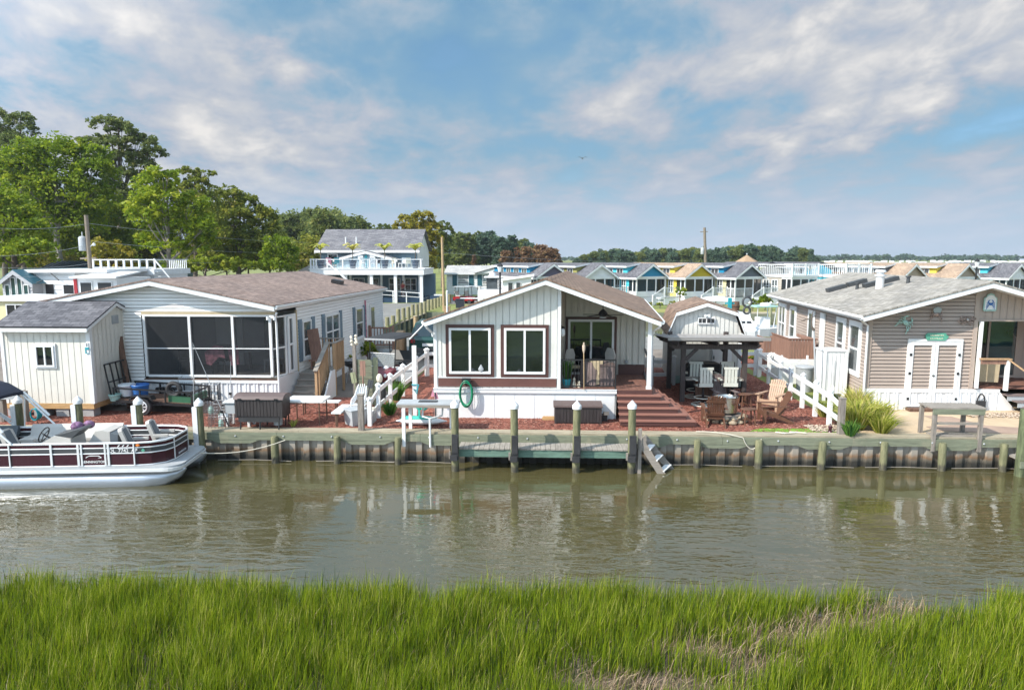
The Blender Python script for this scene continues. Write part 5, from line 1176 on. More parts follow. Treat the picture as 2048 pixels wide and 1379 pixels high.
# utility trailer
t = thing('utility_trailer', 'black utility trailer with raised ramp gate parked by the shed', 'trailer', (-11.95,20.95,.0), 0)
T = lambda x,y,z: (x, y, z+.60-.055*(x+1.3))
mb = MB()
for y in (-.58,.58):
    mb.beam(T(-1.25,y,-.17),T(1.25,y,-.17),.05,.07); mb.beam(T(-1.25,y,.24),T(1.25,y,.24),.04,.05)
    for x in (-1.23,-.4,.4,1.23): mb.beam(T(x,y,-.14),T(x,y,.22),.04,.04)
for x in (-1.25,0,1.25): mb.beam(T(x,-.55,-.17),T(x,.55,-.17),.05,.06)
mb.beam(T(1.25,-.55,.24),T(1.25,.55,.24),.04,.05); mb.beam(T(1.25,-.5,-.18),T(2.0,0,-.22),.06,.06); mb.beam(T(1.25,.5,-.18),T(2.0,0,-.22),.06,.06); mb.build('frame', M['black'], t)
mb = MB(); mb.b(-1.2,1.2,-.54,.54,.0,.02); mb.v = [T(x,y,z-.13) for x,y,z in mb.v]; mb.build('bed', M['dark_wood_v'], t)
mb = MB()
for y in (-.56,-.28,0,.28,.56): mb.beam(T(-1.30,y,-.15),T(-1.48,y,.95),.035,.035)
for z in (-.12,.4,.95): mb.beam(T(-1.30-.18*(z+.15)/1.1,-.56,z),T(-1.30-.18*(z+.15)/1.1,.56,z),.03,.04)
mb.build('ramp_gate', M['black'], t)
for y in (-.70,.70):
    mb = MB(); mb.lathe([(.16,-.09),(.27,-.085),(.29,-.05),(.29,.05),(.27,.085),(.16,.09)], n=22); mb.v = [(x-.25,z+y,yy+.29) for x,yy,z in mb.v]; wh = mb.build('wheel', M['rubber'], t, True)
    mb = MB(); s = -1 if y < 0 else 1
    mb.tube([(-.25+.17*cos(a),y+s*.088,.29+.17*sin(a)) for a in [2*pi*i/20 for i in range(21)]], .022, 6, False)
    for k in range(7): a = 2*pi*k/7; mb.beam((-.25,y+s*.09,.29),(-.25+.16*cos(a),y+s*.09,.29+.16*sin(a)),.03,.035,(0,1,0))
    mb.lathe([(.05,0),(.05,.03)], (-.25,y+s*.09,.275), 10); mb.build('rim', M['alu_white'], wh, True)
    mb = MB(); mb.pxz([(-.62,.50),(-.55,.63),(.05,.63),(.12,.50),(.08,.50),(.02,.59),(-.52,.59),(-.58,.50)], y-.12, y+.12); mb.build('fender', M['black'], t)
mb = MB(); mb.b(1.15,1.2,-.5,.5,.01,.24); mb.b(.45,1.15,-.5,-.46,.01,.22); mb.v = [T(x,y,z-.13) for x,y,z in mb.v]; mb.build('side_board', paint('dark_green_board',(.03,.12,.06),.5), t)
def tub(name, label, loc, r, h, mat, sx=1.0):
    t = thing(name, label, name.replace('_',' '), loc); mb = MB(); mb.lathe([(r*.78,0),(r,h),(r*1.06,h),(r*1.06,h-.03),(r*.98,h-.035),(r*.75,.02)], n=16, sx=sx); mb.build('shell', M[mat], t, True); mb = MB(); mb.tube([(r*sx*cos(a),r*sin(a),h) for a in [2*pi*i/18 for i in range(19)]], .014, 5, False); mb.build('rim', M[mat], t, True); return t
tub('plastic_tub', 'blue plastic tub inside the trailer', (-12.55,20.75,.50), .26, .38, 'blue_tub')
tub('plastic_tub', 'white plastic tub inside the trailer beside the blue one', (-12.98,20.75,.52), .24, .36, 'plastic_white')
tub('plastic_tub', 'pale aqua basin at the left end of the trailer', (-13.2,20.45,.42), .17, .20, 'mint')
t = thing('spare_tyre', 'black tyre standing inside the trailer', 'tyre', (-11.55,20.9,.70)); mb = MB(); mb.tube([(.20*cos(a),0,.20*sin(a)) for a in [2*pi*i/20 for i in range(21)]], .075, 8, False); mb.build('rubber_ring', M['rubber'], t, True)
t = thing('mesh_patio_chair', 'grey mesh back patio chair by the porch skirting', 'chair', (-11.55,21.62,.12)); mb = MB()
mb.tube([(-.27,0,0),(-.28,0,.5),(-.27,.08,.78),(-.12,.10,.88),(.12,.10,.88),(.27,.08,.78),(.28,0,.5),(.27,0,0)], .016, 6); mb.build('frame', M['grey_wood'], t, True)
mb = MB()
for i in range(9): x = -.24+i*.06; mb.tube([(x,.02,.42),(x,.09,.84)], .012, 4)
for i in range(6): z = .46+i*.07; mb.tube([(-.27,.03+i*.01,z),(.27,.03+i*.01,z)], .012, 4)
mb.build('mesh_back', M['plastic_grey'], t); mb = MB(); mb.b(-.27,.27,-.42,.02,.40,.43); mb.build('seat', M['plastic_grey'], t); mb = MB(); mb.tube([(-.26,-.4,0),(-.26,-.4,.4)], .015, 6); mb.tube([(.26,-.4,0),(.26,-.4,.4)], .015, 6); mb.build('front_frame', M['grey_wood'], t)
def crab_pot(loc, w_, h_, label, mat='black'):
    t = thing('crab_pot', label, 'crab pot', loc, RN.uniform(-.3,.3)); mb = MB(); r = .006
    for i in range(7):
        f = -w_/2+w_*i/6
        for y in (-w_/2,w_/2): mb.tube([(f,y,0),(f,y,h_)], r, 4); mb.tube([(y,f,0),(y,f,h_)], r, 4)
    for k in range(6):
        z = h_*k/5; mb.tube([(-w_/2,-w_/2,z),(w_/2,-w_/2,z),(w_/2,w_/2,z),(-w_/2,w_/2,z),(-w_/2,-w_/2,z)], r, 4)
    mb.build('wire_cage', M[mat], t); mb = MB(); mb.lathe([(.07,0),(.08,.12),(.05,.2)], n=8); mb.build('bait_well', M['mint'], t); return t
crab_pot((-10.2,20.5,0), .55, .95, 'tall black wire cage by the porch skirting right of the trailer')
crab_pot((-9.65,20.0,0), .5, .5, 'short wire cage in front of the tall black cage', 'plastic_grey')
crab_pot((-9.15,18.95,.0), .55, .35, 'rusty low wire pot beside the bow piling', 'cloth_taupe')
crab_pot((-9.5,19.1,.36), .5, .3, 'rusty wire pot stacked above the low one by the piling', 'cloth_taupe')
t = thing('float_buoy', 'white oval float lying near the bow piling', 'float', (-9.3,19.55,.12)); mb = MB(); mb.ball((0,0,0), .13, 8); mb.v = [(x*1.7,y,z) for x,y,z in mb.v]; mb.build('float_body', M['plastic_white'], t, True); mb = MB(); mb.tube([(.22,0,0),(.29,0,0)], .03, 6); mb.build('eye', M['plastic_grey'], t)
def rod(px0, py0, px1, py1, Y, label):
    a = D(px0,py0,Y); b_ = D(px1,py1,Y); t = thing('fishing_rod', label, 'fishing rod', (b_[0],Y,b_[1])); v = Vector((a[0]-b_[0], .0, a[1]-b_[1]))
    mb = MB(); mb.tube([(0,0,0),v*.5,v], [.012,.009,.005], 6); mb.build('blank', M['plastic_grey'], t); mb = MB(); mb.tube([v*.02,v*.2], .018, 6); mb.build('grip', M['black'], t); mb = MB(); mb.lathe([(.05,-.03),(.05,.03)], (v.x*.2,-.05,v.z*.2), 8); mb.build('reel', M['black'], t)
rod(385,685,459,856,18.9,'long pale fishing rod leaning to the left over the boat bow'); rod(386,688,388,845,19.4,'thin upright fishing rod touching the tip of the leaning rod'); rod(461,722,462,802,20.3,'short dark fishing rod standing in front of the porch screen')
t = thing('bait_station', 'grey panelled bait stand with white legs left of the deck box', 'stand', (-8.72,19.1,0)); mb = MB(); mb.b(-.25,.45,-.2,.25,.40,.72); mb.build('cabinet', M['plastic_grey'], t); mb = MB(); mb.b(-.30,.5,-.25,.3,.722,.755); mb.build('worktop', M['plastic_white'], t)
for x,y in ((-.22,-.16),(.4,-.16),(-.22,.2),(.4,.2)): mb = MB(); mb.b(x-.035,x+.035,y-.035,y+.035,0,.398); mb.build('leg', M['plastic_white'], t)
deck_box((-7.86,18.86,.024), 'dark brown deck box on black legs at the bulkhead edge', 1.36, .62, .55, legs=.34, curved=True)
t = thing('paint_bucket', 'white bucket standing under the deck box on legs', 'bucket', (-7.55,19.15,.03)); mb = MB(); mb.lathe([(.12,0),(.14,.26),(.13,.27)], n=14); mb.build('pail', M['plastic_white'], t, True); mb = MB(); mb.tube([(.14*cos(a),.03,.26+.1*sin(a)*-1) for a in [pi*i/8 for i in range(9)]], .006, 4); mb.build('handle', M['black'], t)
def fold_table(name, loc, w_, d_, h_, label, rz=0):
    t = thing(name, label, 'table' if h_ > .6 else 'bench', loc, rz); mb = MB(); mb.b(-w_/2,w_/2,-d_/2,d_/2,h_-.045,h_); mb.build('tabletop' if h_ > .6 else 'seat', M['plastic_white'], t)
    for x in (-w_/2+.12,w_/2-.12):
        for y in (-d_/2+.05,d_/2-.05): mb = MB(); mb.tube([(x,y,0),(x,y,h_-.047)], .021, 6); mb.build('leg', M['dark_wood_v'], t)
    mb = MB(); mb.tube([(-w_/2+.12,-d_/2+.05,h_-.25),(-.05,-d_/2+.07,h_-.06)], .009, 5); mb.tube([(w_/2-.12,-d_/2+.05,h_-.25),(.05,-d_/2+.07,h_-.06)], .009, 5); mb.build('brace', M['dark_wood_v'], t); return t
fold_table('folding_table', (-6.80,19.55,.012), 1.15, .8, .72, 'white plastic folding table on the red mulch')
fold_table('folding_bench', (-5.78,19.5,.012), .28, 1.1, .44, 'white folding bench at the right end of the folding table')
fold_table('folding_bench', (-6.75,20.55,.012), 1.25, .28, .44, 'white folding bench behind the folding table')
t = thing('weed_clump', 'small yellow green weed tuft in front of the folding table', 'weed', (-7.05,18.98,.01)); tuft('leaves', t, 40, .25, .2, M['blade_gold'])
t = thing('stacked_chairs', 'stack of white moulded plastic chairs by the grey post', 'chair stack', (-5.30,19.75,.27)); t.scale = (.8,.8,.85)
for k in range(3):
    mb = MB(); o = k*.09
    for s in (-1,1): mb.tube([(s*.22-.12,-.3,-.3+o*.2),(s*.22-.05,-.1,.30+o),(s*.2+.02,.05,.42+o),(s*.16+.08,.15,.75+o)], .026, 6)
    for i in range(4): mb.beam((-.12+.07*i,.10+.02*i,.45+o),(-.06+.07*i,.17+.02*i,.80+o),.04,.02)
    mb.b(-.25,.25,-.2,.12,.10+o,.13+o); mb.build('chair', M['plastic_white'], t)
t = thing('storage_tub', 'pale grey ribbed storage tub below the stacked chairs', 'tub', (-5.33,19.35,.012)); mb = MB(); mb.lathe([(.30,0),(.36,.42),(.36,.45)], n=4); mb.build('tub_body', M['plastic_grey'], t); mb = MB(); mb.lathe([(.40,.452),(.40,.48)], n=4); mb.build('lid', M['plastic_grey'], t)
t = thing('storage_tub', 'pale lidded tub between the first fence posts', 'tub', (-4.95,19.65,.02)); mb = MB(); mb.b(-.15,.12,-.2,.2,0,.36); mb.build('tub_body', M['plastic_grey'], t); mb = MB(); mb.lathe([(.17,.362),(.13,.42)], n=10); mb.build('lid', M['ivory'], t)
# driftwood screen with shell post and paddles
Y = 21.6; x0, z0 = D(712,795,Y); x1, z1 = D(752,718,Y)
t = thing('board_screen', 'pale green horizontal board screen leaning in the side yard', 'screen', (x0,Y,0)); mb = MB(); n = 7; w_ = x1-x0
for i in range(n): mb.b(0,w_,-.015,.015,.1+i*(z1-.1)/n,.1+(i+1)*(z1-.1)/n-.012)
mb.build('board_panel', M['treated'], t); mb = MB(); mb.b(w_-.08,w_+.06,-.05,-.017,0,z1+.06); mb.b(.0,.06,-.05,-.017,0,z1+.02); mb.build('batten', M['treated_v'], t)
Y = 21.2; x0, zt_ = D(708,690,Y)
t = thing('shell_post', 'tall thin post topped with white shells beside the board screen', 'post', (x0,Y,0)); mb = MB(); mb.b(-.05,.05,-.05,.05,0,zt_); mb.build('shaft', M['grey_wood_v'], t); mb = MB()
for i in range(9): mb.ball((RN.uniform(-.1,.1),RN.uniform(-.08,.05),zt_+.02+.035*i), RN.uniform(.035,.065), 5)
mb.build('shells', M['ivory'], t, True)
for i, (a, b_, m_, lb) in enumerate([((704,745),(716,800),'treated_v','pale green paddle leaning left of the board screen'),((724,722),(727,800),'brown_fence','rust brown oar leaning on the board screen'),((741,760),(733,802),'charcoal','dark slate paddle leaning at the right of the screen')]):
    Y = 21.0-.1*i; p = D(a[0],a[1],Y); q = D(b_[0],b_[1],Y); t = thing('paddle', lb, 'paddle', (q[0],Y,q[1])); v = Vector((p[0]-q[0],.06,p[1]-q[1]))
    mb = MB(); mb.tube([(0,0,0),v], .022, 6); mb.build('shaft', M[m_], t); mb = MB(); mb.beam(v*.62,v,.17,.02,(0,1,0)); mb.build('blade', M[m_], t)
t = thing('crab_sack', 'dark mesh sack hanging on the left fence with a white float', 'sack', (-4.9,20.95,.72)); mb = MB(); mb.lathe([(.02,.30),(.09,.15),(.13,-.1),(.10,-.35),(.02,-.42)], n=9, sy=.6); mb.build('mesh_bag', M['rubber'], t, True); mb = MB(); mb.ball((-.06,-.05,.38), .10, 7, 1.5); mb.build('float', M['ivory'], t, True)
# kettle grill, bush, cart, van
x_, y_ = G(692,768); t = thing('kettle_grill', 'round charcoal grill on legs beside the white side wall', 'grill', (x_+.1,y_+.5,0)); mb = MB(); mb.lathe([(.05,.55),(.26,.66),(.32,.80),(.30,.86)], n=18); mb.build('bowl', M['charcoal'], t, True); mb = MB(); mb.lathe([(.33,.862),(.33,.885)], n=18); mb.build('lid', M['alu'], t)
for k in range(3): a = 2*pi*k/3; mb = MB(); mb.tube([(.3*cos(a),.3*sin(a),0),(.16*cos(a),.16*sin(a),.62)], .014, 6); mb.build('leg', M['alu'], t)
cx_, cy_ = -5.62, 25.7
t = thing('golf_cart', 'maroon golf cart with a dark roof parked by the left house', 'golf cart', (cx_,cy_,0), -.28)
mb = MB(); mb.pyz([(-1.15,.30),(-1.20,.55),(-1.05,.72),(-.55,.80),(-.45,.45),(.3,.45),(.35,.72),(1.1,.72),(1.15,.35)],-.55,.55); mb.build('body', M['dark_red'], t)
mb = MB(); mb.pyz([(.28,.74),(.85,.76),(.88,.82),(.28,.84)],-.5,.5); mb.build('seat', M['charcoal'], t); mb = MB(); mb.pyz([(.80,.86),(.95,1.22),(1.02,1.2),(.9,.84)],-.5,.5); mb.build('backrest', M['charcoal'], t)
mb = MB(); mb.b(-.62,.62,-.85,1.1,1.82,1.87); mb.add([(-.62,-.85,1.872),(.62,-.85,1.872),(.62,1.1,1.872),(-.62,1.1,1.872),(-.4,-.5,1.94),(.4,-.5,1.94),(.4,.8,1.94),(-.4,.8,1.94)],[(0,1,5,4),(1,2,6,5),(2,3,7,6),(3,0,4,7),(4,5,6,7)]); mb.build('canopy', M['rubber'], t); mb = MB(); mb.b(-.63,.63,-.875,-.855,1.815,1.875); mb.build('canopy_trim', M['plastic_grey'], t)
for s in (-1,1):
    mb = MB(); mb.tube([(s*.52,-.72,.78),(s*.54,-.62,1.815)], .022, 6); mb.build('roof_strut', M['black'], t); mb = MB(); mb.tube([(s*.52,.95,.74),(s*.54,.8,1.815)], .022, 6); mb.build('roof_strut', M['black'], t)
    for y in (-.8,.75): mb = MB(); mb.lathe([(.1,-.09),(.2,-.09),(.22,0),(.2,.09),(.1,.09)], n=14); mb.v = [(z+s*.48,x+y,yy+.22) for x,yy,z in mb.v]; mb.build('wheel', M['rubber'], t, True)
    mb = MB(); mb.lathe([(.07,0),(.05,.03)], n=10); mb.v = [(x+s*.38,-1.19-z,y+.56) for x,y,z in mb.v]; mb.build('headlight', M['plastic_white'], t)
mb = MB(); mb.ext([(-.5,-.74,.82),(.5,-.74,.82),(.5,-.66,1.30),(-.5,-.66,1.30)],(0,.01,0)); mb.build('windscreen', screen('clear_windscreen',(.45,.5,.52),.72), t); mb = MB(); mb.beam((-.52,-.67,1.31),(.52,-.67,1.31),.02,.03); mb.build('windscreen_bar', M['white'], t)
mb = MB(); mb.tube([(-.25+.14*cos(a),-.35+.06*sin(a),1.02+.12*sin(a)) for a in [2*pi*i/14 for i in range(15)]], .014, 5, False); mb.tube([(-.25,-.35,1.02),(-.25,-.6,.8)], .02, 6); mb.build('steering_wheel', M['black'], t)
def car(loc, rz, label, mat, name='parked_car', van=True, L_=4.6, W=1.8, H_=1.62):
    t = thing(name, label, 'car', loc, rz); h = L_/2
    pr = [(-h,.35),(-h-.02,.75),(-h+.15,.98),(-h+.9,1.02),(-h+1.55,H_-.06),(-h+2.2,H_),(h-.7,H_-.03),(h-.12,1.05),(h,.95),(h+.02,.4)]
    mb = MB(); n = len(pr)
    for s in (0,1):
        pass
    ins = lambda z: W/2-(.0 if z < 1.0 else (z-1.0)*.28)
    vs = [(-ins(z),y,z) for y,z in pr]+[(ins(z),y,z) for y,z in pr]
    mb.add(vs, [tuple(range(n)),tuple(range(2*n-1,n-1,-1))]+[(i,i+n,(i+1)%n+n,(i+1)%n) for i in range(n)]); mb.build('body', M[mat], t)
    mb = MB()
    def q(y0,z0,y1,z1,nm):
        v = Vector((0,y1-y0,z1-z0)); nn = Vector((0,v.z,-v.y)).normalized()*.008
        if nn.y*(1 if y0 > 0 else -1) < 0: nn = -nn
        a, b_ = ins(z0)-.12, ins(z1)-.10; mb.poly([(-a,y0+nn.y,z0+nn.z),(a,y0+nn.y,z0+nn.z),(b_,y1+nn.y,z1+nn.z),(-b_,y1+nn.y,z1+nn.z)])
    q(h-.16,1.10,h-.62,H_-.10,'r'); mb.build('rear_window', M['glass'], t); mb = MB(); q(-h+.98,1.08,-h+1.5,H_-.12,'f'); mb.build('windscreen', M['glass'], t)
    for s in (-1,1):
        mb = MB(); mb.poly([(s*(ins(1.06)+.006),-h+1.25,1.06),(s*(ins(1.06)+.006),h-.45,1.06),(s*(ins(H_-.14)+.006),h-.8,H_-.14),(s*(ins(H_-.14)+.006),-h+1.75,H_-.14)]); mb.build('side_window', M['glass'], t)
        for y in (-h+.85,h-.85): mb = MB(); mb.lathe([(.16,-.1),(.30,-.1),(.33,-.05),(.33,.05),(.30,.1),(.16,.1)], n=18); mb.v = [(z+s*(W/2-.1),x+y,yy+.33) for x,yy,z in mb.v]; mb.build('wheel', M['rubber'], t, True)
        mb = MB(); mb.b(s*(W/2-.18)-.1,s*(W/2-.18)+.1,h+.0,h+.03,.82,1.0); mb.build('tail_light', M['red'], t)
    mb = MB(); mb.b(-.26,.26,h+.022,h+.04,.66,.8); mb.build('licence_plate', M['plastic_white'], t); mb = MB(); mb.b(-W/2+.04,W/2-.04,h+.005,h+.10,.36,.58); mb.build('bumper', M['charcoal'], t); return t
car((-5.25,34.4,0), pi, 'dark green van parked behind the cottage with its back turned', 'car_green', 'parked_van', H_=1.75)
t = thing('outboard_motor', 'white outboard motor lying on a grey stand behind the left fence', 'outboard motor', (D(790,745,25.0)[0],25.0,0)); mb = MB(); mb.b(-.15,.75,-.2,.2,.30,.62); mb.build('stand_box', M['plastic_grey'], t); mb = MB(); mb.tube([(-.1,0,.72),(.4,0,.74),(.85,0,.76)], [.09,.10,.08], 8); mb.build('leg_casing', M['plastic_white'], t, True); mb = MB(); mb.ball((-.32,0,.66), .15, 8, 1.3); mb.build('cowl', M['plastic_white'], t, True); mb = MB(); mb.tube([(-.45,0,.62),(-.75,0,.82),(-.9,0,.84)], .025, 6); mb.build('tiller', M['plastic_white'], t)
t = thing('rear_porch', 'small brown railed porch at the back of the left house', 'porch', (-7.9,31.6,0)); mb = MB(); mb.b(0,1.1,0,1.5,.6,.66); mb.build('platform', M['grey_wood_y'], t); mb = MB(); mb.b(0,1.15,-.03,.03,1.55,1.62); mb.b(0,1.1,-.02,.02,.75,.8)
for i in range(8): mb.b(.05+i*.145,.09+i*.145,-.02,.02,.8,1.55)
mb.b(-.05,.05,-.05,.05,0,1.7); mb.b(1.05,1.15,-.05,.05,0,1.7); mb.build('front_railing', M['brown_fence'], t); mb = MB(); mb.pyz([(0,.3),(1.2,.3),(1.2,1.2),(.7,1.4),(0,1.3)],1.16,1.5); mb.build('stair_side', M['new_wood'], t)

# ================================================================== pontoon boat
HD = radians(5.5)
BT = thing('pontoon_boat', 'maroon and white pontoon boat moored at the bulkhead bow to the right', 'boat', (-9.08,17.24,0), HD)
LB = 7.2
def rrect(x0,x1,hw,r,n=6):
    pts = [(x0,-hw)]+[(x1-r+r*sin(a),-hw+r-r*cos(a)) for a in [pi/2*i/n for i in range(n+1)]]+[(x1-r+r*cos(a),hw-r+r*sin(a)) for a in [pi/2*i/n for i in range(n+1)]]+[(x0,hw)]
    return pts
DZ = -.33
mb = MB(); mb.pxy(rrect(-LB,0,.98,.36), DZ-.05, DZ); mb.build('deck', M['plastic_grey'], BT)
mb = MB(); mb.pxy(rrect(-LB,.03,1.02,.40), DZ-.13, DZ-.052); mb.build('deck_edge', M['alu_white'], BT)
for s in (-1,1):
    mb = MB(); r = .295; yy = s*.70
    pts = [(-LB,yy,-.75),(-1.45,yy,-.75),(-.9,yy,-.735),(-.45,yy,-.68),(-.12,yy,-.58),(.05,yy,-.47)]
    mb.tube(pts, [r,r,r*.98,r*.78,r*.42,.03], 18); mb.build('pontoon', M['alu'], BT, True)
    mb = MB(); mb.b(-LB,-.25,yy-.12,yy+.12,-.47,DZ-.132); mb.build('deck_riser', M['alu'], BT)
FT = .26
path = [(-LB,-.97),(-5.2,-.97),(-4.1,-.97),(-3.1,-.97),(-2.45,-.97),(-1.72,-.97),(-1.1,-.97),(-.72,-.90),(-.45,-.70),(-.34,-.42),(-.32,.42),(-.45,.72),(-.75,.92),(-1.2,.97),(-2.5,.97),(-4,.97),(-5.5,.97),(-LB,.97)]
fz = DZ+.02; hts = [fz, fz+.31, fz+.45, FT]
path = [(x,y*.93) for x,y in path]
for i in range(len(path)-1):
    a, b_ = path[i], path[i+1]; d = Vector((b_[0]-a[0],b_[1]-a[1],0)).normalized(); nrm = Vector((d.y,-d.x,0))
    mb = MB(); mb.beam((a[0],a[1],(hts[0]+hts[1])/2),(b_[0],b_[1],(hts[0]+hts[1])/2),.012,hts[1]-hts[0]); mb.beam((a[0],a[1],(hts[2]+hts[3])/2),(b_[0],b_[1],(hts[2]+hts[3])/2),.012,hts[3]-hts[2]); mb.build('fence_panel', M['maroon'], BT)
    mb = MB(); mb.beam((a[0],a[1],(hts[1]+hts[2])/2),(b_[0],b_[1],(hts[1]+hts[2])/2),.011,hts[2]-hts[1]-.001); mb.build('band_panel', M['charcoal'], BT)
mb = MB()
for z, r in ((FT,.028),(hts[2],.017),(hts[1],.017),(fz,.018)): mb.tube([(x,y,z) for x,y in path], r, 8)
mb.build('fence_rail', M['alu_white'], BT, True)
mb = MB()
for i, (x,y) in enumerate(path):
    if i in (7,8,11,12): continue
    w_ = .05 if i in (3,4,5) else .03; o = -.014 if y < 0 else .014
    mb = MB(); mb.cb((x,y+o*(abs(y) > .85),(fz+FT)/2),(w_,.034,FT-fz)); mb.build('fence_post', M['alu_white'], BT)
for x in (-2.37,-1.80): mb = MB(); mb.cb((x,-.918,(fz+FT)/2),(.04,.03,FT-fz)); mb.build('gate_post', M['alu_white'], BT)
text_mesh('DL  7742  AP', .125, M['plastic_white'], 'registration_lettering', BT, face_m((-1.36,-.917,(hts[1]+hts[2])/2)), .002, .002)
mb = MB(); c_ = (-.88,-.905,(hts[1]+hts[2])/2); mb.pxz([(c_[0]-.05,c_[2]),(c_[0],c_[2]+.05),(c_[0]+.05,c_[2]),(c_[0],c_[2]-.05)],-.917,-.911); mb.build('registration_sticker', M['blade_gold'] if False else M['sign_green'], BT)
lz = fz+.10
text_mesh('BENNINGTON', .088, M['plastic_white'], 'gate_lettering', BT, face_m((-2.085,-.917,lz)), .002, .001)
mb = MB(); mb.pxz([(-2.28,lz+.10),(-2.20,lz+.15),(-1.98,lz+.15),(-1.92,lz+.12),(-1.99,lz+.10),(-1.90,lz+.10),(-1.90,lz+.12),(-1.96,lz+.165),(-2.18,lz+.17),(-2.27,lz+.13)],-.917,-.912); mb.build('gate_emblem', M['plastic_white'], BT)
text_mesh('BENNINGTON', .07, M['plastic_white'], 'bow_lettering', BT, Matrix.Translation((-.309,0,lz)) @ Matrix.Rotation(pi/2,4,'Z') @ Matrix.Rotation(pi/2,4,'X'), .002, .001)
for k in range(3):
    x = -1.50+k*.11; mb = MB(); mb.pxz([(x,hts[2]+.03),(x+.03,hts[2]+.03),(x+.07,FT-.04),(x+.04,FT-.04)],-.918,-.911); mb.build('accent_stripe', M['plastic_white'], BT)
mb = MB(); mb.lathe([(.035,0),(.02,.02)], n=8, sx=1.6); mb.v = [(x-1.0,-.914-z,y+(hts[2]+FT)/2) for x,y,z in mb.v]; mb.build('marker_light', paint('amber_lens',(.7,.2,.03),.3), BT)
# seats and helm
def seat_block(x0,x1,y0,y1,h1,name='bench_seat',mat='boat_seat'):
    mb = MB(); mb.b(x0,x1,y0,y1,DZ+.002,DZ+h1-.08); mb.b(x0-.01,x1+.01,y0-.01,y1+.01,DZ+h1-.075,DZ+h1); return mb.build(name, M[mat], BT)
seat_block(-4.6,-2.6,.32,.84,.42); mb = MB(); mb.pyz([(.72,DZ+.42),(.86,DZ+.42),(.88,FT+.08),(.86,FT+.10),(.80,FT+.03)],-4.6,-2.2); mb.build('bench_back', M['boat_seat'], BT)
seat_block(-6.8,-5.0,.32,.84,.42,mat='boat_seat_dark'); mb = MB(); mb.pyz([(.70,DZ+.42),(.86,DZ+.42),(.88,FT+.06),(.80,FT+.08)],-6.8,-4.95); mb.build('bench_back', M['boat_seat_dark'], BT)
mb = MB(); mb.pxz([(-2.62,DZ+.42),(-2.45,DZ+.42),(-2.2,FT+.22),(-2.05,FT+.24),(-1.85,FT+.20),(-1.85,DZ),(-2.62,DZ)],-.55,.1); mb.build('lounge_back', M['boat_seat'], BT)
mb = MB(); mb.pxz([(-1.845,DZ),(-1.845,FT+.18),(-1.66,FT+.12),(-1.66,DZ)],-.55,.1); mb.build('lounge_rear', M['boat_seat_dark'], BT)
def bucket(x,y,rz,s=1.0,par=BT):
    e = bpy.data.objects.new('captain_chair', None); C.objects.link(e); e.parent = par; e.location = (x,y,DZ); e.rotation_euler = (0,0,rz); e.scale = (.88,.88,.80)
    mb = MB(); mb.lathe([(.16,0),(.05,.05),(.05,.34)], n=10); mb.build('pedestal', M['alu'], e, True)
    mb = MB(); mb.b(-.25,.25,-.26,.26,.345,.46); mb.build('seat', M['boat_seat'], e)
    mb = MB(); mb.ext([(-.24,-.26,.44),(-.24,.26,.44),(-.42,.24,1.0),(-.46,.12,1.06),(-.46,-.12,1.06),(-.42,-.24,1.0)],(.10,0,.03)); mb.build('backrest', M['boat_seat'], e)
    mb = MB(); mb.ext([(-.13,-.15,.52),(-.13,.15,.52),(-.335,.13,1.04),(-.335,-.13,1.04)],(.012,0,.004)); mb.build('back_panel', M['boat_seat_dark'], e)
    for sy in (-1,1): mb = MB(); mb.b(-.2,.22,sy*.30-.05,sy*.30+.05,.58,.66); mb.build('armrest', M['boat_seat'], e)
bucket(-1.28,-.35,.15); bucket(-.95,.42,.1); bucket(-4.15,-.42,.0)
mb = MB(); mb.pxz([(-3.35,DZ),(-3.45,DZ+.55),(-3.05,DZ+.78),(-2.65,DZ+.70),(-2.6,DZ)],-.85,-.2); mb.build('helm_console', M['boat_seat'], BT); mb = MB(); mb.pxz([(-3.06,DZ+.785),(-2.65,DZ+.705),(-2.42,DZ+.90),(-2.5,DZ+.92),(-2.85,DZ+.82)],-.8,-.25); mb.build('windscreen', M['charcoal'], BT)
mb = MB(); wc = Vector((-3.52,-.45,DZ+.72)); mb.tube([wc+Vector((.08*sin(a)*1.0,.19*cos(a),.18*sin(a))) for a in [2*pi*i/20 for i in range(21)]], .016, 6, False)
for a in (.5,2.6,4.7): mb.tube([wc,wc+Vector((.08*sin(a),.19*cos(a),.18*sin(a)))], .012, 5)
mb.tube([wc,(-3.36,-.45,DZ+.62)], .022, 6); mb.build('steering_wheel', M['black'], BT, True)
t = thing('crumpled_towel', 'purple patterned towel heaped on the boat console', 'towel', (BT.location.x-2.72*cos(HD)+.1*sin(HD),BT.location.y-2.72*sin(HD)-.1*cos(HD),DZ+.72)); mb = MB(); n=12
for k in range(4): mb.ball((RN.uniform(-.2,.2),RN.uniform(-.12,.12),.06+RN.uniform(0,.1)), RN.uniform(.11,.16), 6, .8)
mb.build('cloth', paint('purple_towel',(.22,.12,.22),.9,.6,12), t, True)
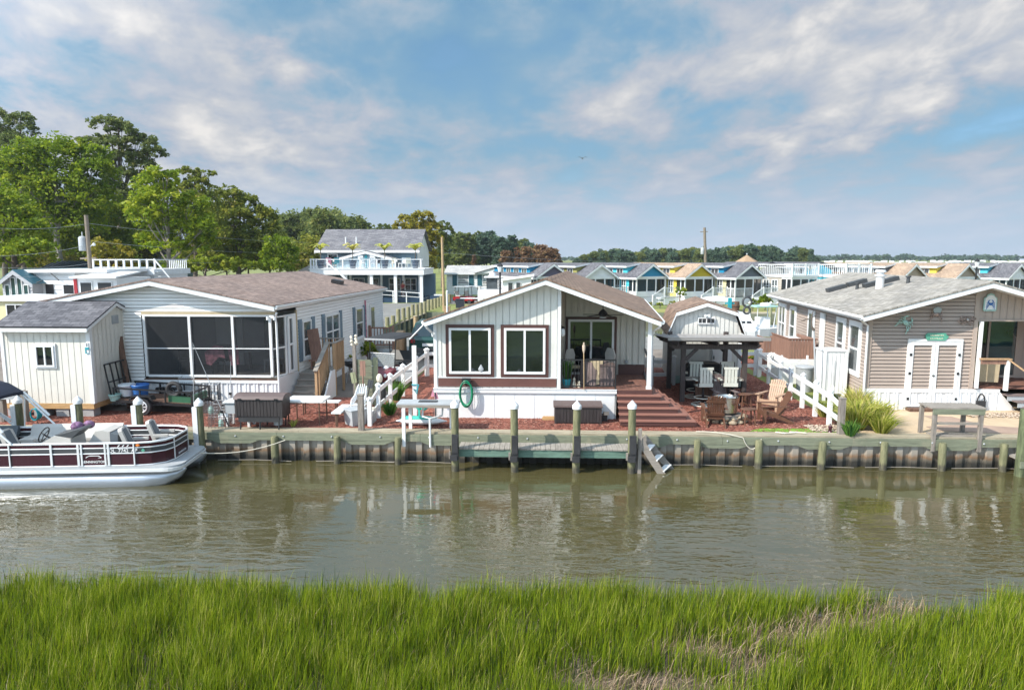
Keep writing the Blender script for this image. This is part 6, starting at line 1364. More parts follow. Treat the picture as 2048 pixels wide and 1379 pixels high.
# bimini
bz_ = D(20,760,17.6)[1]; BX = D(60,792,17.95)[0]
bm = bpy.data.objects.new('bimini_top', None); C.objects.link(bm); bm.parent = BT
iv = Matrix.Rotation(-HD,4,'Z') @ Matrix.Translation(-Vector(BT.location))
fx_ = (iv @ Vector((BX,17.95,0))).x
mb = MB(); prof = [(fx_-2.6,bz_-.02),(fx_-1.4,bz_+.04),(fx_-.75,bz_+.02),(fx_-.35,bz_-.10),(fx_,bz_-.33)]
ny = 7; vs = []
for x,z in prof:
    for j in range(ny): y = -.93+1.86*j/(ny-1); vs.append((x,y,z+.06*(1-(y)**2)))
k = len(prof); fs = [(i*ny+j,i*ny+j+1,(i+1)*ny+j+1,(i+1)*ny+j) for i in range(k-1) for j in range(ny-1)]
mb.add(vs, fs); mb.add([(x,y,z-.13*(1 if 0 < i//ny < 4 else .6)) for i,(x,y,z) in enumerate(vs)], fs)
for j in (0,ny-1):
    for i in range(k-1): a = i*ny+j; c = a+ny; N_ = k*ny; mb.f.append((a,c,c+N_,a+N_))
for i in (0,k-1):
    for j in range(ny-1): a = i*ny+j; c = a+1; N_ = k*ny; mb.f.append((a,c,c+N_,a+N_))
mb.build('canvas', M['navy'], bm, True)
for s in (-1,1):
    y = s*.93; mb = MB()
    mb.tube([(fx_-.05,y,bz_-.40),(fx_+.78,y,FT+.03)], .024, 6); mb.tube([(fx_+.0,y,bz_-.42+.08),(fx_+.62,y,FT+.32)], .032, 6)
    mb.tube([(fx_-1.5,y,bz_-.2),(fx_-.32,y,FT+.03)], .024, 6); mb.tube([(fx_-.9,y,bz_-.75+.0),(fx_-.40,y,FT+.2)], .03, 6)
    mb.tube([(fx_+.02,y,bz_-.45),(fx_-.05,y,FT+.03)], .018, 6); mb.build('frame_tube', M['alu_white'], bm, True)
# lift box and teal hose behind the boat
x_, z_ = D(22,790,19.3); t = thing('boat_lift_motor', 'grey boat lift housing on timber posts behind the canvas top', 'boat lift', (x_,19.3,0)); mb = MB(); mb.b(-.35,.28,-.12,.2,z_-.1,z_+.13); mb.build('housing', M['plastic_grey'], t)
for x in (-.3,.38): mb = MB(); mb.b(x-.08,x+.08,-.08,.08,-.2,z_-.102 if x < 0 else z_+.13); mb.build('post', M['grey_wood_v'], t)
t = thing('hose_coil', 'turquoise hose coil hanging by the boat lift', 'hose', (D(70,825,19.0)[0],19.0,D(70,828,19)[1])); mb = MB()
for k in range(6): mb.tube([((.11+.012*k)*cos(a),.02*k-.05,.17*sin(a)) for a in [2*pi*i/16 for i in range(17)]], .013, 5, False)
mb.build('coil', M['aqua'], t, True); mb = MB(); mb.tube([(.02,0,-.15),(.1,0,-.35),(.3,-.05,-.42),(.45,0,-.46)], .012, 5); mb.build('tail', M['black'], t)
# ================================================================== right lot: beige house
RH = thing('beige_house', 'beige lap sided house with light grey roof, sea creature ornaments and a deck', 'house', (10.5,22.0,0))
K3 = .10
xr_ = lambda x, y, z: (x+K3*y, y, z)
OV = -.70
AXR, ELR, ERR = 13.86-10.5, 10.08-10.5, 17.7-10.5
def zr(x): return 4.14-((4.14-3.10)/(AXR-ELR) if x < AXR else (4.14-3.06)/(ERR-AXR))*abs(x-AXR)
LW = 3.28
frr = lambda u,z,d:(u,-d,z)
mb = MB(); lap(mb, [(0,.70),(LW,.70),(LW,2.9),(0,2.9)], frr); lap(mb, [(0,2.9),(LW,2.9),(LW,zr(LW)-.18),(0,zr(0)-.17)], frr); mb.build('front_wall', M['lap_beige'], RH)
mb = MB(xr_); lap(mb, [(0,.5),(11.6,.5),(11.6,zr(0)-.17),(0,zr(0)-.17)], lambda u,z,d:(-d,u,z)); mb.poly([(0,0,0),(0,11.6,0),(0,11.6,.5),(0,0,.5)]); mb.build('side_wall', M['lap_beige'], RH)
mb = MB(xr_); mb.poly([(0,11.6,0),(7,11.6,0),(7,11.6,3.0),(AXR,11.6,zr(AXR)-.2),(0,11.6,3.0)]); mb.poly([(7,0,0),(7,11.6,0),(7,11.6,3.0),(7,0,3.0)]); mb.build('rear_wall', M['lap_beige'], RH)
gable_roof(RH, xr_, ELR, AXR, ERR, OV, 12.0, zr(ELR), 4.14, zr(ERR), .05, 'shingle_grey', 'white', fasc=.2)
mb = MB(); mb.b(-.035,.10,-.045,-.002,.7,zr(0)-.18); mb.b(LW-.06,LW+.07,-.047,-.002,.7,zr(LW)-.2); mb.build('corner_board', M['lap_beige'], RH)
# gable over the deck: vertical boards
mb = MB(); boards(mb, [(LW+.07,2.92),(7,2.92),(7,zr(7)-.19),(AXR,zr(AXR)-.19),(LW+.07,zr(LW)-.19)], frr, .22, .025, .014); mb.build('gable_wall', M['lap_beige'], RH); mb = MB(); mb.b(LW+.07,7,-.03,.08,2.86,2.918); mb.build('gable_beam', M['lap_beige'], RH)
# recessed deck
RD = 1.9
mb = MB(xr_); mb.poly([(LW+.07,0,.7),(LW+.07,RD,.7),(LW+.07,RD,3.6),(LW+.07,0,3.6)]); boards(mb, [(LW+.07,.7),(7,.7),(7,3.1),(LW+.07,3.1)], lambda u,z,d:(u,RD-d,z), .2, .02, .012); mb.poly([(LW+.07,.0,2.93),(7,.0,2.93),(7,RD,2.93),(LW+.07,RD,2.93)]); mb.build('deck_inner_wall', M['lap_beige'], RH)
mb = MB(xr_); y = -.02
while y < RD: mb.b(LW+.075,7,y,y+.13,.70,.735); y += .14
mb.build('deck_floor', M['deck'], RH)
dfr = lambda u,z,d: xr_(u,RD-d,z)
window(RH, dfr, 3.75, 5.75, .76, 2.78, frame='lap_beige', glass='glass', fw=.08, name='sliding_door', d0=.02)
mb = MB(xr_); mb.poly([(4.78,RD-.06,.85),(5.66,RD-.06,.85),(5.66,RD-.06,2.70),(4.78,RD-.06,2.70)]); mb.build('door_screen', M['glass_teal'], RH)
# skirting
mb = MB(); corrugated(mb, -.02, 4.2, .0, .57, lambda u,z,d:(u,-.03-d,z), .27, .035); mb.pxz([(4.2,0),(4.75,0),(4.2,.62)],-.05,-.03); mb.build('skirting', M['skirt'], RH)
mb = MB(); mb.b(-.03,1.24,-.06,-.005,.575,.695); mb.b(2.86,4.2,-.06,-.005,.575,.695); mb.build('skirting_band', M['white'], RH)
# storage double doors
d0x, d1x = 1.30, 2.84
dd = bpy.data.objects.new('storage_doors', None); C.objects.link(dd); dd.parent = RH
mb = MB()
mb.b(d0x-.08,d0x-.0,-.085,-.03,.10,2.22); mb.b(d1x+.0,d1x+.08,-.085,-.03,.10,2.22); mb.b(d0x-.08,d1x+.08,-.087,-.03,2.221,2.30); mb.build('door_frame', M['white'], dd)
mid = (d0x+d1x)/2
for a,b_ in ((d0x+.01,mid-.008),(mid+.008,d1x-.01)):
    mb = MB(); mb.b(a,a+.09,-.10,-.045,.12,2.21); mb.b(b_-.09,b_,-.10,-.045,.12,2.21); mb.b(a+.091,b_-.091,-.098,-.045,2.10,2.21); mb.b(a+.091,b_-.091,-.098,-.045,.58,.70); mb.b(a+.091,b_-.091,-.098,-.045,.12,.17); mb.build('door_leaf', M['white'], dd)
    mb = MB(); corrugated(mb, a+.09, b_-.09, .17, .58, lambda u,z,d:(u,-.058-d,z), .27, .025); mb.build('lower_panel', M['skirt'], dd)
    mb = MB(); lap(mb, [(a+.09,.70),(b_-.09,.70),(b_-.09,2.1),(a+.09,2.1)], lambda u,z,d:(u,-.045-d,z)); mb.build('upper_panel', M['lap_beige'], dd)
for x in (d0x+.02,d1x-.02):
    for z in (.38,1.20,1.80): mb = MB(); mb.b(x-.035,x+.035,-.112,-.102,z-.04,z+.04); mb.build('hinge', M['black'], dd)
mb = MB(); mb.b(mid-.05,mid+.03,-.125,-.103,1.12,1.15); mb.build('latch', M['black'], dd)
mb = MB(); mb.b(d0x-.02,d1x+.05,-.35,-.06,.0,.10); mb.build('door_step', M['dark_wood_v'], RH)
# ornaments on the wall are things of their own
def wall_pt(px, py, Y=21.94): x, z = D(px, py, Y); return (x, Y, z)
def crab_shape(mb, s, legs=True):
    mb.lathe([(.02,-.03),(.17*s,-.012),(.17*s,.012),(.02,.04)], n=14, sx=1.25)
    for sg in (-1,1):
        for k in range(4):
            a = -.7+.36*k; mb.tube([(sg*.20*s,.06*s-.08*k*s,0),(sg*(.42)*s,.22*s-.20*k*s,.01),(sg*.52*s,.10*s-.26*k*s,0)], .034*s, 5)
        mb.tube([(sg*.16*s,.14*s,0),(sg*.34*s,.30*s,.0),(sg*.22*s,.46*s,.0)], [.05*s,.055*s,.08*s], 6); mb.tube([(sg*.22*s,.46*s,0),(sg*.08*s,.56*s,0)], [.07*s,.02*s], 5)
    mb.v = [(x,-z-.02,y) for x,y,z in mb.v]
p = wall_pt(1811,645); t = thing('crab_ornament', 'mint green metal crab hung on the beige wall, left of the others', 'wall ornament', p); mb = MB(); crab_shape(mb,.42); m4 = Matrix.Rotation(.6,4,'Y'); mb.v = [tuple(m4 @ Vector(v)) for v in mb.v]; mb.build('crab_body', M['mint'], t, True)
mb = MB(); mb.lathe([(.02,0),(.03,.02)], n=6); mb.v = [(x,-.05-z,y) for x,y,z in mb.v]; mb.build('eye', M['mint'], t)
p = wall_pt(1872,628); t = thing('metal_ornament', 'rust and silver metal ornament highest on the beige wall', 'wall ornament', p); mb = MB(); crab_shape(mb,.36); mb.build('crab_body', M['copper'], t, True); mb = MB(); mb.pxz([(-.10,.05),(.10,.05),(.13,.17),(0,.24),(-.13,.17)],-.07,-.04); mb.build('silver_shell', M['alu'], t)
p = wall_pt(1934,640); t = thing('metal_ornament', 'copper and silver paired winged ornament at the corner beside the deck', 'wall ornament', p); mb = MB()
for sg in (-1,1):
    for k in range(4): a = .5+k*1.45; mb.tube([(sg*.12+.09*cos(a)+.06*cos(q),-.03,.09*sin(a)+.045*sin(q)) for q in [2*pi*i/10 for i in range(11)]], .014, 5, False)
mb.build('wings', M['copper'], t, True); mb = MB(); mb.lathe([(.05,0),(.01,.04)], n=8); mb.v = [(x,-.06-z,y+.02) for x,y,z in mb.v]; mb.build('shell_boss', M['alu'], t)
p = wall_pt(1873,673,21.93); t = thing('welcome_sign', 'green painted oval board sign above the double doors', 'sign', p)
mb = MB(); mb.pxz([(-.34,-.02),(-.30,-.11),(.26,-.12),(.34,-.03),(.36,.03),(.30,.05),(.26,.12),(-.30,.12),(-.35,.05)],-.04,0); mb.build('board', M['sign_green'], t)
for z_, n_, h_ in ((.045,9,.05),(-.055,8,.045)):
    mb = MB()
    for i in range(n_): xx = -.21+i*.42/n_; mb.beam((xx,-.044,z_+RN.uniform(-.02,.02)),(xx+RN.uniform(.01,.035),-.044,z_+RN.uniform(-.5,.5)*h_),.004,.014,(0,0,1)); mb.tube([(xx,-.045,z_-.018),(xx+.012,-.046,z_+.02),(xx+.028,-.045,z_-.01)], .006, 4)
    mb.build('painted_marks', M['ivory'], t)
p = wall_pt(1980,604,21.95); t = thing('crab_plaque', 'white plaque with a blue crab hung on the gable over the deck', 'plaque', p)
mb = MB(); mb.pxz([(-.20,-.25),(-.17,-.28),(.17,-.28),(.20,-.25),(.20,.12),(.16,.16),(.13,.16),(.10,.24),(.0,.28),(-.10,.24),(-.13,.16),(-.16,.16),(-.20,.12)],-.03,0); mb.build('board', M['mint'], t); mb = MB(); mb.pxz([(-.17,-.23),(.17,-.23),(.17,.10),(.08,.20),(0,.23),(-.08,.20),(-.17,.10)],-.037,-.031); mb.build('panel', M['plastic_white'], t)
mb = MB(); crab_shape(mb,.24); mb.v = [(x,y-.022,z-.06) for x,y,z in mb.v]; mb.build('crab', M['blue_tub'], t, True)
# side windows and roof fittings
frw = lambda u,z,d: xr_(-d,u,z)
for a,b_,z0,z1,bars in ((.55,1.5,1.05,2.66,'h'),(2.05,2.85,1.05,2.66,'h'),(8.3,9.2,1.02,2.62,'h'),(10.0,11.2,1.0,2.62,'vh')): window(RH, frw, a, b_, z0, z1, bars=bars, glass='glass_day', fw=.07, trim='white', tw=.10, d0=.036)
mb = MB(xr_); mb.b(-.075,-.037,5.5,6.4,.75,2.75); sdd = mb.build('side_door', M['white'], RH); mb = MB(xr_); mb.b(-.083,-.076,5.7,6.2,1.6,2.6); mb.build('pane', M['glass_day'], sdd)
mb = MB(xr_); mb.b(-.085,-.037,4.2,4.75,1.1,2.75)
for i in range(22): mb.b(-.095,-.086,4.25,4.7,1.16+i*.07,1.20+i*.07)
mb.build('louvred_shutter', M['white'], RH)
downspout(RH, [xr_(ELR-.02,OV+.2,2.95),(-.25,-.2,2.82),(-.07,-.09,2.72),(-.07,-.09,.1)])
def roofpt(px, py):
    for i in range(400):
        Y = 22+i*.03; x, z = D(px, py, Y); lx = x-10.5-K3*(Y-22)
        if zr(lx) >= z: return lx, Y-22, zr(lx)
    return 2, 6, 3.8
for i, (px, py, w_, l_) in enumerate([(1672,580,.22,1.5),(1713,569,.22,1.2),(1747,571,.25,1.9),(1775,565,.25,1.2)]):
    lx, ly, lz = roofpt(px, py); mb = MB(xr_); sl = (4.14-3.10)/(AXR-ELR); mb.cb((lx,ly,lz+.08),(.75,.40,.16),0,0,-math.atan(sl)); mb.build('roof_skylight', M['charcoal'], RH)
lx, ly, lz = roofpt(1759,576); mb = MB(xr_); mb.lathe([(.15,-.1),(.15,.42),(.20,.44),(.20,.50),(.13,.51),(.13,.58),(.21,.60),(.17,.68)], (lx,ly,lz), 16); mb.build('chimney_pipe', M['alu_white'], RH, True)
for px,py in ((1816,566),(1714,578)):
    lx, ly, lz = roofpt(px, py); mb = MB(xr_); mb.lathe([(.07,-.05),(.06,.20),(.10,.21),(.10,.26)], (lx,ly,lz), 10); mb.build('vent_pipe', M['charcoal'], RH, True)
# deck rail, stairs, table
t = thing('deck_stair', 'wooden deck rail and steps at the right end of the beige house', 'stairs', (14.78,21.75,0))
mb = MB(); mb.b(-.12,-.02,-.08,.02,.70,1.68); mb.b(.62,.72,-.62,-.52,0,1.0); mb.b(-.90,-.82,.1,.2,.74,2.86); mb.build('post', M['white'], t)
mb = MB(); mb.b(-.90,.02,-.10,.06,1.68,1.72); mb.beam((-.06,-.03,1.70),(.70,-.60,.98),.15,.035); mb.build('handrail', M['new_wood'], t)
mb = MB(); mb.b(-.88,-.12,-.05,-.01,1.54,1.675); mb.build('under_rail', M['brown_fence'], t)
mb = MB()
for i in range(4): mb.b(.0+.16*i,1.9,-.05-.26*i,.24-.26*i,.52-.16*i,.56-.16*i)
mb.build('tread', M['cloth_taupe'], t); mb = MB()
for i in range(4): mb.b(.02+.16*i,1.9,-.03-.26*i,-.01-.26*i,max(0,.37-.16*i),.518-.16*i)
mb.build('riser', M['plastic_grey'], t)
t = thing('covered_bench', 'tan cloth covered bench on the deck behind the rail', 'bench', (14.32,22.5,.737)); mb = MB(); mb.pxz([(-.62,.15),(-.62,.95),(-.25,.80),(.30,.78),(.62,.74),(.6,.10)],-.1,.5); mb.build('cover', M['cloth_tan'], t); mb = MB(); mb.b(-.55,.55,-.05,.45,0,.148); mb.build('base', M['dark_wood_v'], t)
t = thing('deck_chair', 'chair with a dark cushion back by the sliding door of the deck', 'chair', (14.35,23.1,.737)); mb = MB(); mb.b(-.25,.25,-.25,.25,.3,.45); mb.build('seat', M['cloth_tan'], t); mb = MB(); mb.b(-.25,.25,.2,.3,.455,1.05); mb.build('backrest', M['cloth_taupe'], t); mb = MB(); mb.b(-.25,.25,-.25,.3,0,.298); mb.build('base', M['dark_wood_v'], t)
# side yard: heat pump screens, cabinet, bird branch
def slat_box(x0,x1,y0,y1,z0,z1,label,lid=True):
    t = thing('slatted_enclosure', label, 'enclosure', ((x0+x1)/2,y0,0)); X0, X1 = x0-(x0+x1)/2, x1-(x0+x1)/2; dy = y1-y0; mb = MB(); n = int((X1-X0)/.11)
    for i in range(n): a = X0+i*(X1-X0)/n; mb.b(a,a+(X1-X0)/n-.012,0,.02,z0,z1)
    mb.build('front_slats', M['brown_fence'], t); mb = MB(); n = int(dy/.11)
    for i in range(n): a = .022+i*(dy-.03)/n; mb.b(X0,X0+.02,a,a+(dy-.03)/n-.01,z0,z1); mb.b(X1-.02,X1,a,a+(dy-.03)/n-.01,z0,z1)
    mb.build('side_slats', M['brown_fence'], t); mb = MB(); mb.b(X0-.03,X1+.03,-.03,.0,z1-.02,z1+.03); mb.b(X0-.03,X0+.0,.002,dy,z1-.02,z1+.03); mb.build('cap_rail', M['brown_fence'], t)
    if lid: mb = MB(); mb.b(X0+.1,X1-.1,.1,dy,z0,z1-.12); mb.build('air_unit', M['plastic_white'], t)
    mb = MB(); mb.b(X0-.02,X1+.02,-.02,dy,.0,z0-.003); mb.build('base', M['vinyl'], t)
x0, zt_ = D(1603,680,26.6); x1, zb_ = D(1638,723,26.6)
slat_box(9.72,10.75,26.6,28.6,zb_+.1,zt_+.05,'large brown slatted enclosure on a white base beside the beige house')
slat_box(9.95,10.55,30.2,31.2,.1,1.35,'smaller brown slatted enclosure farther back beside the beige house', False)
x0, zt_ = D(1648,702,23.4); x1 = D(1692,702,23.4)[0]
t = thing('utility_cabinet', 'tall white ribbed cabinet standing against the beige house', 'cabinet', (x0,23.3,0)); w_ = x1-x0
mb = MB(); boards(mb, [(0,.25),(w_,.25),(w_,zt_),(0,zt_)], lambda u,z,d:(u,-d,z), .13, .015, .012); mb.b(.0,w_,.02,.75,.25,zt_); mb.build('body', M['vinyl'], t); mb = MB(); mb.b(-.03,w_+.03,-.03,.8,zt_+.003,zt_+.05); mb.b(-.035,.05,-.035,.0,.25,zt_); mb.b(w_-.05,w_+.035,-.035,0,.25,zt_); mb.build('frame', M['white'], t)
mb = MB(); mb.b(0,.1,.0,.1,0,.248); mb.b(w_-.1,w_,0,.1,0,.248); mb.build('foot', M['vinyl'], t); mb = MB(); mb.tube([(w_*.45,-.03,.55),(w_*.43,-.04,1.0),(w_*.46,-.035,zt_-.3)], .012, 5); mb.build('cable', M['plastic_grey'], t)
t = thing('shelf_unit', 'white shelving frame between the cabinet and the beige wall', 'shelf', (x1+.06,23.6,0)); mb = MB(); mb.b(0,.05,-.05,.5,0,zt_-.12); mb.b(.36,.41,-.05,.5,0,zt_-.12); mb.build('upright', M['vinyl'], t)
for z in (.55,1.05,1.5): mb = MB(); mb.b(.051,.359,-.03,.5,z,z+.04); mb.build('shelf', M['vinyl'], t)
x0, zt_ = D(1645,745,25.0); t = thing('waste_bin', 'grey lidded bin between the enclosure and white cabinet', 'bin', (9.75,25.0,0)); mb = MB(); mb.lathe([(.26,0),(.32,.85),(.33,.88)], n=16); mb.build('bin_body', M['plastic_grey'], t, True); mb = MB(); mb.lathe([(.35,.882),(.34,.93),(.1,.98)], n=16); mb.build('lid', M['plastic_grey'], t, True)
for i, xx in enumerate((9.35,)): t = thing('lattice_gate', 'white vinyl gate panel below the slatted enclosure', 'gate', (xx,26.2,0)); mb = MB(); mb.b(0,.9,-.02,.02,.05,.9); mb.build('gate_panel', M['vinyl'], t); mb = MB(); mb.b(-.06,.0,-.04,.04,0,1.15); mb.b(.9,.96,-.04,.04,0,1.15); mb.build('gate_post', M['vinyl'], t)
Y = 23.2; a = D(1632,800,Y); b_ = D(1628,660,Y)
t = thing('branch_pole', 'pale pole topped with a bare dark branch by the right fence', 'pole', (a[0],Y,0)); mb = MB(); mb.tube([(0,0,0),(b_[0]-a[0],0,b_[1])], [.04,.028], 8); mb.build('shaft', M['plastic_grey'], t, True)
mb = MB(); o = Vector((b_[0]-a[0],0,b_[1])); mb.tube([o,o+Vector((-.08,0,.12)),o+Vector((-.10,0,.45)),o+Vector((-.06,0,.66))], [.05,.03,.02,.008], 6); mb.tube([o+Vector((-.10,0,.38)),o+Vector((-.3,0,.36)),o+Vector((-.48,0,.28))], [.02,.025,.005], 5); mb.tube([o+Vector((-.1,0,.42)),o+Vector((.05,0,.50))], .014, 5); mb.build('branch', M['bark'], t, True)
# fish cleaning bench of the right lot
p = D(1850,870,18.45)
t = thing('fillet_bench', 'weathered grey timber bench at the right bulkhead', 'bench', (D(1905,800,18.75)[0],18.75,0)); hw = .66; zt_ = D(1905,812,18.6)[1]
mb = MB(); n = 4
for i in range(n): mb.b(-hw-.06,hw+.06,-.34+i*.17,-.34+i*.17+.162,zt_-.04,zt_)
mb.build('bench_top', M['grey_wood'], t); mb = MB(); mb.b(-hw-.02,hw+.02,-.35,-.315,zt_-.19,zt_-.043); mb.build('apron', M['treated'], t)
for x,y,zb_ in ((-hw+.05,-.30,-.36),(hw-.05,-.30,-.36),(-hw+.0,.25,0),(hw-.18,.25,0)): mb = MB(); mb.b(x-.05,x+.05,y-.04,y+.04,zb_,zt_-.042); mb.build('leg', M['grey_wood_v'], t)
mb = MB(); mb.b(-hw+.1,hw-.1,-.32,-.28,.38,.45); mb.build('stretcher', M['grey_wood'], t); mb = MB(); mb.b(-hw+.1,hw-.1,-.24,.15,.02,.06); mb.build('lower_shelf', M['grey_wood'], t)
t = thing('hose_reel', 'dark hose hook on the white skirting under the deck', 'hose reel', (D(1960,800,21.9)[0],21.85,.25)); mb = MB(); mb.tube([(.11*cos(a),0,.10+.20*sin(a)) for a in [pi*i/10 for i in range(11)]], .022, 6); mb.build('hook', M['black'], t); mb = MB(); mb.b(-.13,.13,-.04,.04,-.2,.09); mb.build('reel', M['rubber'], t)
t = thing('wall_ledge', 'small white ledge on the skirting beside the double doors', 'ledge', (D(1930,800,21.8)[0],21.8,.22)); mb = MB(); mb.b(-.28,.28,-.12,.12,.0,.03); mb.build('ledge_board', M['plastic_white'], t); mb = MB(); mb.b(-.25,.25,-.05,.1,-.2,-.003); mb.build('bracket', M['plastic_grey'], t)
# ornamental grasses
def grass_clump(px, py, h, n, sp, label, mat='blade_gold', dy=0):
    x, y = G(px, py); t = thing('ornamental_grass', label, 'ornamental grass', (x,y+dy,.01)); t['kind'] = 'thing'; tuft('leaves', t, n, h, sp, M[mat], 0, .014); return t
grass_clump(1712,858,.95,620,.75,'tallest golden green grass clump beside the right end post')
grass_clump(1750,852,.85,560,.75,'golden grass clump in the middle of the right bed', 'blade_gold', .1)
grass_clump(1725,835,.95,420,.65,'grass clump at the back against the beige house corner', 'blade_gold', .35)
grass_clump(1762,866,.62,380,.60,'low golden grass clump at the sand edge of the right bed')
grass_clump(1650,835,.55,200,.45,'loose grass tuft under the right fence rails', 'blade_gold', .1)
grass_clump(1700,872,.5,150,.35,'short grass tuft at the foot of the right end post', 'blade_green')
grass_clump(793,800,.75,260,.5,'green weeds growing through the left fence', 'blade_green')
grass_clump(780,830,.5,160,.4,'low green weeds at the foot of the left fence', 'blade_green')
# ================================================================== beyond: basin row of piles
first = None
for i in range(20):
    Y = 43.4+i*1.58; x = -10.9+(Y-45)*.047; ht = (.62 if i < 5 else .98)+RN.uniform(-.05,.05)
    if first is None:
        mb = MB(); mb.lathe([(.165,0),(.16,2.0),(.155,2.58),(.10,2.6)], n=12); first = mb.build('basin_piling', M['pale_piling'] if 'pale_piling' in M else wood('pale_round_timber',(.27,.25,.14),'z',.8,.35), sm=True); o = first
    else: o = dup(first)
    o.location = (x, Y, -1.6); o.scale = (1,1,(1.6+ht)/2.6); o.rotation_euler = (0,0,RN.uniform(0,6))
    tag(o, 'pale round timber piling in the row along the basin road', 'piling', 'timber pilings along the basin road')
t = thing('basin_wall', 'dark green timber wall below the row of pale pilings', 'wall', (-10.6,58,-1.5)); mb = MB(); mb.add([(-.62,-15.4,.0),(.85,13.5,0),(.85,13.5,1.35),(-.62,-15.4,1.35)],[(0,1,2,3)]); 
mb = MB(); mb.beam((-.45,-15.4,.67),(.85,13.5,.67),.06,1.35); mb.build('sheeting', wood('dark_green_sheeting',(.03,.06,.045),'z'), t); mb = MB(); mb.beam((-.40,-15.4,1.4),(.90,13.5,1.4),.22,.06); mb.build('cap_beam', M['treated_cap'], t)
x, z = D(831,640,46); t = thing('mooring_piling', 'single taller pale piling standing in the basin behind the cart', 'piling', (x,46,-1.6)); mb = MB(); mb.lathe([(.15,0),(.14,D(831,632,46)[1]+1.6)], n=12); mb.build('shaft', M['pale_pole'], t, True); mb = MB(); mb.lathe([(.16,D(831,632,46)[1]+1.603),(.10,D(831,632,46)[1]+1.64)], n=12); mb.build('cap', M['treated_cap'], t)

# ------------------------------------------------------------------ clubhouse with the roof deck
def DX(px, Y): return D(px, 540, Y)[0]
M['club_blue'] = paint('slate_blue_siding', (.13,.20,.25), .6, .08, .5); M['club_pale'] = paint('pale_blue_siding', (.34,.45,.52), .6, .08, .5); M['navy_pot'] = paint('navy_planter', (.02,.05,.10), .4, .1)
cY = 73.0; cx0, cx1 = DX(622,cY), DX(846,cY)
CL = thing('clubhouse', 'two storey slate blue clubhouse with a white railed roof deck', 'building', (cx0,cY,0)); W_ = cx1-cx0
mb = MB(); mb.b(-.1,W_+.1,-.15,6.5,3.02,3.62); mb.b(-.2,W_+.2,-.2,6.5,3.622,3.70); mb.build('deck_slab', M['white'], CL)
for px in (690,742,790,842): mb = MB(); x = DX(px,cY)-cx0; mb.b(x-.16,x+.16,0,.32,0,3.02); mb.build('porch_column', M['white'], CL)
for px in (700,737,762,806,838): mb = MB(); x = DX(px,cY+3)-cx0; mb.b(x-.11,x+.11,3,3.22,0,3.02); mb.build('porch_column', M['white'], CL)
mb = MB(); mb.b(-1.5,W_+.3,6.3,7,0,3.02); mb.build('lower_wall', M['club_blue'], CL)
for px in (716,745,788,820): window(CL, lambda u,z,d:(u,6.28-d,z), DX(px,79)-cx0-.7, DX(px,79)-cx0+.7, 1.0, 2.5, bars='vh', fw=.1)
mb = MB(); mb.b(2.0,W_-.2,.5,.56,.0,.55); mb.b(W_-4.2,W_-.2,.9,6.0,.02,.5); mb.build('terrace', M['navy_pot'], CL)
mb = MB(); mb.tube([(W_-4.8,.3,1.35),(W_-.4,.25,1.05)], .05, 6); mb.tube([(W_-4.8,.3,.9),(W_-.4,.25,.6)], .035, 6)
for f in (0,.33,.66,1): x = W_-4.8+f*4.4; mb.b(x-.05,x+.05,.25,.35,0,1.35-.3*f)
mb.build('ramp_rail', M['white'], CL)
# upper storey
uY = 6.0; u0, u1 = DX(641,cY+uY)-cx0, DX(835,cY+uY)-cx0
ze = D(740,500,cY+uY)[1]; zrg = D(740,460,cY+uY+4.2)[1]
mb = MB(); boards(mb, [(u0,3.7),(u1,3.7),(u1,ze),(u0,ze)], lambda u,z,d:(u,uY-d,z), .5, .05, .03); mb.build('upper_wall', M['club_blue'], CL)
mb = MB(); mb.ext([(u0,uY,3.7),(u0,uY+8.4,3.7),(u0,uY+8.4,ze),(u0,uY+4.2,zrg-.15),(u0,uY,ze)],(.05,0,0)); mb.ext([(u1-.05,uY,3.7),(u1-.05,uY+8.4,3.7),(u1-.05,uY+8.4,ze),(u1-.05,uY+4.2,zrg-.15),(u1-.05,uY,ze)],(.05,0,0)); mb.build('gable_wall', M['white'], CL)
mb = MB()
for a, za in ((-.45,ze-.10),(8.85,ze-.10)): mb.ext([(u0-.5,uY+a,za),(u1+.35,uY+a,za),(u1+.35,uY+4.2,zrg),(u0-.5,uY+4.2,zrg)],(0,0,.10))
mb.build('roof', M['shingle_slate'], CL)
mb = MB(); mb.b(u0-.5,u1+.35,uY-.50,uY-.455,ze-.30,ze-.02)
for a in (-.45,8.85): mb.ext([(u0-.52,uY+a,ze-.11),(u0-.52,uY+4.2,zrg-.01),(u0-.52,uY+4.2,zrg-.34),(u0-.52,uY+a,ze-.40)],(.10,0,0))
mb.build('fascia', M['white'], CL)
for px in (698,719): x = DX(px,cY+uY+2)-cx0; mb = MB(); mb.lathe([(.09,0),(.09,.75)], (x,uY+1.0,ze+(zrg-ze)*.32), 8); mb.build('vent_pipe', M['white'], CL)
window(CL, lambda u,z,d:(u,uY-d,z), u0+.9, u0+2.1, 3.9, 5.3, bars='h', fw=.1)
